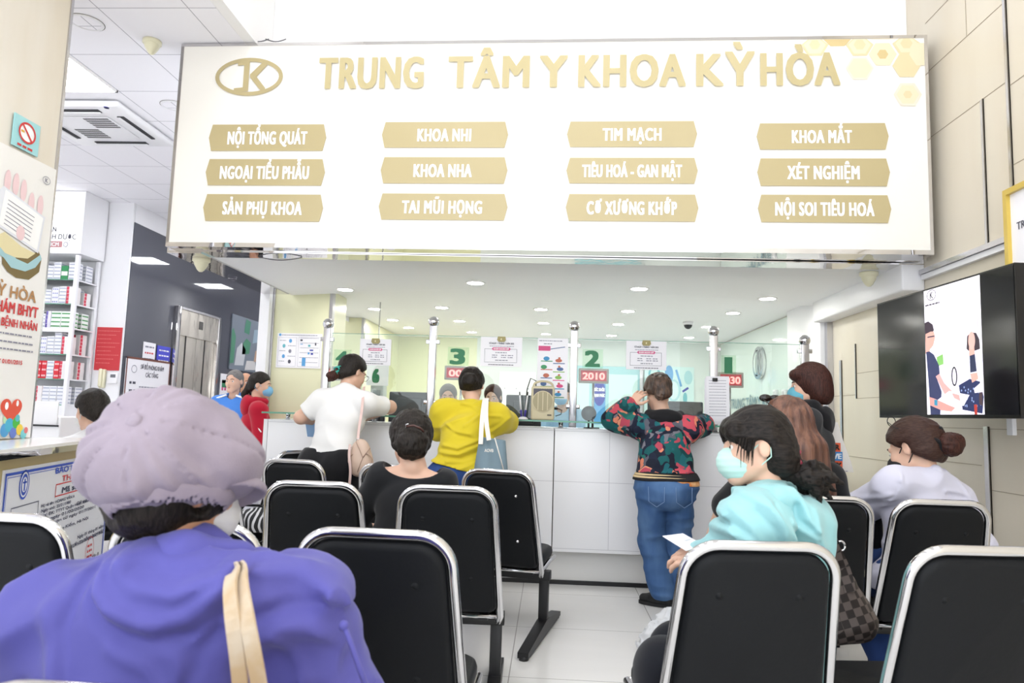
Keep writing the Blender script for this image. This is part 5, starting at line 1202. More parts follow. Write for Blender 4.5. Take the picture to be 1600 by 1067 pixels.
def hand(w0, d, n, thumb, k=1.0, curl=.35, spread=.1):
    """five fingers: w0 wrist, d towards the fingers, n out of the back of the hand, thumb = +1 / -1 side along d x n"""
    d = nrm(d); n = nrm(np.array(n) - d * (np.array(n) @ d)); s_ = np.cross(d, n) * thumb; it = []
    w0 = np.array(w0)
    for i, (o, L) in enumerate(((.028, .068), (.0095, .077), (-.009, .071), (-.026, .055))):
        kn = w0 + (d * (.086 - .004 * abs(i - 1)) + s_ * o) * k; it.append((cone(w0 + (d * .01 + s_ * o * .55) * k, kn, .0125 * k, .0098 * k), .012))
        dd = nrm(d + s_ * spread * (1.2 - i * .75)); p = kn; r = .0092 if i < 3 else .008; a = 0
        for j, fr_ in enumerate((.45, .32, .23)):
            a += curl * (.8 if j == 0 else 1.0); q = p + (dd * math.cos(a) - n * math.sin(a)) * L * fr_ * k
            it.append((cone(p, q, r * k, (r - .0009) * k), .004)); p = q; r -= .0009
    t0 = w0 + (d * .022 + s_ * .02 - n * .006) * k; t1 = t0 + nrm(d * .62 + s_ * .72 - n * .25) * .042 * k; t2 = t1 + nrm(d * .85 + s_ * .35 - n * .3) * .03 * k; t3 = t2 + nrm(d * .95 + s_ * .1 - n * .35) * .024 * k
    it += [(cone(t0, t1, .0135 * k, .0115 * k), .01), (cone(t1, t2, .0112 * k, .0098 * k), .004), (cone(t2, t3, .0096 * k, .0078 * k), .004)]
    return U(it, .006)
def ribbon(b, pts, w, th, m, n=(0, -1, 0)):
    """flat band along pts, its face turned to n"""
    P = [np.array(p, float) for p in pts]
    for _ in range(2): P = [P[0]] + [q for i in range(len(P) - 1) for q in (P[i] * .75 + P[i + 1] * .25, P[i] * .25 + P[i + 1] * .75)] + [P[-1]]
    n = nrm(n); vs = []
    for i in range(len(P)):
        t = nrm(P[min(i + 1, len(P) - 1)] - P[max(i - 1, 0)]); s_ = nrm(np.cross(t, n)); m_ = nrm(np.cross(s_, t))
        vs += [P[i] + s_ * w / 2 + m_ * th / 2, P[i] - s_ * w / 2 + m_ * th / 2, P[i] - s_ * w / 2 - m_ * th / 2, P[i] + s_ * w / 2 - m_ * th / 2]
    fs = [(i * 4 + j, i * 4 + (j + 1) % 4, i * 4 + 4 + (j + 1) % 4, i * 4 + 4 + j) for i in range(len(P) - 1) for j in range(4)] + [(3, 2, 1, 0), tuple(len(vs) - 4 + j for j in range(4))]
    b.add(vs, fs, m)
def hit(s, px, py, y0=.5, y1=6.0, n=900):
    """where the line of sight through a pixel first meets a body"""
    Y = np.linspace(y0, y1, n); d = ray(px, py); P = (CAM + d * (Y / d[1])[:, None]).astype(np.float32); v = s.f(P); i = np.argmax(v < 0)
    return P[i].astype(float) if (v < 0).any() else at(px, py, y1)
class Fig:
    """joints of a person: pelvis point, spine direction, heading"""
    def __init__(s, pel, yaw, spine=(0, 0, 1), k=1.0, sh=.165, twist=0.0):
        s.k = k; s.P = np.array(pel, float); s.u = nrm(spine); A = frame_of(yaw); s.hr = A[0]; s.f0 = A[1]
        B = frame_of(yaw + twist); s.r = nrm(B[0] - s.u * (B[0] @ s.u)); s.f = np.cross(s.u, s.r)
        s.neck = s.P + s.u * .475 * k; s.sL = s.P + s.u * .402 * k - s.r * sh * k; s.sR = s.P + s.u * .402 * k + s.r * sh * k
        s.hL = s.P - s.hr * .088 * k - np.array([0, 0, .02]); s.hR = s.P + s.hr * .088 * k - np.array([0, 0, .02])
    def pt(s, x, y, z): return s.P + (s.r * x + s.f * y + s.u * z) * s.k
    def torso(s, t=0.0, bust=.0, belly=0.0):
        k = s.k; ax = np.array([s.r, s.f, s.u])
        it = [cone(s.hL, s.hR, .105 * k + t), ell(s.pt(0, .0 + belly * .3, .13), (.128 * k + t, .098 * k + t + belly, .16 * k), ax), ell(s.pt(0, 0, .28), (.142 * k + t, .1 * k + t, .16 * k), ax), cone(s.sL, s.sR, .05 * k + t),
              cone(s.pt(0, -.012, .468), s.sL, .036 * k + t, .044 * k + t), cone(s.pt(0, -.012, .468), s.sR, .036 * k + t, .044 * k + t)]
        if bust: it += [ell(s.pt(-.065, .075, .3), (.06 * k + t, .05 * k + t + bust, .065 * k + t), ax), ell(s.pt(.065, .075, .3), (.06 * k + t, .05 * k + t + bust, .065 * k + t), ax)]
        return U(it, .03 * k)
    def arm(s, side, el, wr, t=0.0, upto=1.0, r=(.049, .041, .028)):
        """upper arm and forearm from the shoulder; upto < 1 stops part way (1 = elbow, 2 = wrist)"""
        a = s.sL if side < 0 else s.sR; el = np.array(el); wr = np.array(wr); k = s.k
        it = [cone(a, a + (el - a) * min(upto, 1), r[0] * k + t, (r[0] + (r[1] - r[0]) * min(upto, 1)) * k + t)]
        if upto > 1: q = upto - 1; it.append(cone(el, el + (wr - el) * q, r[1] * k + t, (r[1] + (r[2] - r[1]) * q) * k + t))
        return U(it, .03)
    def leg(s, side, kn, an, t=0.0, t2=None, upto=2.0, toe=None):
        h = s.hL if side < 0 else s.hR; k = s.k; t2 = t if t2 is None else t2; kn = np.array(kn); an = np.array(an)
        m = (kn + an) / 2 + (an - kn) * -.15
        it = [cone(h, kn, .07 * k + t, .05 * k + (t + t2) / 2), cone(kn, m, .05 * k + (t + t2) / 2, .05 * k + t2), cone(m, an, .05 * k + t2, .036 * k + t2)]
        return U(it, .03)
def shoe(name, an, yaw, m, sole, parent, k=1.0, L=.24):
    A = frame_of(yaw); an = np.array(an); b0 = np.array([an[0], an[1], 0.0])
    W = lambda x, y, z: b0 + A[0] * x + A[1] * y + np.array([0, 0, z])
    d = U([cone(W(0, -.035, .045), W(0, .05, .05), .036, .038), cone(W(0, .05, .04), W(0, .13, .036), .04, .03), cone(W(0, -.02, .06), W(0, -.02, .09), .036, .034)], .03)
    d = INT(d, half((0, 0, .012), (0, 0, -1)), .004); o = solid(name, d, .007, m, parent)
    b = MB(); P = []
    for i in range(24):
        t = 2 * PI * i / 24; y = .048 + .118 * math.cos(t); P.append(W((.04 + .006 * math.cos(t)) * math.sin(t), y, 0.001))
    b.prism(P, (0, 0, .02), sole, True); b.build('sole', o)
    return o
# ================================================================ the people
def person(label, loc, group=None): return empty('person', tuple(float(x) for x in loc), label, 'person', group)
def body(t, parts, h, m=M_SKIN, k=.012): return solid('body', U(parts, k), h, m, t)
def fig_between(P, N, yaw, sh=.165, twist=0.0):
    P = np.array(P); N = np.array(N); L = np.linalg.norm(N - P); return Fig(P, yaw, N - P, min(L / .475, 1.04), sh, twist)
def claw(name, head, c, m, parent, k=1.0, ln=.06):
    """a hair claw clip: two toothed jaws on a spine, centred at head-local c, lying along x"""
    b = MB()
    for s_ in (-1, 1):
        b.tube([head.w(c[0] - ln / 2, c[1] - .012, c[2] + s_ * .004), head.w(c[0] - ln / 2, c[1] - .02, c[2] + s_ * .016), head.w(c[0], c[1] - .022, c[2] + s_ * .02), head.w(c[0] + ln / 2, c[1] - .02, c[2] + s_ * .016), head.w(c[0] + ln / 2, c[1] - .012, c[2] + s_ * .004)], .005 * k, m, 8)
        for q in range(5):
            x = c[0] - ln / 2 + ln * (q + .5) / 5; b.tube([head.w(x, c[1] - .02, c[2] + s_ * .017), head.w(x, c[1] - .012, c[2] + s_ * .03), head.w(x, c[1] + .004, c[2] + s_ * .036)], [.004 * k, .003 * k, .0015 * k], m, 6)
    return b.build(name, parent)
M_JEAN = mat('blue denim', '#41618f', .85, spec=.2, bump=(500, .25, .002), var=('#5a7ba6', (7, 7, 2.2)))
M_JEAND = mat('dark denim', '#2c4478', .85, spec=.2, bump=(500, .25, .002), var=('#365089', (9, 9, 3)))
M_BLK = cloth('black fabric', '#17171a', 300, .2)
M_SOLE = mat('rubber sole', '#1a1a1b', .7); M_SOLEW = mat('white sole', '#d8d8d6', .7); M_SHOE = mat('black shoe', '#151516', .6)
def floral():
    m = bpy.data.materials.new('floral fabric'); m.use_nodes = True; nt = m.node_tree; b = nt.nodes['Principled BSDF']; b.inputs['Roughness'].default_value = .8; b.inputs['Specular IOR Level'].default_value = .2
    tc = nt.nodes.new('ShaderNodeTexCoord'); nz = nt.nodes.new('ShaderNodeTexNoise'); nz.inputs['Scale'].default_value = 9; nz.inputs['Detail'].default_value = 1.5
    va = nt.nodes.new('ShaderNodeVectorMath'); va.operation = 'SCALE'; va.inputs['Scale'].default_value = .16; ad = nt.nodes.new('ShaderNodeVectorMath'); ad.operation = 'ADD'
    nt.links.new(tc.outputs['Object'], nz.inputs['Vector']); nt.links.new(nz.outputs['Color'], va.inputs[0]); nt.links.new(tc.outputs['Object'], ad.inputs[0]); nt.links.new(va.outputs[0], ad.inputs[1])
    def layer(scale, stops, off):
        o = nt.nodes.new('ShaderNodeVectorMath'); o.operation = 'ADD'; o.inputs[1].default_value = off; nt.links.new(ad.outputs[0], o.inputs[0])
        v = nt.nodes.new('ShaderNodeTexVoronoi'); v.inputs['Scale'].default_value = scale; nt.links.new(o.outputs[0], v.inputs['Vector'])
        s = nt.nodes.new('ShaderNodeSeparateColor'); nt.links.new(v.outputs['Color'], s.inputs[0]); r = nt.nodes.new('ShaderNodeValToRGB'); r.color_ramp.interpolation = 'CONSTANT'
        e = r.color_ramp.elements; e[0].position = 0; e[0].color = lin(stops[0][1]); e[1].position = stops[1][0]; e[1].color = lin(stops[1][1])
        for p, c in stops[2:]: q = e.new(p); q.color = lin(c)
        nt.links.new(s.outputs[0], r.inputs[0]); return r, v, s
    r1, v1, s1 = layer(15, [(0, '#1e2230'), (.22, '#1d5a5c'), (.42, '#23283a'), (.52, '#5b5d68'), (.64, '#17474b'), (.76, '#c9525f'), (.85, '#2a2c3c'), (.92, '#d99272')], (0, 0, 0))
    r2, v2, s2 = layer(24, [(0, '#22626a'), (.25, '#d9866a'), (.42, '#1c2030'), (.6, '#b04a5a'), (.74, '#77767f'), (.86, '#2a6e66')], (3.1, 1.7, .4))
    g = nt.nodes.new('ShaderNodeMath'); g.operation = 'GREATER_THAN'; g.inputs[1].default_value = .55; nt.links.new(s2.outputs[1], g.inputs[0])
    mx = nt.nodes.new('ShaderNodeMix'); mx.data_type = 'RGBA'; nt.links.new(g.outputs[0], mx.inputs[0]); nt.links.new(r1.outputs[0], mx.inputs[6]); nt.links.new(r2.outputs[0], mx.inputs[7]); nt.links.new(mx.outputs[2], b.inputs['Base Color'])
    return m
M_FLORAL = floral()
def rib_mat():
    m = bpy.data.materials.new('striped ribbing'); m.use_nodes = True; nt = m.node_tree; b = nt.nodes['Principled BSDF']; b.inputs['Roughness'].default_value = .85
    tc = nt.nodes.new('ShaderNodeTexCoord'); sp = nt.nodes.new('ShaderNodeSeparateXYZ'); nt.links.new(tc.outputs['Object'], sp.inputs[0]); return m, nt, b, sp
M_BAND = mat('black ribbing', '#1b1a1e', .85, bump=((300, 300, 5), .4, .003)); M_BANDC = mat('cream ribbing', '#d9bf92', .85)

# ---- woman in the white T-shirt at window 6
t = person('woman in a white T-shirt and black trousers leaning on the counter', at(515, 900, 4.72) * [1, 1, 0])
P = at(516, 724, 4.72); N = at(543, 606, 4.86); g = fig_between(P, N, -12, .16); hd = Head(at(551, 583, 4.93), -38, 22, 4)
eL, wL, eR, wR = at(470, 652, 4.86), at(505, 660, 5.12), at(609, 636, 4.98), at(571, 652, 5.14)
kL, aL, kR, aR = P + [-.08, .06, -.41], P + [-.09, .02, -.76], P + [.09, .07, -.41], P + [.1, .03, -.76]
body(t, [hd.skull(), hd.neck(g.neck), g.torso(-.006), g.arm(-1, eL, wL, upto=2), g.arm(1, eR, wR, upto=2), hand(wL, [.5, .8, 0], [0, 0, 1], 1), hand(wR, [-.9, .2, 0], [0, 0, 1], 1), g.leg(-1, kL, aL), g.leg(1, kR, aR), cone(aL, aL + [0, .1, -.05], .036, .03), cone(aR, aR + [0, .1, -.05], .036, .03)], .0075)
sh = U([g.torso(.022), g.arm(-1, eL, wL, .02, .72), g.arm(1, eR, wR, .02, .74)], .05)
sh = FOLD(sh, .008, (9, 9, 5), 3, frame_of(0, 0, 25)); sh = SUB(sh, cone(g.pt(0, .02, .485), g.pt(0, .04, .62), .06, .075)); sh = INT(sh, half(at(515, 712, 4.72), -g.u + [0.12, 0, 0]))
for s_, el in ((g.sL, eL), (g.sR, eR)): sh = INT(sh, S(lambda p, s_=s_, el=el: np.where(np.linalg.norm(p - (s_ + (el - s_) * .85).astype(np.float32), axis=1) < .12, (p - (s_ + (el - s_) * .74).astype(np.float32)) @ nrm(el - s_).astype(np.float32), -1), []))
solid('t_shirt', sh, .0075, cloth('white knit', '#ecebe9', 350, .25), t)
tr = U([cone(g.hL, g.hR, .13), cone(g.hL, kL, .125, .115), cone(g.hR, kR, .125, .115), cone(kL, aL, .115, .11), cone(kR, aR, .115, .11)], .05); tr = INT(FOLD(tr, .014, (14, 14, 1.2), 5), half(aL + [0, 0, -.02], [0, 0, -1]))
solid('trousers', INT(tr, half(P + [0, 0, .1], [0, 0, 1])), .009, M_BLK, t)
for a in (aL, aR): shoe('shoe', a, -10, M_SHOE, M_SOLE, t)
hr = U([hd.cap(.016), hd.e((0, -.1, -.045), (.034, .034, .04))], .03); solid('hair', FOLD(hr, .003, (60, 60, 20), 2, hd.A), .006, H_BLACK, t)
pt = U(chain([hd.w(0, -.115, -.055), hd.w(-.012, -.14, -.09), hd.w(-.03, -.135, -.115)], [.026, .03, .012]) + chain([hd.w(-.01, -.125, -.07), hd.w(-.06, -.135, -.075), hd.w(-.085, -.13, -.07)], [.022, .016, .006]), .015)
solid('ponytail', FOLD(pt, .006, (90, 90, 30), 4), .005, H_DKBR, t)
claw('hair_claw', hd, (0.0, -.118, -.04), mat('teal plastic', '#2fae9d', .3), t, 1.2, .05)
hd.eyes(t)
b = MB(); b.tube([hd.w(.085, -.01, .008), hd.w(.08, .05, .006), hd.w(.066, .088, .004)], .0016, M_DARK, 6)
for x in (-1, 1): b.tube([hd.w(x * .034 + .026 * math.cos(q), .1, .0 + .02 * math.sin(q)) for q in np.linspace(0, 2 * PI, 18)], .0015, M_DARK, 6)
b.build('glasses', t)
# her bag and folder
M_BAG = mat('beige leather', '#cdb3a0', .45, bump=(200, .15, .002)); M_PINKST = mat('pale pink strap', '#dcc0b8', .5)
t = empty('shoulder_bag', tuple(at(563, 742, 4.55)), 'round beige leather bag hanging at the hip of the woman in white', 'bag')
c = at(563, 714, 4.55); d = U([ell(c + [0, .0, -.01], (.072, .05, .125)), ell(c + [.02, .0, -.05], (.065, .05, .08))], .03); d = INT(d, half(c + [0, 0, -.125], [0, 0, -1]), .02); solid('bag_body', d, .005, M_BAG, t)
fl = MB(); fl.tube([c + [.075 * math.sin(q) + .012, -.047 + .01 * math.cos(q), .05 * math.cos(q) - .05 + .03] for q in np.linspace(-1.9, 1.9, 20)], .003, mat('bag piping', '#a88c7b', .5), 6); fl.tube([c + [-.02, -.05, .1], c + [.03, -.056, .0], c + [.0, -.055, -.09]], .0025, MATS['bag piping'], 6); fl.tube([c + [.03, -.056, .0], c + [.07, -.04, .06]], .0025, MATS['bag piping'], 6); fl.build('piping', t)
b = MB(); ribbon(b, [at(569, 604, 4.84), at(567, 622, 4.70), at(565, 645, 4.64), at(561, 668, 4.58), at(559, 690, 4.54)], .017, .004, M_PINKST); b.build('strap', t)
b = MB(); ribbon(b, [at(547, 694, 4.5), at(545, 712, 4.49), at(548, 735, 4.49), at(546, 757, 4.5)], .016, .004, M_PINKST); b.build('strap', t)
b = MB(); 
for px, py in ((559, 688), (547, 700), (547, 716)): b.tube([at(px, py, 4.54) + [.008 * math.cos(q), -.004, .011 * math.sin(q)] for q in np.linspace(0, 2 * PI, 12)], .0022, M_CHROME, 6)
b.build('strap_ring', t)
c = at(487, 664, 5.0); b = MB(); b.obox(c, (.045, .012, .085), frame_of(70, 0, 18)[[1, 0, 2]] * [1, 1, 1], mat('light blue plastic', '#8fb4dd', .4), .004); tag(b.build('folder'), 'light blue folder under the left arm of the woman in white', 'folder')

# ---- woman in yellow at window 3
t = person('woman in a yellow T-shirt and blue jeans writing at the counter', at(718, 900, 4.72) * [1, 1, 0])
P = at(716, 742, 4.70); N = at(739, 634, 4.90); g = fig_between(P, N, -6, .17); g.k = 1.0; hd = Head(at(737, 603, 4.97), -2, 24, 3)
eL, wL, eR, wR = at(682, 676, 4.97), at(700, 668, 5.17), at(796, 659, 5.02), at(765, 662, 5.18)
kL, aL, kR, aR = P + [-.08, .07, -.4], P + [-.09, .04, -.7], P + [.09, .08, -.4], P + [.1, .05, -.7]
aL[2] = aR[2] = .085
body(t, [hd.skull(), hd.neck(g.neck), g.torso(-.006), g.arm(-1, eL, wL, upto=2), g.arm(1, eR, wR, upto=2), hand(wL, [.7, .6, 0], [0, 0, 1], 1), hand(wR, [-.8, .5, 0], [0, 0, 1], 1), g.leg(-1, kL, aL), g.leg(1, kR, aR), cone(aL, aL + [0, .1, -.05], .036, .03), cone(aR, aR + [0, .1, -.05], .036, .03)], .0075)
sh = U([g.torso(.032), g.arm(-1, eL, wL, .032, .98), g.arm(1, eR, wR, .034, .95)], .06)
sh = FOLD(sh, .02, (5, 5, 13), 8, frame_of(0, 0, 28)); LY = lambda *q: [at(600 + x / 4.743, 560 + y / 4.743, 4.7) for x, y in q]
sh = CREASE(sh, [LY((440, 640), (560, 660), (700, 610)), LY((420, 690), (560, 710), (720, 640)), LY((480, 760), (600, 760), (700, 730)), LY((600, 500), (680, 440), (720, 350)), LY((640, 350), (740, 420), (860, 430)), LY((450, 480), (520, 540), (640, 560)), LY((560, 330), (640, 345), (720, 300)), LY((800, 540), (860, 500), (930, 440))], .011, .011)
sh = CREASE(sh, [LY((430, 665), (560, 685), (710, 625)), LY((450, 725), (580, 735), (700, 690)), LY((620, 470), (700, 400)), LY((470, 520), (560, 570), (660, 590))], -.009, .01)
sh = SUB(sh, cone(g.pt(0, .02, .475), g.pt(0, .05, .62), .066, .085)); sh = INT(sh, half(at(712, 730, 4.70), [-.22, 0, -1])); sh = INT(sh, S(lambda p, s_=g.sR, el=eR: np.where(np.linalg.norm(p - el.astype(np.float32), axis=1) < .14, (p - (s_ + (el - s_) * .9).astype(np.float32)) @ nrm(el - s_).astype(np.float32), -1), []))
solid('t_shirt', sh, .0075, cloth('yellow jersey', '#d6c130', 350, .12), t)
tr = U([cone(g.hL, g.hR, .122), cone(g.hL, kL, .1, .075), cone(g.hR, kR, .1, .075), cone(kL, aL, .075, .06), cone(kR, aR, .075, .06)], .03); solid('jeans', INT(INT(FOLD(tr, .008, (8, 8, 10), 5), half(P + [0, 0, .1], [0, 0, 1])), half(aL + [0, 0, -.02], [0, 0, -1])), .008, M_JEAND, t)
for a in (aL, aR): shoe('shoe', a, -5, M_SHOE, M_SOLE, t)
hr = U([hd.cap(.016), hd.e((0, -.112, -.01), (.05, .038, .046))], .025); solid('hair', FOLD(hr, .004, (40, 40, 40), 12, hd.A), .006, H_BLACK, t)
hd.eyes(t)
M_TOTE = mat('blue grey canvas', '#7d939f', .8, bump=(380, .3, .002)); M_CREAMST = mat('cream webbing', '#e8e4dc', .75)
t = empty('tote_bag', tuple(at(768, 735, 4.55)), 'blue grey canvas tote on cream straps over the shoulder of the woman in yellow', 'bag')
q = [at(747, 690, 4.6), at(762, 684, 4.52), at(792, 683, 4.66)]
d = U([cone(at(760, 690, 4.58), at(757, 762, 4.56), .035, .075), cone(at(781, 690, 4.62), at(776, 762, 4.60), .04, .075), cone(at(770, 690, 4.6), at(766, 768, 4.58), .04, .07)], .03)
d = INT(FOLD(d, .02, (9, 9, 1.6), 5), half(at(770, 685, 4.6), [.12, 0, 1])); solid('bag_body', d, .006, M_TOTE, t)
for xa, xb, xc in (((757, 624), (753, 655), (751, 694)), ((760, 624), (759, 655), (764, 688))):
    b = MB(); p0, p1, p2 = at(*xa, 4.76), at(*xb, 4.60), at(*xc, 4.515); ribbon(b, [p0 + [0, .16, -.02], p0 + [0, .06, .012], p0, p1, p2], .028, .004, M_CREAMST); b.build('strap', t)
b = MB(); b.tube([at(773, 684, 4.55), at(779, 705, 4.525), at(787, 735, 4.51)], .004, M_CREAMST, 6); b.build('zip', t)
f = Board(at(757, 706, 4.475), (1, .1, 0), (0, .1, 1)); f.text('AOVB', 0, 0, .02, M_CREAMST, .055, .03, .001, 'L'); f.build('lettering', t)

# ---- woman in the floral jacket at window 2
t = person('woman in a floral jacket and blue jeans with a hand on her head', at(1040, 920, 4.8) * [1, 1, 0])
P = at(1041, 754, 4.74); N = at(1037, 655, 4.97); g = fig_between(P, N, -3, .165); hd = Head(at(1028, 614, 5.04), 8, 34, -4, 1.04)
eL, wL, eR, wR = at(960, 656, 5.07), at(986, 632, 4.95), at(1098, 664, 5.10), at(1066, 668, 5.2)
kL, aL, kR, aR = at(1018, 845, 4.86), at(1036, 917, 4.84), at(1060, 848, 4.9), at(1064, 917, 4.9)
aL[2] = aR[2] = .09
hl = hand(wL, nrm(hd.w(-.055, -.09, .06) - wL), [-.5, -.85, .2], 1, 1.0, .42, .16)
body(t, [hd.skull(), hd.neck(g.neck), g.torso(-.008), g.arm(-1, eL, wL, upto=2), g.arm(1, eR, wR, upto=2), hl, hand(wR, [-.8, .5, 0], [0, 0, 1], 1), g.leg(-1, kL, aL), g.leg(1, kR, aR), cone(aL, aL + [-.08, .06, -.05], .036, .03), cone(aR, aR + [-.05, .09, -.05], .036, .03)], .006)
b = MB(); fi = wL + nrm(hd.w(-.05, -.06, .07) - wL) * .1
b.tube([fi + [.01 * math.cos(q) - .006, -.004, .01 * math.sin(q)] for q in np.linspace(0, 2 * PI, 12)], .0016, mat('gold ring', '#d8b45a', .2, 1.0), 6); b.build('ring', t)
def fwr(tt): return U([g.torso(tt, belly=.02), ell(g.pt(0, .0, .12), (.178, .13, .2), np.array([g.r, g.f, g.u])), g.arm(-1, eL, wL, tt + .002, 1.86, (.05, .046, .036)), g.arm(1, eR, wR, tt + .002, 1.86, (.05, .046, .036))], .028)
hem = half(at(1041, 738, 4.74), [0.02, 0, -1]); sh = FOLD(fwr(.03), .014, (9, 9, 9), 21, frame_of(0, 0, 30)); sh = SUB(sh, cone(g.pt(0, .02, .49), g.pt(0, .05, .63), .062, .08))
solid('jacket', INT(sh, hem), .0075, M_FLORAL, t)
ring = INT(INT(g.torso(.032, belly=.02), half(at(1041, 736, 4.74), [.02, 0, 1])), half(at(1041, 750, 4.74), [.02, 0, -1]), .008); hb = solid('hem_band', ring, .006, M_BAND, t)
for ya, yb in ((740, 741.6), (743.8, 745.6)): solid('stripe', INT(INT(GROW(g.torso(.032, belly=.02), .002), half(at(1041, ya, 4.74), [.02, 0, 1])), half(at(1041, yb, 4.74), [.02, 0, -1])), .003, M_BANDC, hb)
dv = nrm(wL - eL); Lf = np.linalg.norm(wL - eL); cf = eL + dv * Lf * .84
b = MB(); b.tube([cf - dv * .012, cf, cf + dv * .05, cf + dv * .062], [.05, .046, .038, .03], M_BAND, 18); cu = b.build('cuff', t)
for o_ in (.012, .032): b = MB(); b.tube([cf + dv * o_, cf + dv * (o_ + .008)], [.0455 - o_ * .12, .0445 - o_ * .12], M_BANDC, 18); b.build('stripe', cu)
hood = U([ell(g.pt(0.0, -.07, .445), (.115, .042, .06), np.array([g.r, g.f, g.u])), cone(g.pt(-.1, -.03, .49), g.pt(-.05, .07, .5), .035), cone(g.pt(.1, -.03, .49), g.pt(.05, .07, .5), .035)], .04); hood = SUB(hood, cone(g.pt(0, .02, .47), g.pt(0, .05, .63), .06, .075)); solid('hood', FOLD(hood, .01, (8, 8, 12), 6), .007, M_BLK, t)
un = INT(INT(g.torso(.022, belly=.02), half(at(1050, 748, 4.74), [.02, 0, 1])), half(at(1050, 756, 4.74), [-.05, 0, -1])); un = INT(un, half(at(1024, 750, 4.74), [-1, 0, 0])); solid('shirt_tail', un, .006, mat('orange print cloth', '#e08a4a', .8, var=('#f0c08a', 30)), t)
def lg(s_, h_, k_, a_): return U([cone(h_, k_, .1, .082), cone(k_, (k_ + a_) / 2, .082, .08), cone((k_ + a_) / 2, a_, .08, .074)], .015)
tr = U([cone(g.hL, g.hR, .112), ell(g.P + [0, -.03, -.05], (.15, .11, .12)), lg(-1, g.hL, kL, aL), lg(1, g.hR, kR, aR)], .02)
tr = FOLD(FOLD(tr, .008, (6, 6, 9), 31), .012, (5, 5, 16), 33); tr = INT(INT(tr, half(P + [0, 0, .1], [0, 0, 1])), half(aL + [0, 0, -.045], [0, 0, -1])); jn = solid('jeans', tr, .0075, M_JEAN, t)
for s_ in (-1, 1):
    c = g.P + [s_ * .085, -.165, -.075]; b = MB()
    b.tube([c + [-.05, .012, .06], c + [-.048, .0, -.03], c + [0, -.006, -.062], c + [.048, .0, -.03], c + [.05, .012, .06]], .0022, mat('jeans seam', '#6f8bb2', .8), 5); b.build('pocket_seam', jn)
for a, yw in ((aL, 62), (aR, 35)): shoe('sandal', a - [0, 0, .02], yw, M_SHOE, M_SOLE, t)
hr = U([hd.cap(.018), hd.e((.0, -.105, -.0), (.058, .04, .055)), hd.e((.01, -.1, -.06), (.05, .035, .05)), hd.e((-.02, -.095, -.085), (.03, .025, .04))], .02); solid('hair', FOLD(hr, .007, (70, 70, 16), 7, hd.A), .0055, mat('brown black hair', '#2e211b', .4, bump=((240, 240, 24), .6, .004), var=('#5a4334', (60, 60, 8))), t)
b = MB(); b.tube([hd.w(-.045, -.118, .045), hd.w(-.02, -.138, .056), hd.w(.03, -.138, .052), hd.w(.05, -.118, .04)], .005, mat('grey hair slide', '#6a6663', .3, .5), 8); b.build('hair_slide', t)
hd.eyes(t)

# ---- woman in the dark hoodie at window 1
t = person('woman in a dark grey hooded jacket and blue mask by the end post', at(1278, 900, 4.15) * [1, 1, 0])
P = at(1268, 768, 4.15); N = at(1269, 644, 4.2); g = fig_between(P, N, 58, .15); hd = Head(at(1265, 603, 4.18), 72, 6, 0, 1.02)
eL, wL, eR, wR = at(1262, 715, 4.1), at(1244, 690, 4.35), at(1290, 716, 4.34), at(1262, 690, 4.55)
kL, aL, kR, aR = P + [-.07, .05, -.4], P + [-.07, .02, -.74], P + [.08, .06, -.4], P + [.09, .04, -.74]
aL[2] = aR[2] = .085
body(t, [hd.skull(), hd.neck(g.neck), g.torso(-.006), g.arm(-1, eL, wL, upto=2), g.arm(1, eR, wR, upto=2), hand(wL, [-.5, .8, 0], [0, 0, 1], 1), hand(wR, [-.6, .7, 0], [0, 0, 1], 1), g.leg(-1, kL, aL), g.leg(1, kR, aR), cone(aL, aL + [-.06, .08, -.05], .036, .03), cone(aR, aR + [-.06, .08, -.05], .036, .03)], .0075)
M_CHAR = cloth('charcoal fleece', '#323335', 260, .3); sh = FOLD(U([g.torso(.022), g.arm(-1, eL, wL, .02, 1.9), g.arm(1, eR, wR, .02, 1.9)], .025), .012, (9, 9, 6), 14)
sh = INT(sh, half(P + [0, 0, -.12], [0, 0, -1])); solid('hooded_jacket', sh, .008, M_CHAR, t)
hood = U([ell(g.pt(.0, -.07, .42), (.09, .045, .09), np.array([g.r, g.f, g.u])), cone(g.pt(-.1, -.03, .49), g.pt(-.05, .07, .49), .04), cone(g.pt(.1, -.03, .49), g.pt(.05, .07, .49), .04)], .04); hood = SUB(hood, cone(g.pt(0, .01, .47), g.pt(0, .03, .63), .055, .075)); solid('hood', FOLD(hood, .012, (9, 9, 12), 6), .007, M_BLK, t)
solid('trousers', INT(U([cone(g.hL, g.hR, .12), cone(g.hL, kL, .1, .075), cone(g.hR, kR, .1, .075), cone(kL, aL, .075, .06), cone(kR, aR, .075, .06)], .03), half(P + [0, 0, .05], [0, 0, 1])), .01, M_BLK, t)
for a in (aL, aR): shoe('shoe', a, 40, M_SHOE, M_SOLE, t)
hr = SUB(U([hd.e((0, -.012, .035), (.092, .106, .1)), hd.e((0, -.045, -.04), (.088, .075, .085))], .04), hd.e((0, .105, -.055), (.085, .085, .115)), .015); hr = INT(hr, hd.hf((0, -.05, -.105), (0, .25, -1)), .01); hr = U([hr, hd.e((.05, .06, .068), (.04, .04, .03)), hd.e((-.05, .06, .068), (.04, .04, .03))], .02); solid('hair', FOLD(hr, .004, (50, 50, 10), 9, hd.A), .006, H_DKBR, t)
hd.mask(mat('blue mask', '#62a9bd', .8), t, .005); hd.eyes(t)
t = empty('tote_bag', tuple(at(1318, 740, 4.2)), 'white canvas tote with orange and blue lettering blocks behind the dark hoodie', 'bag')
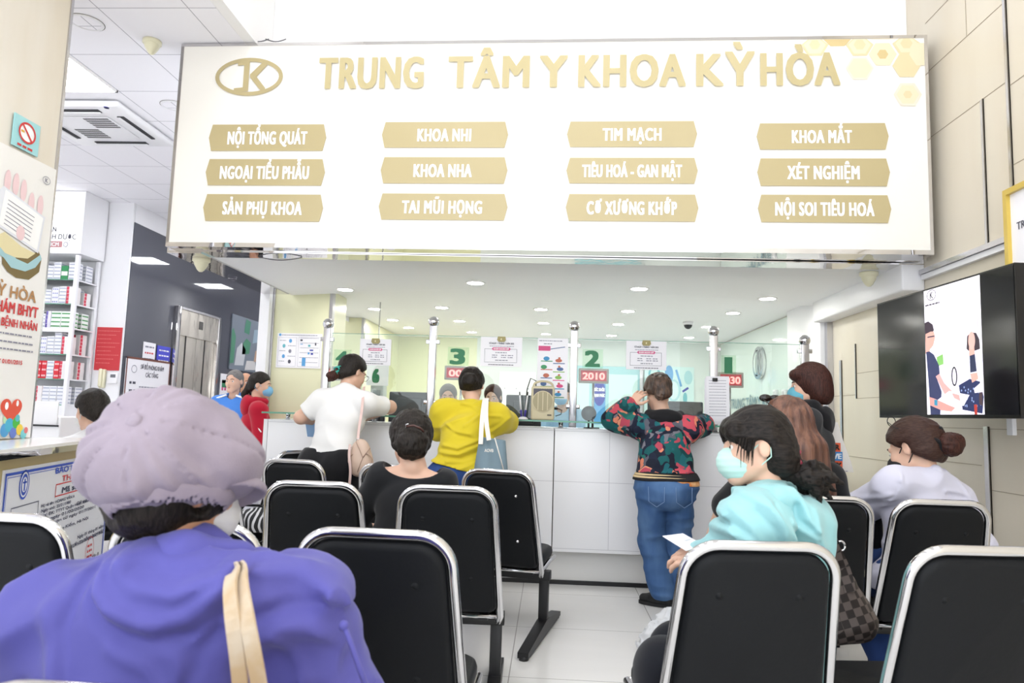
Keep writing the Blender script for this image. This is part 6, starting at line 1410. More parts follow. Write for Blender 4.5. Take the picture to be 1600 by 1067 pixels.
O = at(1296, 738, 4.2); f = Board(O, (1, .0, 0), (0, 0, 1)); pts = [f.px(*q) for q in ((1290, 735), (1312, 737), (1334, 738), (1330, 722), (1318, 690), (1309, 660), (1300, 658), (1288, 680))]
f.slab(pts, mat('white canvas', '#e6e3dd', .8, bump=(300, .25, .002)), -.05); bg_ = f.build('bag_body', t)
f = Board(O, (1, .0, 0), (0, 0, 1))
for s_, ya, yb, m_, tc_, sl in (('BETTER', 705, 692, '#e0603a', '#1d1512', 1313), ('LIVE', 719, 706, '#3a86c8', '#e8f2fa', 1316), ('HEALTHY', 733, 720, '#e0603a', '#1d1512', 1316)):
    mm = mat('print block ' + m_, m_, .7); a = f.px(1280, ya); c = f.px(sl, yb); f.rect(a, c, mm, .003); f.text(s_, c[0] - .008, a[1] + .012, (c[1] - a[1]) * .58, mat('print ink ' + tc_, tc_, .7), None, .08, .005, 'R')
f.scribble(f.px(1300, 736)[0], f.px(1326, 736)[0], f.px(1300, 736)[1], .004, M_PRINT, 2); f.build('print', t)
b = MB(); b.tube([at(1296, 640, 4.28), at(1301, 648, 4.24), at(1304, 662, 4.215)], .011, MATS['white canvas'], 8, flat=(1, .3)); b.tube([at(1290, 640, 4.34), at(1294, 652, 4.3), at(1297, 664, 4.24)], .011, MATS['white canvas'], 8, flat=(1, .3)); b.build('strap', t)

# ---- seated woman in black, second row
t = person('seated woman in a black wide-necked top with her dark hair in a bun', (-.66, 3.2, 0))
P = np.array([-.655, 3.235, .535]); N = at(646, 729, 3.32); g = fig_between(P, N, 4, .155); hd = Head(at(642, 689, 3.37), 14, 16, 0, 1.08)
eL, wL, eR, wR = P + [-.25, .12, .12], P + [-.12, .36, .08], P + [.25, .12, .12], P + [.14, .36, .08]
kL, aL, kR, aR = P + [-.09, .4, -.02], P + [.02, .22, -.42], P + [.12, .4, -.02], P + [.2, .2, -.42]
aL[2] = aR[2] = .09; 
body(t, [hd.skull(), hd.neck(g.neck, .056), g.torso(-.004), g.arm(-1, eL, wL, upto=2), g.arm(1, eR, wR, upto=2), hand(wL, [.6, .6, -.1], [0, 0, 1], 1), hand(wR, [-.6, .6, -.1], [0, 0, 1], 1), g.leg(-1, kL, aL), g.leg(1, kR, aR), cone(aL, aL + [0, .1, -.05], .036, .03), cone(aR, aR + [0, .1, -.05], .036, .03)], .0065)
sh = FOLD(U([g.torso(.018), g.arm(-1, eL, wL, .022, 1.2), g.arm(1, eR, wR, .022, 1.2)], .025), .012, (9, 9, 8), 44, frame_of(0, 0, 35)); sh = SUB(sh, U([ell(g.pt(0, -.04, .475), (.135, .12, .062), np.array([g.r, g.f, g.u])), cone(g.pt(0, .0, .49), g.pt(0, .04, .63), .075, .09)], .03)); solid('top', INT(sh, half(P + [0, 0, -.02], [0, 0, -1])), .007, cloth('black jersey', '#1c1d20', 300, .15), t)
def seated_trousers(name, g, kL, aL, kR, aR, m, t, r=(.115, .085, .072), h=.009, seed=3):
    s_ = U([cone(g.hL, g.hR, r[0]), cone(g.hL, kL, r[0] * .9, r[1]), cone(g.hR, kR, r[0] * .9, r[1]), cone(kL, aL, r[1], r[2]), cone(kR, aR, r[1], r[2])], .03); s_ = INT(s_, half(g.P + [0, 0, .09], [0, 0, 1]))
    return solid(name, INT(FOLD(s_, .008, (7, 7, 7), seed), half(aL + [0, 0, -.03], [0, 0, -1])), h, m, t)
seated_trousers('trousers', g, kL, aL, kR, aR, M_BLK, t)
for a in (aL, aR): shoe('shoe', a, 0, M_SHOE, M_SOLE, t)
hr = U([hd.cap(.02), hd.e((.0, -.1, -.03), (.068, .055, .058)), hd.e((.0, -.085, -.07), (.055, .045, .03))], .025); solid('hair', FOLD(hr, .006, (45, 45, 45), 17, hd.A), .005, H_BLACK, t)
b = MB(); b.tube([hd.w(-.03, -.145, .025), hd.w(.0, -.158, .028), hd.w(.03, -.152, .018), hd.w(.045, -.14, .006)], .0055, mat('brown hair slide', '#4a2d28', .25), 8); b.tube([hd.w(-.03, -.147, .018), hd.w(-.03, -.15, .034), hd.w(-.02, -.156, .034)], .003, M_CHROME, 6); b.build('hair_slide', t)
hd.eyes(t)

# ---- seated woman in the mint hoodie
t = person('seated woman in a mint hoodie and pale green mask, turned sideways', (.62, 2.12, 0))
Y = 2.13; P = np.array([.635, 2.14, .535]); N = at(1198, 782, Y); g = fig_between(P, N, 62, .16); hd = Head(at(1180, 699, Y), 86, 4, -3, .91)
eL, wL, eR, wR = at(1136, 900, 2.04), at(1122, 876, 2.12), P + [.06, .24, .18], P + [.0, .08, .16]
kL, aL, kR, aR = P + [-.36, .06, -.0], P + [-.32, .04, -.44], P + [-.34, .22, -.0], P + [-.3, .22, -.44]
kL = at(1038, 1046, 2.12); kR = kL + np.array([.07, .17, 0]); aR = kR + [.03, .03, -.4]; aL = kL + [.02, .03, -.4]; aL[2] = aR[2] = .09
body(t, [hd.skull(), hd.neck(g.neck, .047), g.torso(-.006), g.arm(-1, eL, wL, upto=2), g.arm(1, eR, wR, upto=2), hand(wL, [-.9, .25, .1], [0, -.55, .8], -1, 1.0, .5), hand(wR, [-.8, 0, 0], [0, 0, 1], 1), g.leg(-1, kL, aL), g.leg(1, kR, aR), cone(aL, aL + [-.1, .03, -.05], .036, .03), cone(aR, aR + [-.1, .03, -.05], .036, .03)], .005)
M_MINT = mat('mint satin fabric', '#94c8cc', .55, spec=.35, bump=(160, .12, .002), sheen=.2)
sh = FOLD(U([g.torso(.04), g.arm(-1, eL, wL, .04, 1.85, (.052, .046, .034)), g.arm(1, eR, wR, .036, 1.85)], .03), .026, (8, 8, 8), 52, frame_of(20, 0, 30)); LM = lambda *q: [at(960 + x / 3.475, 760 + y / 3.475, 1.98) for x, y in q]
MR = [LM((700, 30), (800, 90), (900, 200), (960, 290)), LM((990, 20), (1040, 110), (1060, 200), (1110, 250)), LM((620, 110), (700, 190), (760, 290)), LM((560, 230), (640, 240), (720, 290)), LM((960, 190), (1020, 240), (1100, 290))]
MV = [LM((850, 100), (910, 220), (930, 290)), LM((1000, 110), (1010, 190), (1070, 230)), LM((600, 180), (670, 240)), LM((740, 130), (830, 220), (860, 290))]
sh = CREASE(CREASE(sh, MR, .012, .012), MV, -.012, .01)
sh = SUB(sh, cone(g.pt(0, .03, .47), g.pt(0, .06, .62), .056, .075)); solid('hoodie', INT(sh, half(P + [0, 0, -.06], [0, 0, -1])), .006, M_MINT, t)
ax = np.array([g.r, g.f, g.u]); hood = U([ell(g.pt(.02, -.11, .415), (.13, .062, .085), ax), ell(g.pt(.03, -.12, .33), (.1, .05, .07), ax), cone(g.pt(-.1, -.05, .49), g.pt(-.075, .05, .485), .034), cone(g.pt(.1, -.05, .49), g.pt(.06, .06, .47), .034)], .04); hood = SUB(hood, cone(g.pt(0, .02, .45), g.pt(0, .04, .63), .058, .085)); hood = CREASE(CREASE(hood, MR, .012, .011), MV, -.012, .009); solid('hood', FOLD(hood, .02, (9, 9, 9), 55, frame_of(0, 0, 40)), .0055, M_MINT, t)
seated_trousers('trousers', g, kL, aL, kR, aR, cloth('black trousers', '#1b1d24', 300, .2), t, (.115, .08, .07), .008)
for a in (aL, aR): shoe('shoe', a, 80, M_SHOE, M_SOLE, t)
cap = SUB(U([hd.e((0, -.014, .036), (.09, .106, .1)), hd.e((0, -.07, -.035), (.078, .06, .07))], .04), U([hd.e((0, .11, -.045), (.1, .085, .1)), hd.e((.088, -.0, -.02), (.04, .034, .044)), hd.e((-.088, -.0, -.02), (.04, .034, .044))], .02), .012); cap = INT(cap, hd.hf((0, .02, -.06), (0, .45, -.9)), .01)
hr = U([cap, hd.e((.045, .068, .055), (.036, .03, .04)), hd.e((-.045, .068, .055), (.036, .03, .04)), hd.e((0, .076, .06), (.042, .026, .034)), (hd.e((0, -.105, -.07), (.034, .035, .03)), .02)], .015)
hr = FOLD(hr, .004, (75, 16, 30), 61, hd.A); solid('hair', hr, .004, mat('mint woman hair', '#120e0d', .48, spec=.2, bump=((40, 190, 150), .6, .004), var=('#29231f', (26, 230, 170))), t)
tl = [cone(hd.w(0, -.1, -.075), hd.w(.0, -.145, -.085), .03, .034), ell(hd.w(0, -.16, -.1), (.05, .045, .034))]
for q in range(9):
    a = -1.9 + q * .48; tl += chain([hd.w(.02 * math.cos(q), -.15, -.09), hd.w(.03 * math.cos(q * 2.3), -.16 - .05 * math.cos(a), -.1 + .04 * math.sin(a)), hd.w(.03 * math.cos(q * 2.3), -.165 - .1 * math.cos(a) * .8, -.12 + .055 * math.sin(a))], [.016, .012, .003])
solid('bun', FOLD(U(tl, .012), .006, (90, 90, 90), 63), .004, MATS['mint woman hair'], t)
claw('hair_claw', hd, (0, -.105, -.035), mat('maroon plastic', '#7e2f3e', .25), t, 1.3, .066)
b = MB(); rn = random.Random(3)
for q in range(46):
    a = rn.uniform(-1.2, .5); x = rn.uniform(-.07, .07); y0 = .085 - abs(x) * .5
    b.tube([hd.w(x, y0 - .02, .085), hd.w(x * 1.05, y0 + .022, .055), hd.w(x * 1.05 + rn.uniform(-.01, .01), y0 + .014 + rn.uniform(-.008, .01), .018 + rn.uniform(-.012, .012))], [.003, .0028, .0006], MATS['mint woman hair'], 5)
for q in range(14): y = rn.uniform(-.02, .03); b.tube([hd.w(.082, y + .02, .02), hd.w(.084, y + .035, -.03), hd.w(.072, y + .02, -.09 + rn.uniform(-.02, .02))], [.0016, .0014, .0005], MATS['mint woman hair'], 4) if q < 3 else b.tube([hd.w(-.084, y + .03, .03), hd.w(-.088, y + .042, -.01), hd.w(-.078, y + .045, -.04 + rn.uniform(-.02, .02))], [.002, .0018, .0005], MATS['mint woman hair'], 4)
b.build('fringe', t)
hd.mask(mat('pale green mask', '#bfe3da', .85), t, .004); hd.eyes(t)
f = MB(); O = at(1068, 850, 2.14); pts = [at(1035, 838, 2.2), at(1067, 834, 2.25), at(1100, 852, 2.14), at(1072, 861, 2.08)]; f.prism(pts, (0, 0, .0015), M_PAPER); f.prism([at(1056, 839, 2.205), at(1068, 836, 2.235), at(1080, 842, 2.19), at(1070, 845, 2.165)], (0, 0, .0022), M_PAPER); tag(f.build('paper_slip'), 'folded white paper slip in the hand of the woman in the mint hoodie', 'paper')
# her chequered bag
def checker():
    m = mat('brown chequered canvas', '#3a302b', .5, spec=.4); nt = m.node_tree; b = nt.nodes['Principled BSDF']; tc = nt.nodes.new('ShaderNodeTexCoord'); mp = nt.nodes.new('ShaderNodeMapping'); mp.inputs['Rotation'].default_value = (.2, .3, .2); ck = nt.nodes.new('ShaderNodeTexChecker')
    ck.inputs['Scale'].default_value = 44; ck.inputs['Color1'].default_value = lin('#2a2321'); ck.inputs['Color2'].default_value = lin('#5f5450'); nt.links.new(tc.outputs['Object'], mp.inputs[0]); nt.links.new(mp.outputs[0], ck.inputs[0]); nt.links.new(ck.outputs[0], b.inputs['Base Color']); return m
M_CHK = checker(); c = at(1326, 948, 2.25)
t = empty('handbag', tuple(c), 'brown chequered handbag hanging by its strap beside the woman in mint', 'bag')
d = U([cone(at(1303, 905, 2.24), at(1300, 975, 2.24), .035, .06), cone(at(1318, 915, 2.25), at(1330, 968, 2.25), .035, .07)], .03); d = INT(d, half(at(1330, 1004, 2.25), [.25, 0, -1]), .02); solid('bag_body', FOLD(d, .008, (9, 9, 9), 3), .005, M_CHK, t)
b = MB(); ribbon(b, [at(1282, 818, 2.16), at(1297, 845, 2.18), at(1309, 868, 2.2), at(1321, 893, 2.21), at(1328, 925, 2.2)], .034, .008, M_CHK); b.build('strap', t)
b = MB(); c2 = at(1314, 853, 2.22); b.tube([c2 + [.012 * math.cos(q), 0, .014 * math.sin(q)] for q in np.linspace(0, 2 * PI, 14)], .0028, M_CHROME, 6); b.tube([at(1304, 838, 2.21), at(1311, 850, 2.21)], .004, M_DARK, 6); b.build('strap_ring', t)

# ---- long brown hair behind her
t = person('seated woman with long brown hair and sunglasses pushed up on her head', (1.08, 3.36, 0))
P = np.array([1.10, 3.33, .535]); hd = Head(at(1227, 668, 3.40), 40, 6, 0, 1.08); N = np.array([hd.c[0] + .02, 3.35, hd.c[2] - .15]); g = fig_between(P, N, 12, .165)
eL, wL, eR, wR = at(1133, 792, 3.4), at(1110, 845, 3.62), P + [.27, .12, .14], P + [.14, .36, .1]
kL, aL, kR, aR = P + [-.12, .42, -.01], P + [-.12, .4, -.44], P + [.1, .42, -.01], P + [.1, .4, -.44]; aL[2] = aR[2] = .09
body(t, [hd.skull(), hd.neck(g.neck), g.torso(-.006), g.arm(-1, eL, wL, upto=2), g.arm(1, eR, wR, upto=2), hand(wL, [.2, .8, -.2], [0, 0, 1], 1), hand(wR, [-.6, .6, -.1], [0, 0, 1], 1), g.leg(-1, kL, aL), g.leg(1, kR, aR), cone(aL, aL + [0, .1, -.05], .036, .03), cone(aR, aR + [0, .1, -.05], .036, .03)], .008)
sh = FOLD(U([g.torso(.02), g.arm(-1, eL, wL, .026, .96), g.arm(1, eR, wR, .026, .96)], .025), .008, (5, 5, 7), 4); sh = SUB(sh, cone(g.pt(0, .02, .485), g.pt(0, .04, .62), .06, .075)); solid('t_shirt', INT(sh, half(P + [0, 0, -.03], [0, 0, -1])), .008, M_BLK, t)
seated_trousers('trousers', g, kL, aL, kR, aR, M_JEAND, t, h=.011)
for a in (aL, aR): shoe('shoe', a, 10, M_SHOE, M_SOLE, t)
hr = SUB(U([hd.e((0, -.014, .036), (.088, .104, .098)), hd.e((0, -.06, -.06), (.09, .062, .12)), cone(hd.w(.03, -.09, -.1), hd.w(.05, -.1, -.26), .07, .055), cone(hd.w(-.03, -.09, -.1), hd.w(-.03, -.1, -.24), .06, .04), cone(hd.w(.05, -.1, -.25), hd.w(.1, -.1, -.34), .05, .018)], .05), hd.e((0, .105, -.05), (.078, .08, .12)), .015); solid('hair', FOLD(hr, .009, (26, 26, 4), 19, hd.A), .006, mat('long brown hair', '#4c2f26', .36, spec=.45, bump=((170, 170, 14), .7, .005), var=('#7c5543', (40, 40, 3))), t)
b = MB()
for x in (-1, 1): b.ball(tuple(hd.w(x * .036, .058, .132)), (.03, .012, .018), mat('dark lens', '#150d0b', .1), 14); b.tube([hd.w(x * .066, .05, .124), hd.w(x * .086, .0, .09), hd.w(x * .084, -.05, .05)], .003, M_DARK, 6)
b.tube([hd.w(-.07, .055, .125), hd.w(-.035, .078, .138), hd.w(0, .074, .132), hd.w(.035, .078, .138), hd.w(.07, .055, .125)], .004, M_DARK, 8); b.build('sunglasses', t)
hd.eyes(t)

# ---- seated woman in pale grey below the television
t = person('seated woman in a pale grey shirt and blue jeans bending below the television', (1.64, 3.36, 0))
P = np.array([1.64, 3.36, .535]); N = at(1446, 748, 3.42); g = fig_between(P, N, 16, .175); hd = Head(at(1428, 704, 3.46), 38, 22, -8, 1.16)
eL, wL, eR, wR = at(1338, 800, 3.62), at(1290, 812, 3.8), at(1527, 850, 3.4), P + [.08, .4, .12]
kL, aL, kR, aR = at(1352, 945, 3.72), at(1393, 1014, 3.5), P + [.06, .44, -.01], P + [.06, .4, -.44]; aL[2] = aR[2] = .09
body(t, [hd.skull(), hd.neck(g.neck, .055), g.torso(-.006), g.arm(-1, eL, wL, upto=2), g.arm(1, eR, wR, upto=2), hand(wL, [-.5, .7, -.2], [0, 0, 1], 1), hand(wR, [-.6, .6, -.1], [0, 0, 1], 1), g.leg(-1, kL, aL), g.leg(1, kR, aR), cone(aL, aL + [-.09, .05, -.05], .036, .03), cone(aR, aR + [0, .1, -.05], .036, .03)], .0065)
M_LAV = cloth('pale grey cotton', '#cfcede', 330, .15); sh = FOLD(U([g.torso(.034), g.arm(-1, eL, wL, .03, 1.9), g.arm(1, eR, wR, .03, 1.9)], .025), .015, (8, 8, 9), 71, frame_of(0, 0, -25)); sh = SUB(sh, cone(g.pt(0, .02, .49), g.pt(0, .05, .62), .06, .075)); LG = lambda *q: [at(1250 + x / 4.1, 600 + y / 4.1, 3.3) for x, y in q]
sh = CREASE(sh, [LG((640, 580), (610, 680), (570, 780)), LG((380, 780), (500, 750), (600, 700)), LG((1000, 560), (1080, 620), (1130, 700)), LG((960, 690), (1060, 700), (1150, 730))], .009, .012); sh = CREASE(sh, [LG((620, 640), (585, 730)), LG((400, 820), (520, 790), (600, 760)), LG((980, 710), (1100, 735))], -.008, .01)
so = solid('shirt', INT(sh, half(P + [0, 0, -.04], [0, 0, -1])), .0065, M_LAV, t)
co = SUB(U([cone(g.pt(-.05, .03, .5), g.pt(0, -.055, .51), .026, .028), cone(g.pt(.05, .03, .5), g.pt(0, -.055, .51), .026, .028)], .02), cone(g.pt(0, .0, .47), g.pt(0, .05, .63), .056, .062)); solid('collar', co, .005, M_LAV, so)
b = MB(); b.tube([g.pt(x, -.137 + .9 * abs(x) ** 2.2, .33 - .02 * abs(x)) for x in np.linspace(-.17, .17, 14)], .0018, mat('shirt seam', '#a9a8ba', .8), 5); b.build('yoke_seam', so)
seated_trousers('jeans', g, kL, aL, kR, aR, M_JEAND, t, (.12, .088, .075), .008)
shoe('shoe', aL, 62, M_SHOE, M_SOLE, t); shoe('shoe', aR, 10, M_SHOE, M_SOLE, t)
hr = U([hd.cap(.02), hd.e((.0, -.06, .02), (.07, .06, .07))], .03); solid('hair', FOLD(hr, .004, (60, 14, 40), 23, hd.A), .005, H_BRPULL, t)
solid('bun', FOLD(U([hd.e((.012, -.135, -.02), (.05, .04, .046)), hd.e((.03, -.15, -.01), (.03, .03, .03))], .015), .006, (60, 60, 60), 3), .005, H_DKBR, t)
b = MB(); b.tube([hd.w(.005 + .046 * math.cos(q) * (1 + .12 * math.sin(5 * q)), -.112 + .012 * math.sin(3 * q), .0 + .046 * math.sin(q) * (1 + .12 * math.cos(4 * q))) for q in np.linspace(0, 2 * PI, 30)], .010, M_BLK, 8, True); b.build('scrunchie', t)
b = MB(); b.tube([hd.w(-.07, .03, .125), hd.w(-.086, .0, .085), hd.w(-.086, -.05, .05)], .0022, M_DARK, 6); b.tube([hd.w(.07, .03, .125), hd.w(.086, .0, .085), hd.w(.086, -.05, .05)], .0022, M_DARK, 6)
for x in (-1, 1): b.tube([hd.w(x * .036 + .03 * math.cos(q), .03 - .008 * math.sin(q), .131 + .018 * math.sin(q)) for q in np.linspace(0, 2 * PI, 16)], .002, M_DARK, 6)
b.build('glasses', t)
hd.mask(mat('black mask', '#17171a', .8), t, .0055); hd.eyes(t)
b = MB(); c = at(1352, 850, 3.64); b.box((c[0] - .16, 3.56, .62), (c[0] + .06, 3.70, .84), M_BLK, .03); bb = b.build('bag_body', t := empty('black_bag', (c[0] - .05, 3.63, .62), 'black bag on the lap of the woman in pale grey', 'bag')); b = MB(); b.box((c[0] - .02, 3.553, .745), (c[0] + .01, 3.561, .75), M_CHROME); b.build('zip_pull', t)

# ---- woman in the lavender cap, nearest the camera
t = person('woman in a lavender newsboy cap and purple jacket, seen from behind', (-.62, 1.05, 0))
hd = Head(at(280, 757, 1.28), -30, 8, 0, 1.04); N = at(287, 880, 1.24); P = np.array([N[0] - .02, 1.14, .54]); g = Fig(P, -6, N - P, 1.0, .19); g.neck = N; d0 = N - P
g.sL = at(88, 975, 1.2); g.sR = at(468, 975, 1.24)
eL, wL, eR, wR = g.sL + [-.07, .06, -.26], g.sL + [.1, .3, -.3], g.sR + [.09, .05, -.25], g.sR + [-.06, .3, -.3]
kL, aL, kR, aR = P + [-.1, .4, -.01], P + [-.1, .36, -.44], P + [.1, .4, -.01], P + [.1, .36, -.44]; aL[2] = aR[2] = .09
tor = lambda tt: U([cone(g.hL, g.hR, .11 + tt), ell(P + d0 * .45, (.15 + tt, .105 + tt, .17)), ell(P + d0 * .68, (.165 + tt, .105 + tt, .15)), cone(g.sL, g.sR, .05 + tt), cone(N, g.sL, .03 + tt, .04 + tt), cone(N, g.sR, .03 + tt, .04 + tt)], .03)
body(t, [hd.skull(), cone(hd.w(0, -.02, -.05), N, .05, .056), tor(-.006), g.arm(-1, eL, wL, upto=2), g.arm(1, eR, wR, upto=2), hand(wL, [.4, .8, -.1], [0, 0, 1], 1), hand(wR, [-.4, .8, -.1], [0, 0, 1], 1), g.leg(-1, kL, aL), g.leg(1, kR, aR), cone(aL, aL + [0, .1, -.05], .036, .03), cone(aR, aR + [0, .1, -.05], .036, .03)], .006, M_SKIND)
M_PURP = mat('purple nylon', '#5856a0', .62, spec=.2, bump=(25, .1, .004), sheen=.1)
def swag(items, r): 
    out = []
    for pts in items: P_ = [at(*q) for q in pts]; out += chain(P_, [r * (.5 if i in (0, len(P_) - 1) else 1) for i in range(len(P_))])
    return U(out, .012)
jk = U([tor(.03), g.arm(-1, eL, wL, .04, 1.9), g.arm(1, eR, wR, .045, 1.9), (ell(at(300, 925, 1.15), (.17, .06, .06)), .05), (ell(at(425, 950, 1.17), (.1, .07, .05)), .04)], .03)
LN = lambda *pts: [at(x, y, 1.08) for x, y in pts]
jk = CREASE(jk, [LN((140, 890), (150, 925), (175, 952), (210, 972), (250, 978), (300, 965), (345, 925)), LN((170, 880), (215, 915), (275, 925), (330, 900)), LN((390, 892), (450, 905), (500, 935), (528, 985)), LN((60, 960), (85, 1000), (100, 1067))], .017, .021)
jk = CREASE(jk, [LN((126, 895), (134, 935), (160, 966), (200, 990), (245, 998), (300, 990), (350, 955)), LN((378, 975), (430, 962), (480, 966), (524, 992)), LN((110, 906), (92, 985), (112, 1067)), LN((200, 895), (270, 908), (320, 892)), LN((330, 985), (300, 1025), (285, 1080))], -.013, .014)
jk = CREASE(jk, [LN((352, 892), (328, 963), (272, 1080)), LN((180, 1010), (230, 1040), (260, 1080)), LN((420, 1010), (440, 1060), (450, 1100)), LN((480, 1005), (510, 1040), (520, 1090))], .007, .012)
jk = FOLD(jk, .014, (13, 13, 13), 81, frame_of(0, 0, 35)); jk = SUB(jk, cone(N + [0, .0, -.01], hd.w(0, -.02, -.06), .06, .066), .012); solid('jacket', INT(jk, half((0, 0, .5), (0, 0, -1))), .006, M_PURP, t)
col = SUB(U([cone(at(205, 872, 1.22), at(285, 868, 1.165), .03, .034), cone(at(285, 868, 1.165), at(372, 872, 1.22), .034, .03)], .02), cone(N + [0, .01, -.03], hd.w(0, -.02, -.05), .062, .066), .01); solid('collar', FOLD(col, .006, (12, 12, 12), 5), .005, M_PURP, t)
b = MB(); cd = at(537, 978, 1.13); b.ball(tuple(cd), .0085, M_PURP, 10); b.tube([cd, at(548, 1005, 1.12), at(560, 1040, 1.12), at(575, 1080, 1.12)], .0045, M_PURP, 8); b.build('drawcord', t)
seated_trousers('trousers', g, kL, aL, kR, aR, M_BLK, t, h=.012)
for a in (aL, aR): shoe('shoe', a, 0, M_SHOE, M_SOLE, t)
hr = INT(U([hd.e((0, -.02, .01), (.086, .1, .09)), hd.e((0, -.05, -.035), (.08, .062, .06)), hd.e((.064, .02, .0), (.02, .035, .045))], .03), hd.hf((0, -.02, -.078), (0, .35, -1)), .008); hr = SUB(hr, hd.e((.0, .11, -.05), (.07, .08, .1)), .01); hr = SUB(hr, hd.e((.088, -.002, -.02), (.026, .022, .03)), .006); solid('hair', FOLD(hr, .005, (60, 60, 12), 33, hd.A), .005, H_BLACKV, t)
# the cap: full eight-panel crown gathered into a band, with a covered button and a peak
M_CAP = mat('lavender cotton', '#9a8f9b', .85, spec=.15, bump=(220, .25, .002), sheen=.1, var=('#928793', 12))
cc = at(266, 709, 1.24); ca = frame_of(-30, 8, 20); ca = np.array([ca[0], ca[1], ca[2]])
crown = U([ell(cc, (.112, .132, .115), ca), ell(cc - ca[2] * .03 - ca[1] * .03 - ca[0] * .003, (.108, .115, .096), ca), ell(cc + ca[0] * .015 + ca[1] * .05 - ca[2] * .02, (.102, .108, .088), ca)], .02)
crown = INT(crown, half(cc - ca[2] * .098, -ca[2] + ca[1] * .1), .03)
bu = hit(crown, 212, 660); bd = nrm(bu - cc); e1 = nrm(np.cross(bd, ca[2])); e2 = np.cross(bd, e1)
def gather(a):
    b32, x32, y32, c32 = (v.astype(np.float32) for v in (bd, e1, e2, cc))
    def f(p):
        q = p - c32; x, y = q @ x32, q @ y32; an = np.arctan2(y, x); rr = np.sqrt(x * x + y * y)
        seam = np.abs(np.sin(an * 4 + .4)); w = np.clip(rr / .03, 0, 1)
        return a.f(p) + .0055 * np.exp(-(seam / .09) ** 2) * w - .0035 * np.sin(an * 11 + 3 * np.sin(an * 3)) * np.clip((rr - .02) / .08, 0, 1) * (q @ b32 < .16) 
    return S(f, [(c, r + .01) for c, r in a.pts])
ck = FOLD(gather(crown), .008, (10, 10, 10), 91, frame_of(0, 0, 30)); capo = solid('newsboy_cap', ck, .005, M_CAP, t)
band = SUB(INT(INT(ell(cc - ca[2] * .05, (.1, .118, .09), ca), half(cc - ca[2] * .078, ca[2]), .006), half(cc - ca[2] * .12, -ca[2]), .006), ell(cc - ca[2] * .05, (.088, .106, .1), ca)); solid('band', band, .005, M_CAP, capo)
b = MB(); n_ = nrm(bu - cc); b.lathe([(0, .013), (.008, .0125), (.0125, .009), (.0135, .003), (.0125, -.008)], bu + n_ * -.001, M_CAP, 18, n_); b.build('button', capo)
pk = INT(SUB(ell(cc + ca[1] * .08 - ca[2] * .07, (.095, .098, .04), ca), ell(cc + ca[1] * .08 - ca[2] * .088, (.092, .095, .04), ca)), half(cc + ca[1] * .03, -ca[1])); solid('peak', pk, .005, M_CAP, capo)
hd.mask(mat('white mask', '#e6e5e4', .85), t, .005); hd.eyes(t)
M_STRAP = mat('beige strap', '#c8b8a2', .6, bump=(90, .2, .002), var=('#bda482', 20))
t = empty('shoulder_bag', (-.36, 1.0, .46), 'beige strapped bag over the shoulder of the woman in the cap', 'bag')
for pts in ([(372, 884, 1.085), (358, 905, 1.045), (362, 960, 1.0), (372, 1030, .99), (378, 1100, .99)], [(380, 882, 1.09), (376, 905, 1.05), (385, 960, 1.0), (398, 1030, .985), (410, 1100, .985)]):
    P_ = [at(*q) for q in pts]; b = MB(); ribbon(b, [at(385, 893, 1.2)] + P_, .021, .005, M_STRAP); b.build('strap', t)
b = MB(); c = at(395, 1100, .985); b.box((c[0] - .12, c[1] - .06, .46), (c[0] + .12, c[1] + .03, c[2] + .01), M_STRAP, .03); b.build('bag_body', t)

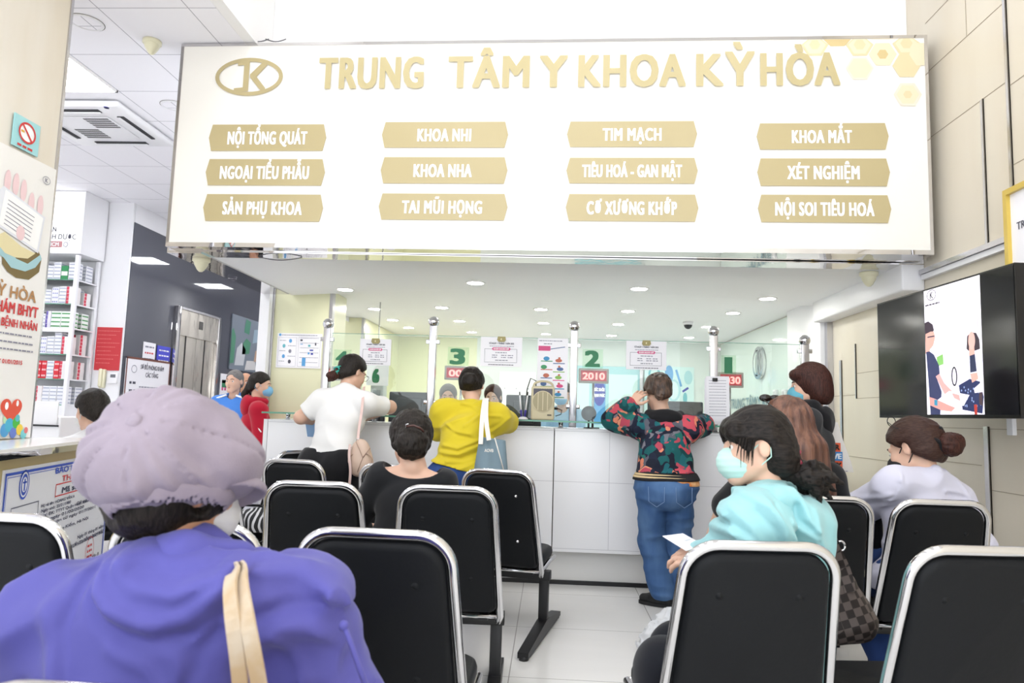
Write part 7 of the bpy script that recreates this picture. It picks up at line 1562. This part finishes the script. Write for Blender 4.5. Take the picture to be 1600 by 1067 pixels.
# ---- people further back
def standing(label, px_head, py_head, Y, yaw_b, yaw_h, pitch_h, H, top_m, trou_m, hair, mask=None, skin=M_SKIN, kh=1.0, h=.01, arms=None, lean=0.0, sleeve=1.9, eyes=True, lips=False):
    c = at(px_head, py_head, Y); k = H / 1.56; hd = Head(c, yaw_h, pitch_h, 0, kh); A = frame_of(yaw_b); N = c - np.array([0, 0, .155 * k]) - A[1] * .02; P = np.array([N[0], N[1], 0]) - A[1] * lean; P[2] = N[2] - .475 * k
    t = person(label, (P[0], P[1], 0)); g = Fig(P, yaw_b, N - P, k, .172)
    D = lambda x, y, z: A[0] * x * k + A[1] * y * k + np.array([0, 0, z * k])
    ar = arms or ((-.06, .03, -.27), (-.02, .12, -.22)); eL = g.sL + D(*ar[0]); wL = eL + D(*ar[1]); eR = g.sR + D(-ar[0][0], *ar[0][1:]); wR = eR + D(-ar[1][0], *ar[1][1:])
    kL, kR = P + D(-.09, .04, 0), P + D(.09, .04, 0); kL[2] = kR[2] = max(P[2] * .52, .3); aL, aR = P + D(-.09, 0, 0), P + D(.09, 0, 0); aL[2] = aR[2] = .085
    fw = nrm(wL - eL)
    body(t, [hd.skull(), hd.neck(g.neck), g.torso(-.006), g.arm(-1, eL, wL, upto=2), g.arm(1, eR, wR, upto=2), hand(wL, nrm(wL - eL), D(-1, 0, 0), 1), hand(wR, nrm(wR - eR), D(1, 0, 0), -1), g.leg(-1, kL, aL), g.leg(1, kR, aR), cone(aL, aL + D(0, .1, 0) - [0, 0, .05], .036, .03), cone(aR, aR + D(0, .1, 0) - [0, 0, .05], .036, .03)], h, skin)
    sh = FOLD(U([g.torso(.024), g.arm(-1, eL, wL, .024, sleeve), g.arm(1, eR, wR, .024, sleeve)], .025), .008, (6, 6, 6), int(px_head)); sh = SUB(sh, cone(g.pt(0, .02, .485), g.pt(0, .05, .62), .06, .075)); tp = solid('top', INT(sh, half(P + [0, 0, -.04], [0, 0, -1])), h, top_m, t)
    solid('trousers', INT(U([cone(g.hL, g.hR, .12), cone(g.hL, kL, .1, .075), cone(g.hR, kR, .1, .075), cone(kL, aL, .075, .06), cone(kR, aR, .075, .06)], .03), half(P + [0, 0, .05], [0, 0, 1])), .012, trou_m, t)
    for a in (aL, aR): shoe('shoe', a, yaw_b, M_SHOE, M_SOLE, t)
    if hair: solid('hair', hair[0](hd), min(h, .008), hair[1], t)
    if mask: hd.mask(mask, t, .006)
    if eyes: hd.eyes(t)
    if lips: hd.lips(t)
    return t, g, hd, tp
M_BLUET = cloth('blue sportswear', '#4d86d6', 300, .1); M_GREYT = cloth('grey trousers', '#5f6168', 300, .1); M_REDH = cloth('red fleece', '#b01730', 260, .25); M_PALE = cloth('pale trousers', '#c9c9d2', 300, .1); M_BMASK = mat('sky blue mask', '#7fb9de', .8)
short = lambda d: FOLD(SUB(d.cap(.005), U([d.e((0, .1, .02), (.062, .05, .07)), d.e((.085, .03, -.01), (.03, .03, .04)), d.e((-.085, .03, -.01), (.03, .03, .04))], .01), .008), .007, (70, 70, 110), 2)
bobh = lambda d: SUB(U([d.cap(.014, False), d.e((0, -.03, -.03), (.084, .07, .07))], .02), d.e((0, .1, -.025), (.066, .085, .1)), .012)
tail = lambda d: FOLD(U([d.cap(.014), cone(d.w(0, -.1, -.02), d.w(0, -.13, -.1), .03, .026), cone(d.w(0, -.13, -.1), d.w(0, -.12, -.17), .026, .012)], .02), .003, (50, 50, 14), 3)
t, g, hd, tp = standing('man in a blue sports shirt with short grey hair, facing the hall', 366, 596, 7.6, 178, 172, 4, 1.62, M_BLUET, M_GREYT, (short, H_GREY), h=.009, sleeve=1.0, lips=True, kh=1.05)
for s_, sp in ((-1, g.sL), (1, g.sR)): b = MB(); b.tube([g.neck + (sp - g.neck) * .3 + [0, -.075, .035], sp + [0, -.06, .045], sp + [0, 0, .075]], [.01, .012, .01], M_LWHITE, 8); b.build('shoulder_stripe', tp)
standing('bald man in dark clothes standing behind the man in blue', 384, 597, 8.9, -150, -130, 8, 1.6, M_BLK, M_BLK, None, skin=M_SKIND, h=.012)
t, g, hd, tp = standing('woman in a red hooded jacket and blue mask beside the white counter end', 407, 602, 6.25, -62, -80, 6, 1.52, M_REDH, M_PALE, (tail, H_BLACK), M_BMASK, kh=.94, h=.008)
hood = SUB(U([ell(g.pt(0, -.08, .44), (.11, .06, .1), np.array([g.r, g.f, g.u])), cone(g.pt(-.09, -.02, .49), g.pt(-.05, .06, .48), .035), cone(g.pt(.09, -.02, .49), g.pt(.05, .06, .48), .035)], .04), cone(g.pt(0, .02, .47), g.pt(0, .05, .63), .056, .07)); solid('hood', hood, .008, M_REDH, t)
b = MB(); b.tube([at(397, 660, 6.02), at(408, 675, 6.0)], .006, M_LWHITE, 6); b.build('pocket_piping', tp)
# pharmacist on a stool, staff behind the glass
def sitting_stool(p):
    t = empty('stool', (p[0], p[1], 0), 'round stool under the pharmacist behind the counter', 'stool'); b = MB(); b.lathe([(0, p[2]), (.17, p[2]), (.18, p[2] - .02), (.17, p[2] - .05), (0, p[2] - .05)], (p[0], p[1], 0), M_VINYL, 24); b.build('seat', t); b = MB(); b.cyl((p[0], p[1], .03), (p[0], p[1], p[2] - .05), .025, M_CHROME, 12); b.lathe([(0, 0), (.2, 0), (.19, .02), (.03, .035), (0, .035)], (p[0], p[1], 0), M_CHROME, 24); b.build('base', t)
c = at(143, 641, 4.45); hd = Head(c, 58, 12, 0, 1.04); N = c + [.015, -.0, -.155]; P = N + [.05, .03, -.475]; g = Fig(P, 60, N - P, 1.0, .16); t = person('pharmacist with black hair and a white mask behind the pharmacy counter', (P[0], P[1], 0))
eL, wL, eR, wR = g.sL + [-.05, -.02, -.26], g.sL + [-.26, .0, -.2], g.sR + [-.06, .06, -.26], g.sR + [-.26, .02, -.2]
A = frame_of(60); kL, kR = P + A[1] * .4 - A[0] * .09, P + A[1] * .4 + A[0] * .09; aL, aR = kL * [1, 1, 0] + [0, 0, .09], kR * [1, 1, 0] + [0, 0, .09]
body(t, [hd.skull(), hd.neck(g.neck), g.torso(-.006), g.arm(-1, eL, wL, upto=2), g.arm(1, eR, wR, upto=2), hand(wL, [-1, .2, 0], [0, 0, 1], 1), hand(wR, [-1, .1, 0], [0, 0, 1], 1), g.leg(-1, kL, aL), g.leg(1, kR, aR), cone(aL, aL + A[1] * .1 - [0, 0, .05], .036, .03), cone(aR, aR + A[1] * .1 - [0, 0, .05], .036, .03)], .008)
sh = SUB(FOLD(U([g.torso(.022), g.arm(-1, eL, wL, .024, 1.9), g.arm(1, eR, wR, .024, 1.9)], .025), .007, (6, 6, 6), 5), cone(g.pt(0, .02, .485), g.pt(0, .05, .62), .06, .075)); solid('white_coat', INT(sh, half(P + [0, 0, -.05], [0, 0, -1])), .009, cloth('white coat cloth', '#e9eaee', 300, .1), t)
seated_trousers('trousers', g, kL, aL, kR, aR, M_BLK, t, h=.012)
for a in (aL, aR): shoe('shoe', a, 60, M_SHOE, M_SOLE, t)
hr = U([hd.cap(.018), hd.e((0, -.085, -.03), (.06, .045, .06))], .02); solid('hair', FOLD(hr, .003, (60, 20, 60), 2, hd.A), .006, H_BLACK, t); hd.mask(MATS['white mask'], t, .006); hd.eyes(t)
sitting_stool((P[0], P[1], P[2] - .115))
M_SCRUB = cloth('light blue scrubs', '#9cc4de', 300, .1)
down = ((-.01, .16, -.2), (.05, .22, -.02))
standing('grey-haired clerk half hidden behind the woman in yellow', 700, 620, 6.95, 178, 186, 8, 1.46, cloth('beige blouse', '#cfc6b4', 300, .1), M_BLK, (bobh, H_GREY), arms=down, h=.011)
standing('dark-haired clerk looking down, seen between the yellow sleeve and pens', 770, 621, 6.95, 185, 172, 12, 1.46, cloth('dark blouse', '#3c3d46', 300, .1), M_BLK, (bobh, H_DKBR), arms=down, h=.011, lips=True)
standing('clerk in light blue with a mask, half hidden by the loudspeaker', 879, 615, 6.95, 170, 158, 10, 1.5, M_SCRUB, M_BLK, (short, H_BLACK), M_BMASK, arms=down, h=.011)
# ================================================================ loose things on the floor and seats
t = empty('plastic_bag', tuple(at(1042, 1003, 3.93) * [1, 1, 0]), 'crumpled white plastic carrier bag on the floor by the benches', 'bag')
c = at(1046, 980, 3.93); c[2] = 0
d = U([ell(c + [0, 0, .07], (.12, .1, .08)), ell(c + [.06, .03, .12], (.09, .08, .1)), ell(c + [-.09, -.02, .04], (.06, .06, .045)), cone(c + [.06, .03, .18], c + [.1, .04, .25], .04, .02)], .05); d = INT(FOLD(FOLD(d, .03, (13, 13, 13), 6), .012, (34, 34, 34), 9), half((0, 0, .003), (0, 0, -1)), .01)
M_PLAS = mat('white plastic film', '#eef0f3', .3, spec=.5); M_PLAS.node_tree.nodes['Principled BSDF'].inputs['Transmission Weight'].default_value = .25
solid('film', d, .006, M_PLAS, t)
b = MB(); b.ball(tuple(c + [-.015, -.085, .028]), (.035, .025, .025), mat('orange fruit', '#d49a3a', .5), 12); b.build('content', t)
c = at(392, 868, 4.42)
t = empty('striped_bag', (c[0], c[1], .446), 'black bag with white zigzag stripes on the bench nearest the counter', 'bag')
m = mat('zigzag cloth', '#17171a', .7); nt = m.node_tree; wv = nt.nodes.new('ShaderNodeTexWave'); wv.inputs['Scale'].default_value = 9; wv.inputs['Distortion'].default_value = 7; wv.inputs['Detail'].default_value = 1; rp = nt.nodes.new('ShaderNodeValToRGB'); rp.color_ramp.interpolation = 'CONSTANT'; rp.color_ramp.elements[0].color = lin('#17171a'); rp.color_ramp.elements[1].position = .62; rp.color_ramp.elements[1].color = lin('#cfcfd2'); tc = nt.nodes.new('ShaderNodeTexCoord'); nt.links.new(tc.outputs['Object'], wv.inputs['Vector']); nt.links.new(wv.outputs[0], rp.inputs[0]); nt.links.new(rp.outputs[0], nt.nodes['Principled BSDF'].inputs['Base Color'])
d = INT(FOLD(U([ell((c[0], c[1], .5), (.15, .1, .075)), ell((c[0] + .06, c[1], .52), (.08, .08, .06))], .04), .012, (10, 10, 10), 4), half((0, 0, .447), (0, 0, -1)), .008); solid('bag_body', d, .007, m, t)
b = MB(); b.tube([(c[0] - .1, c[1], .55), (c[0] - .06, c[1], .6), (c[0] + .04, c[1], .6), (c[0] + .08, c[1], .56)], .008, M_BLK, 8); b.build('handle', t)
bpy.context.view_layer.update()
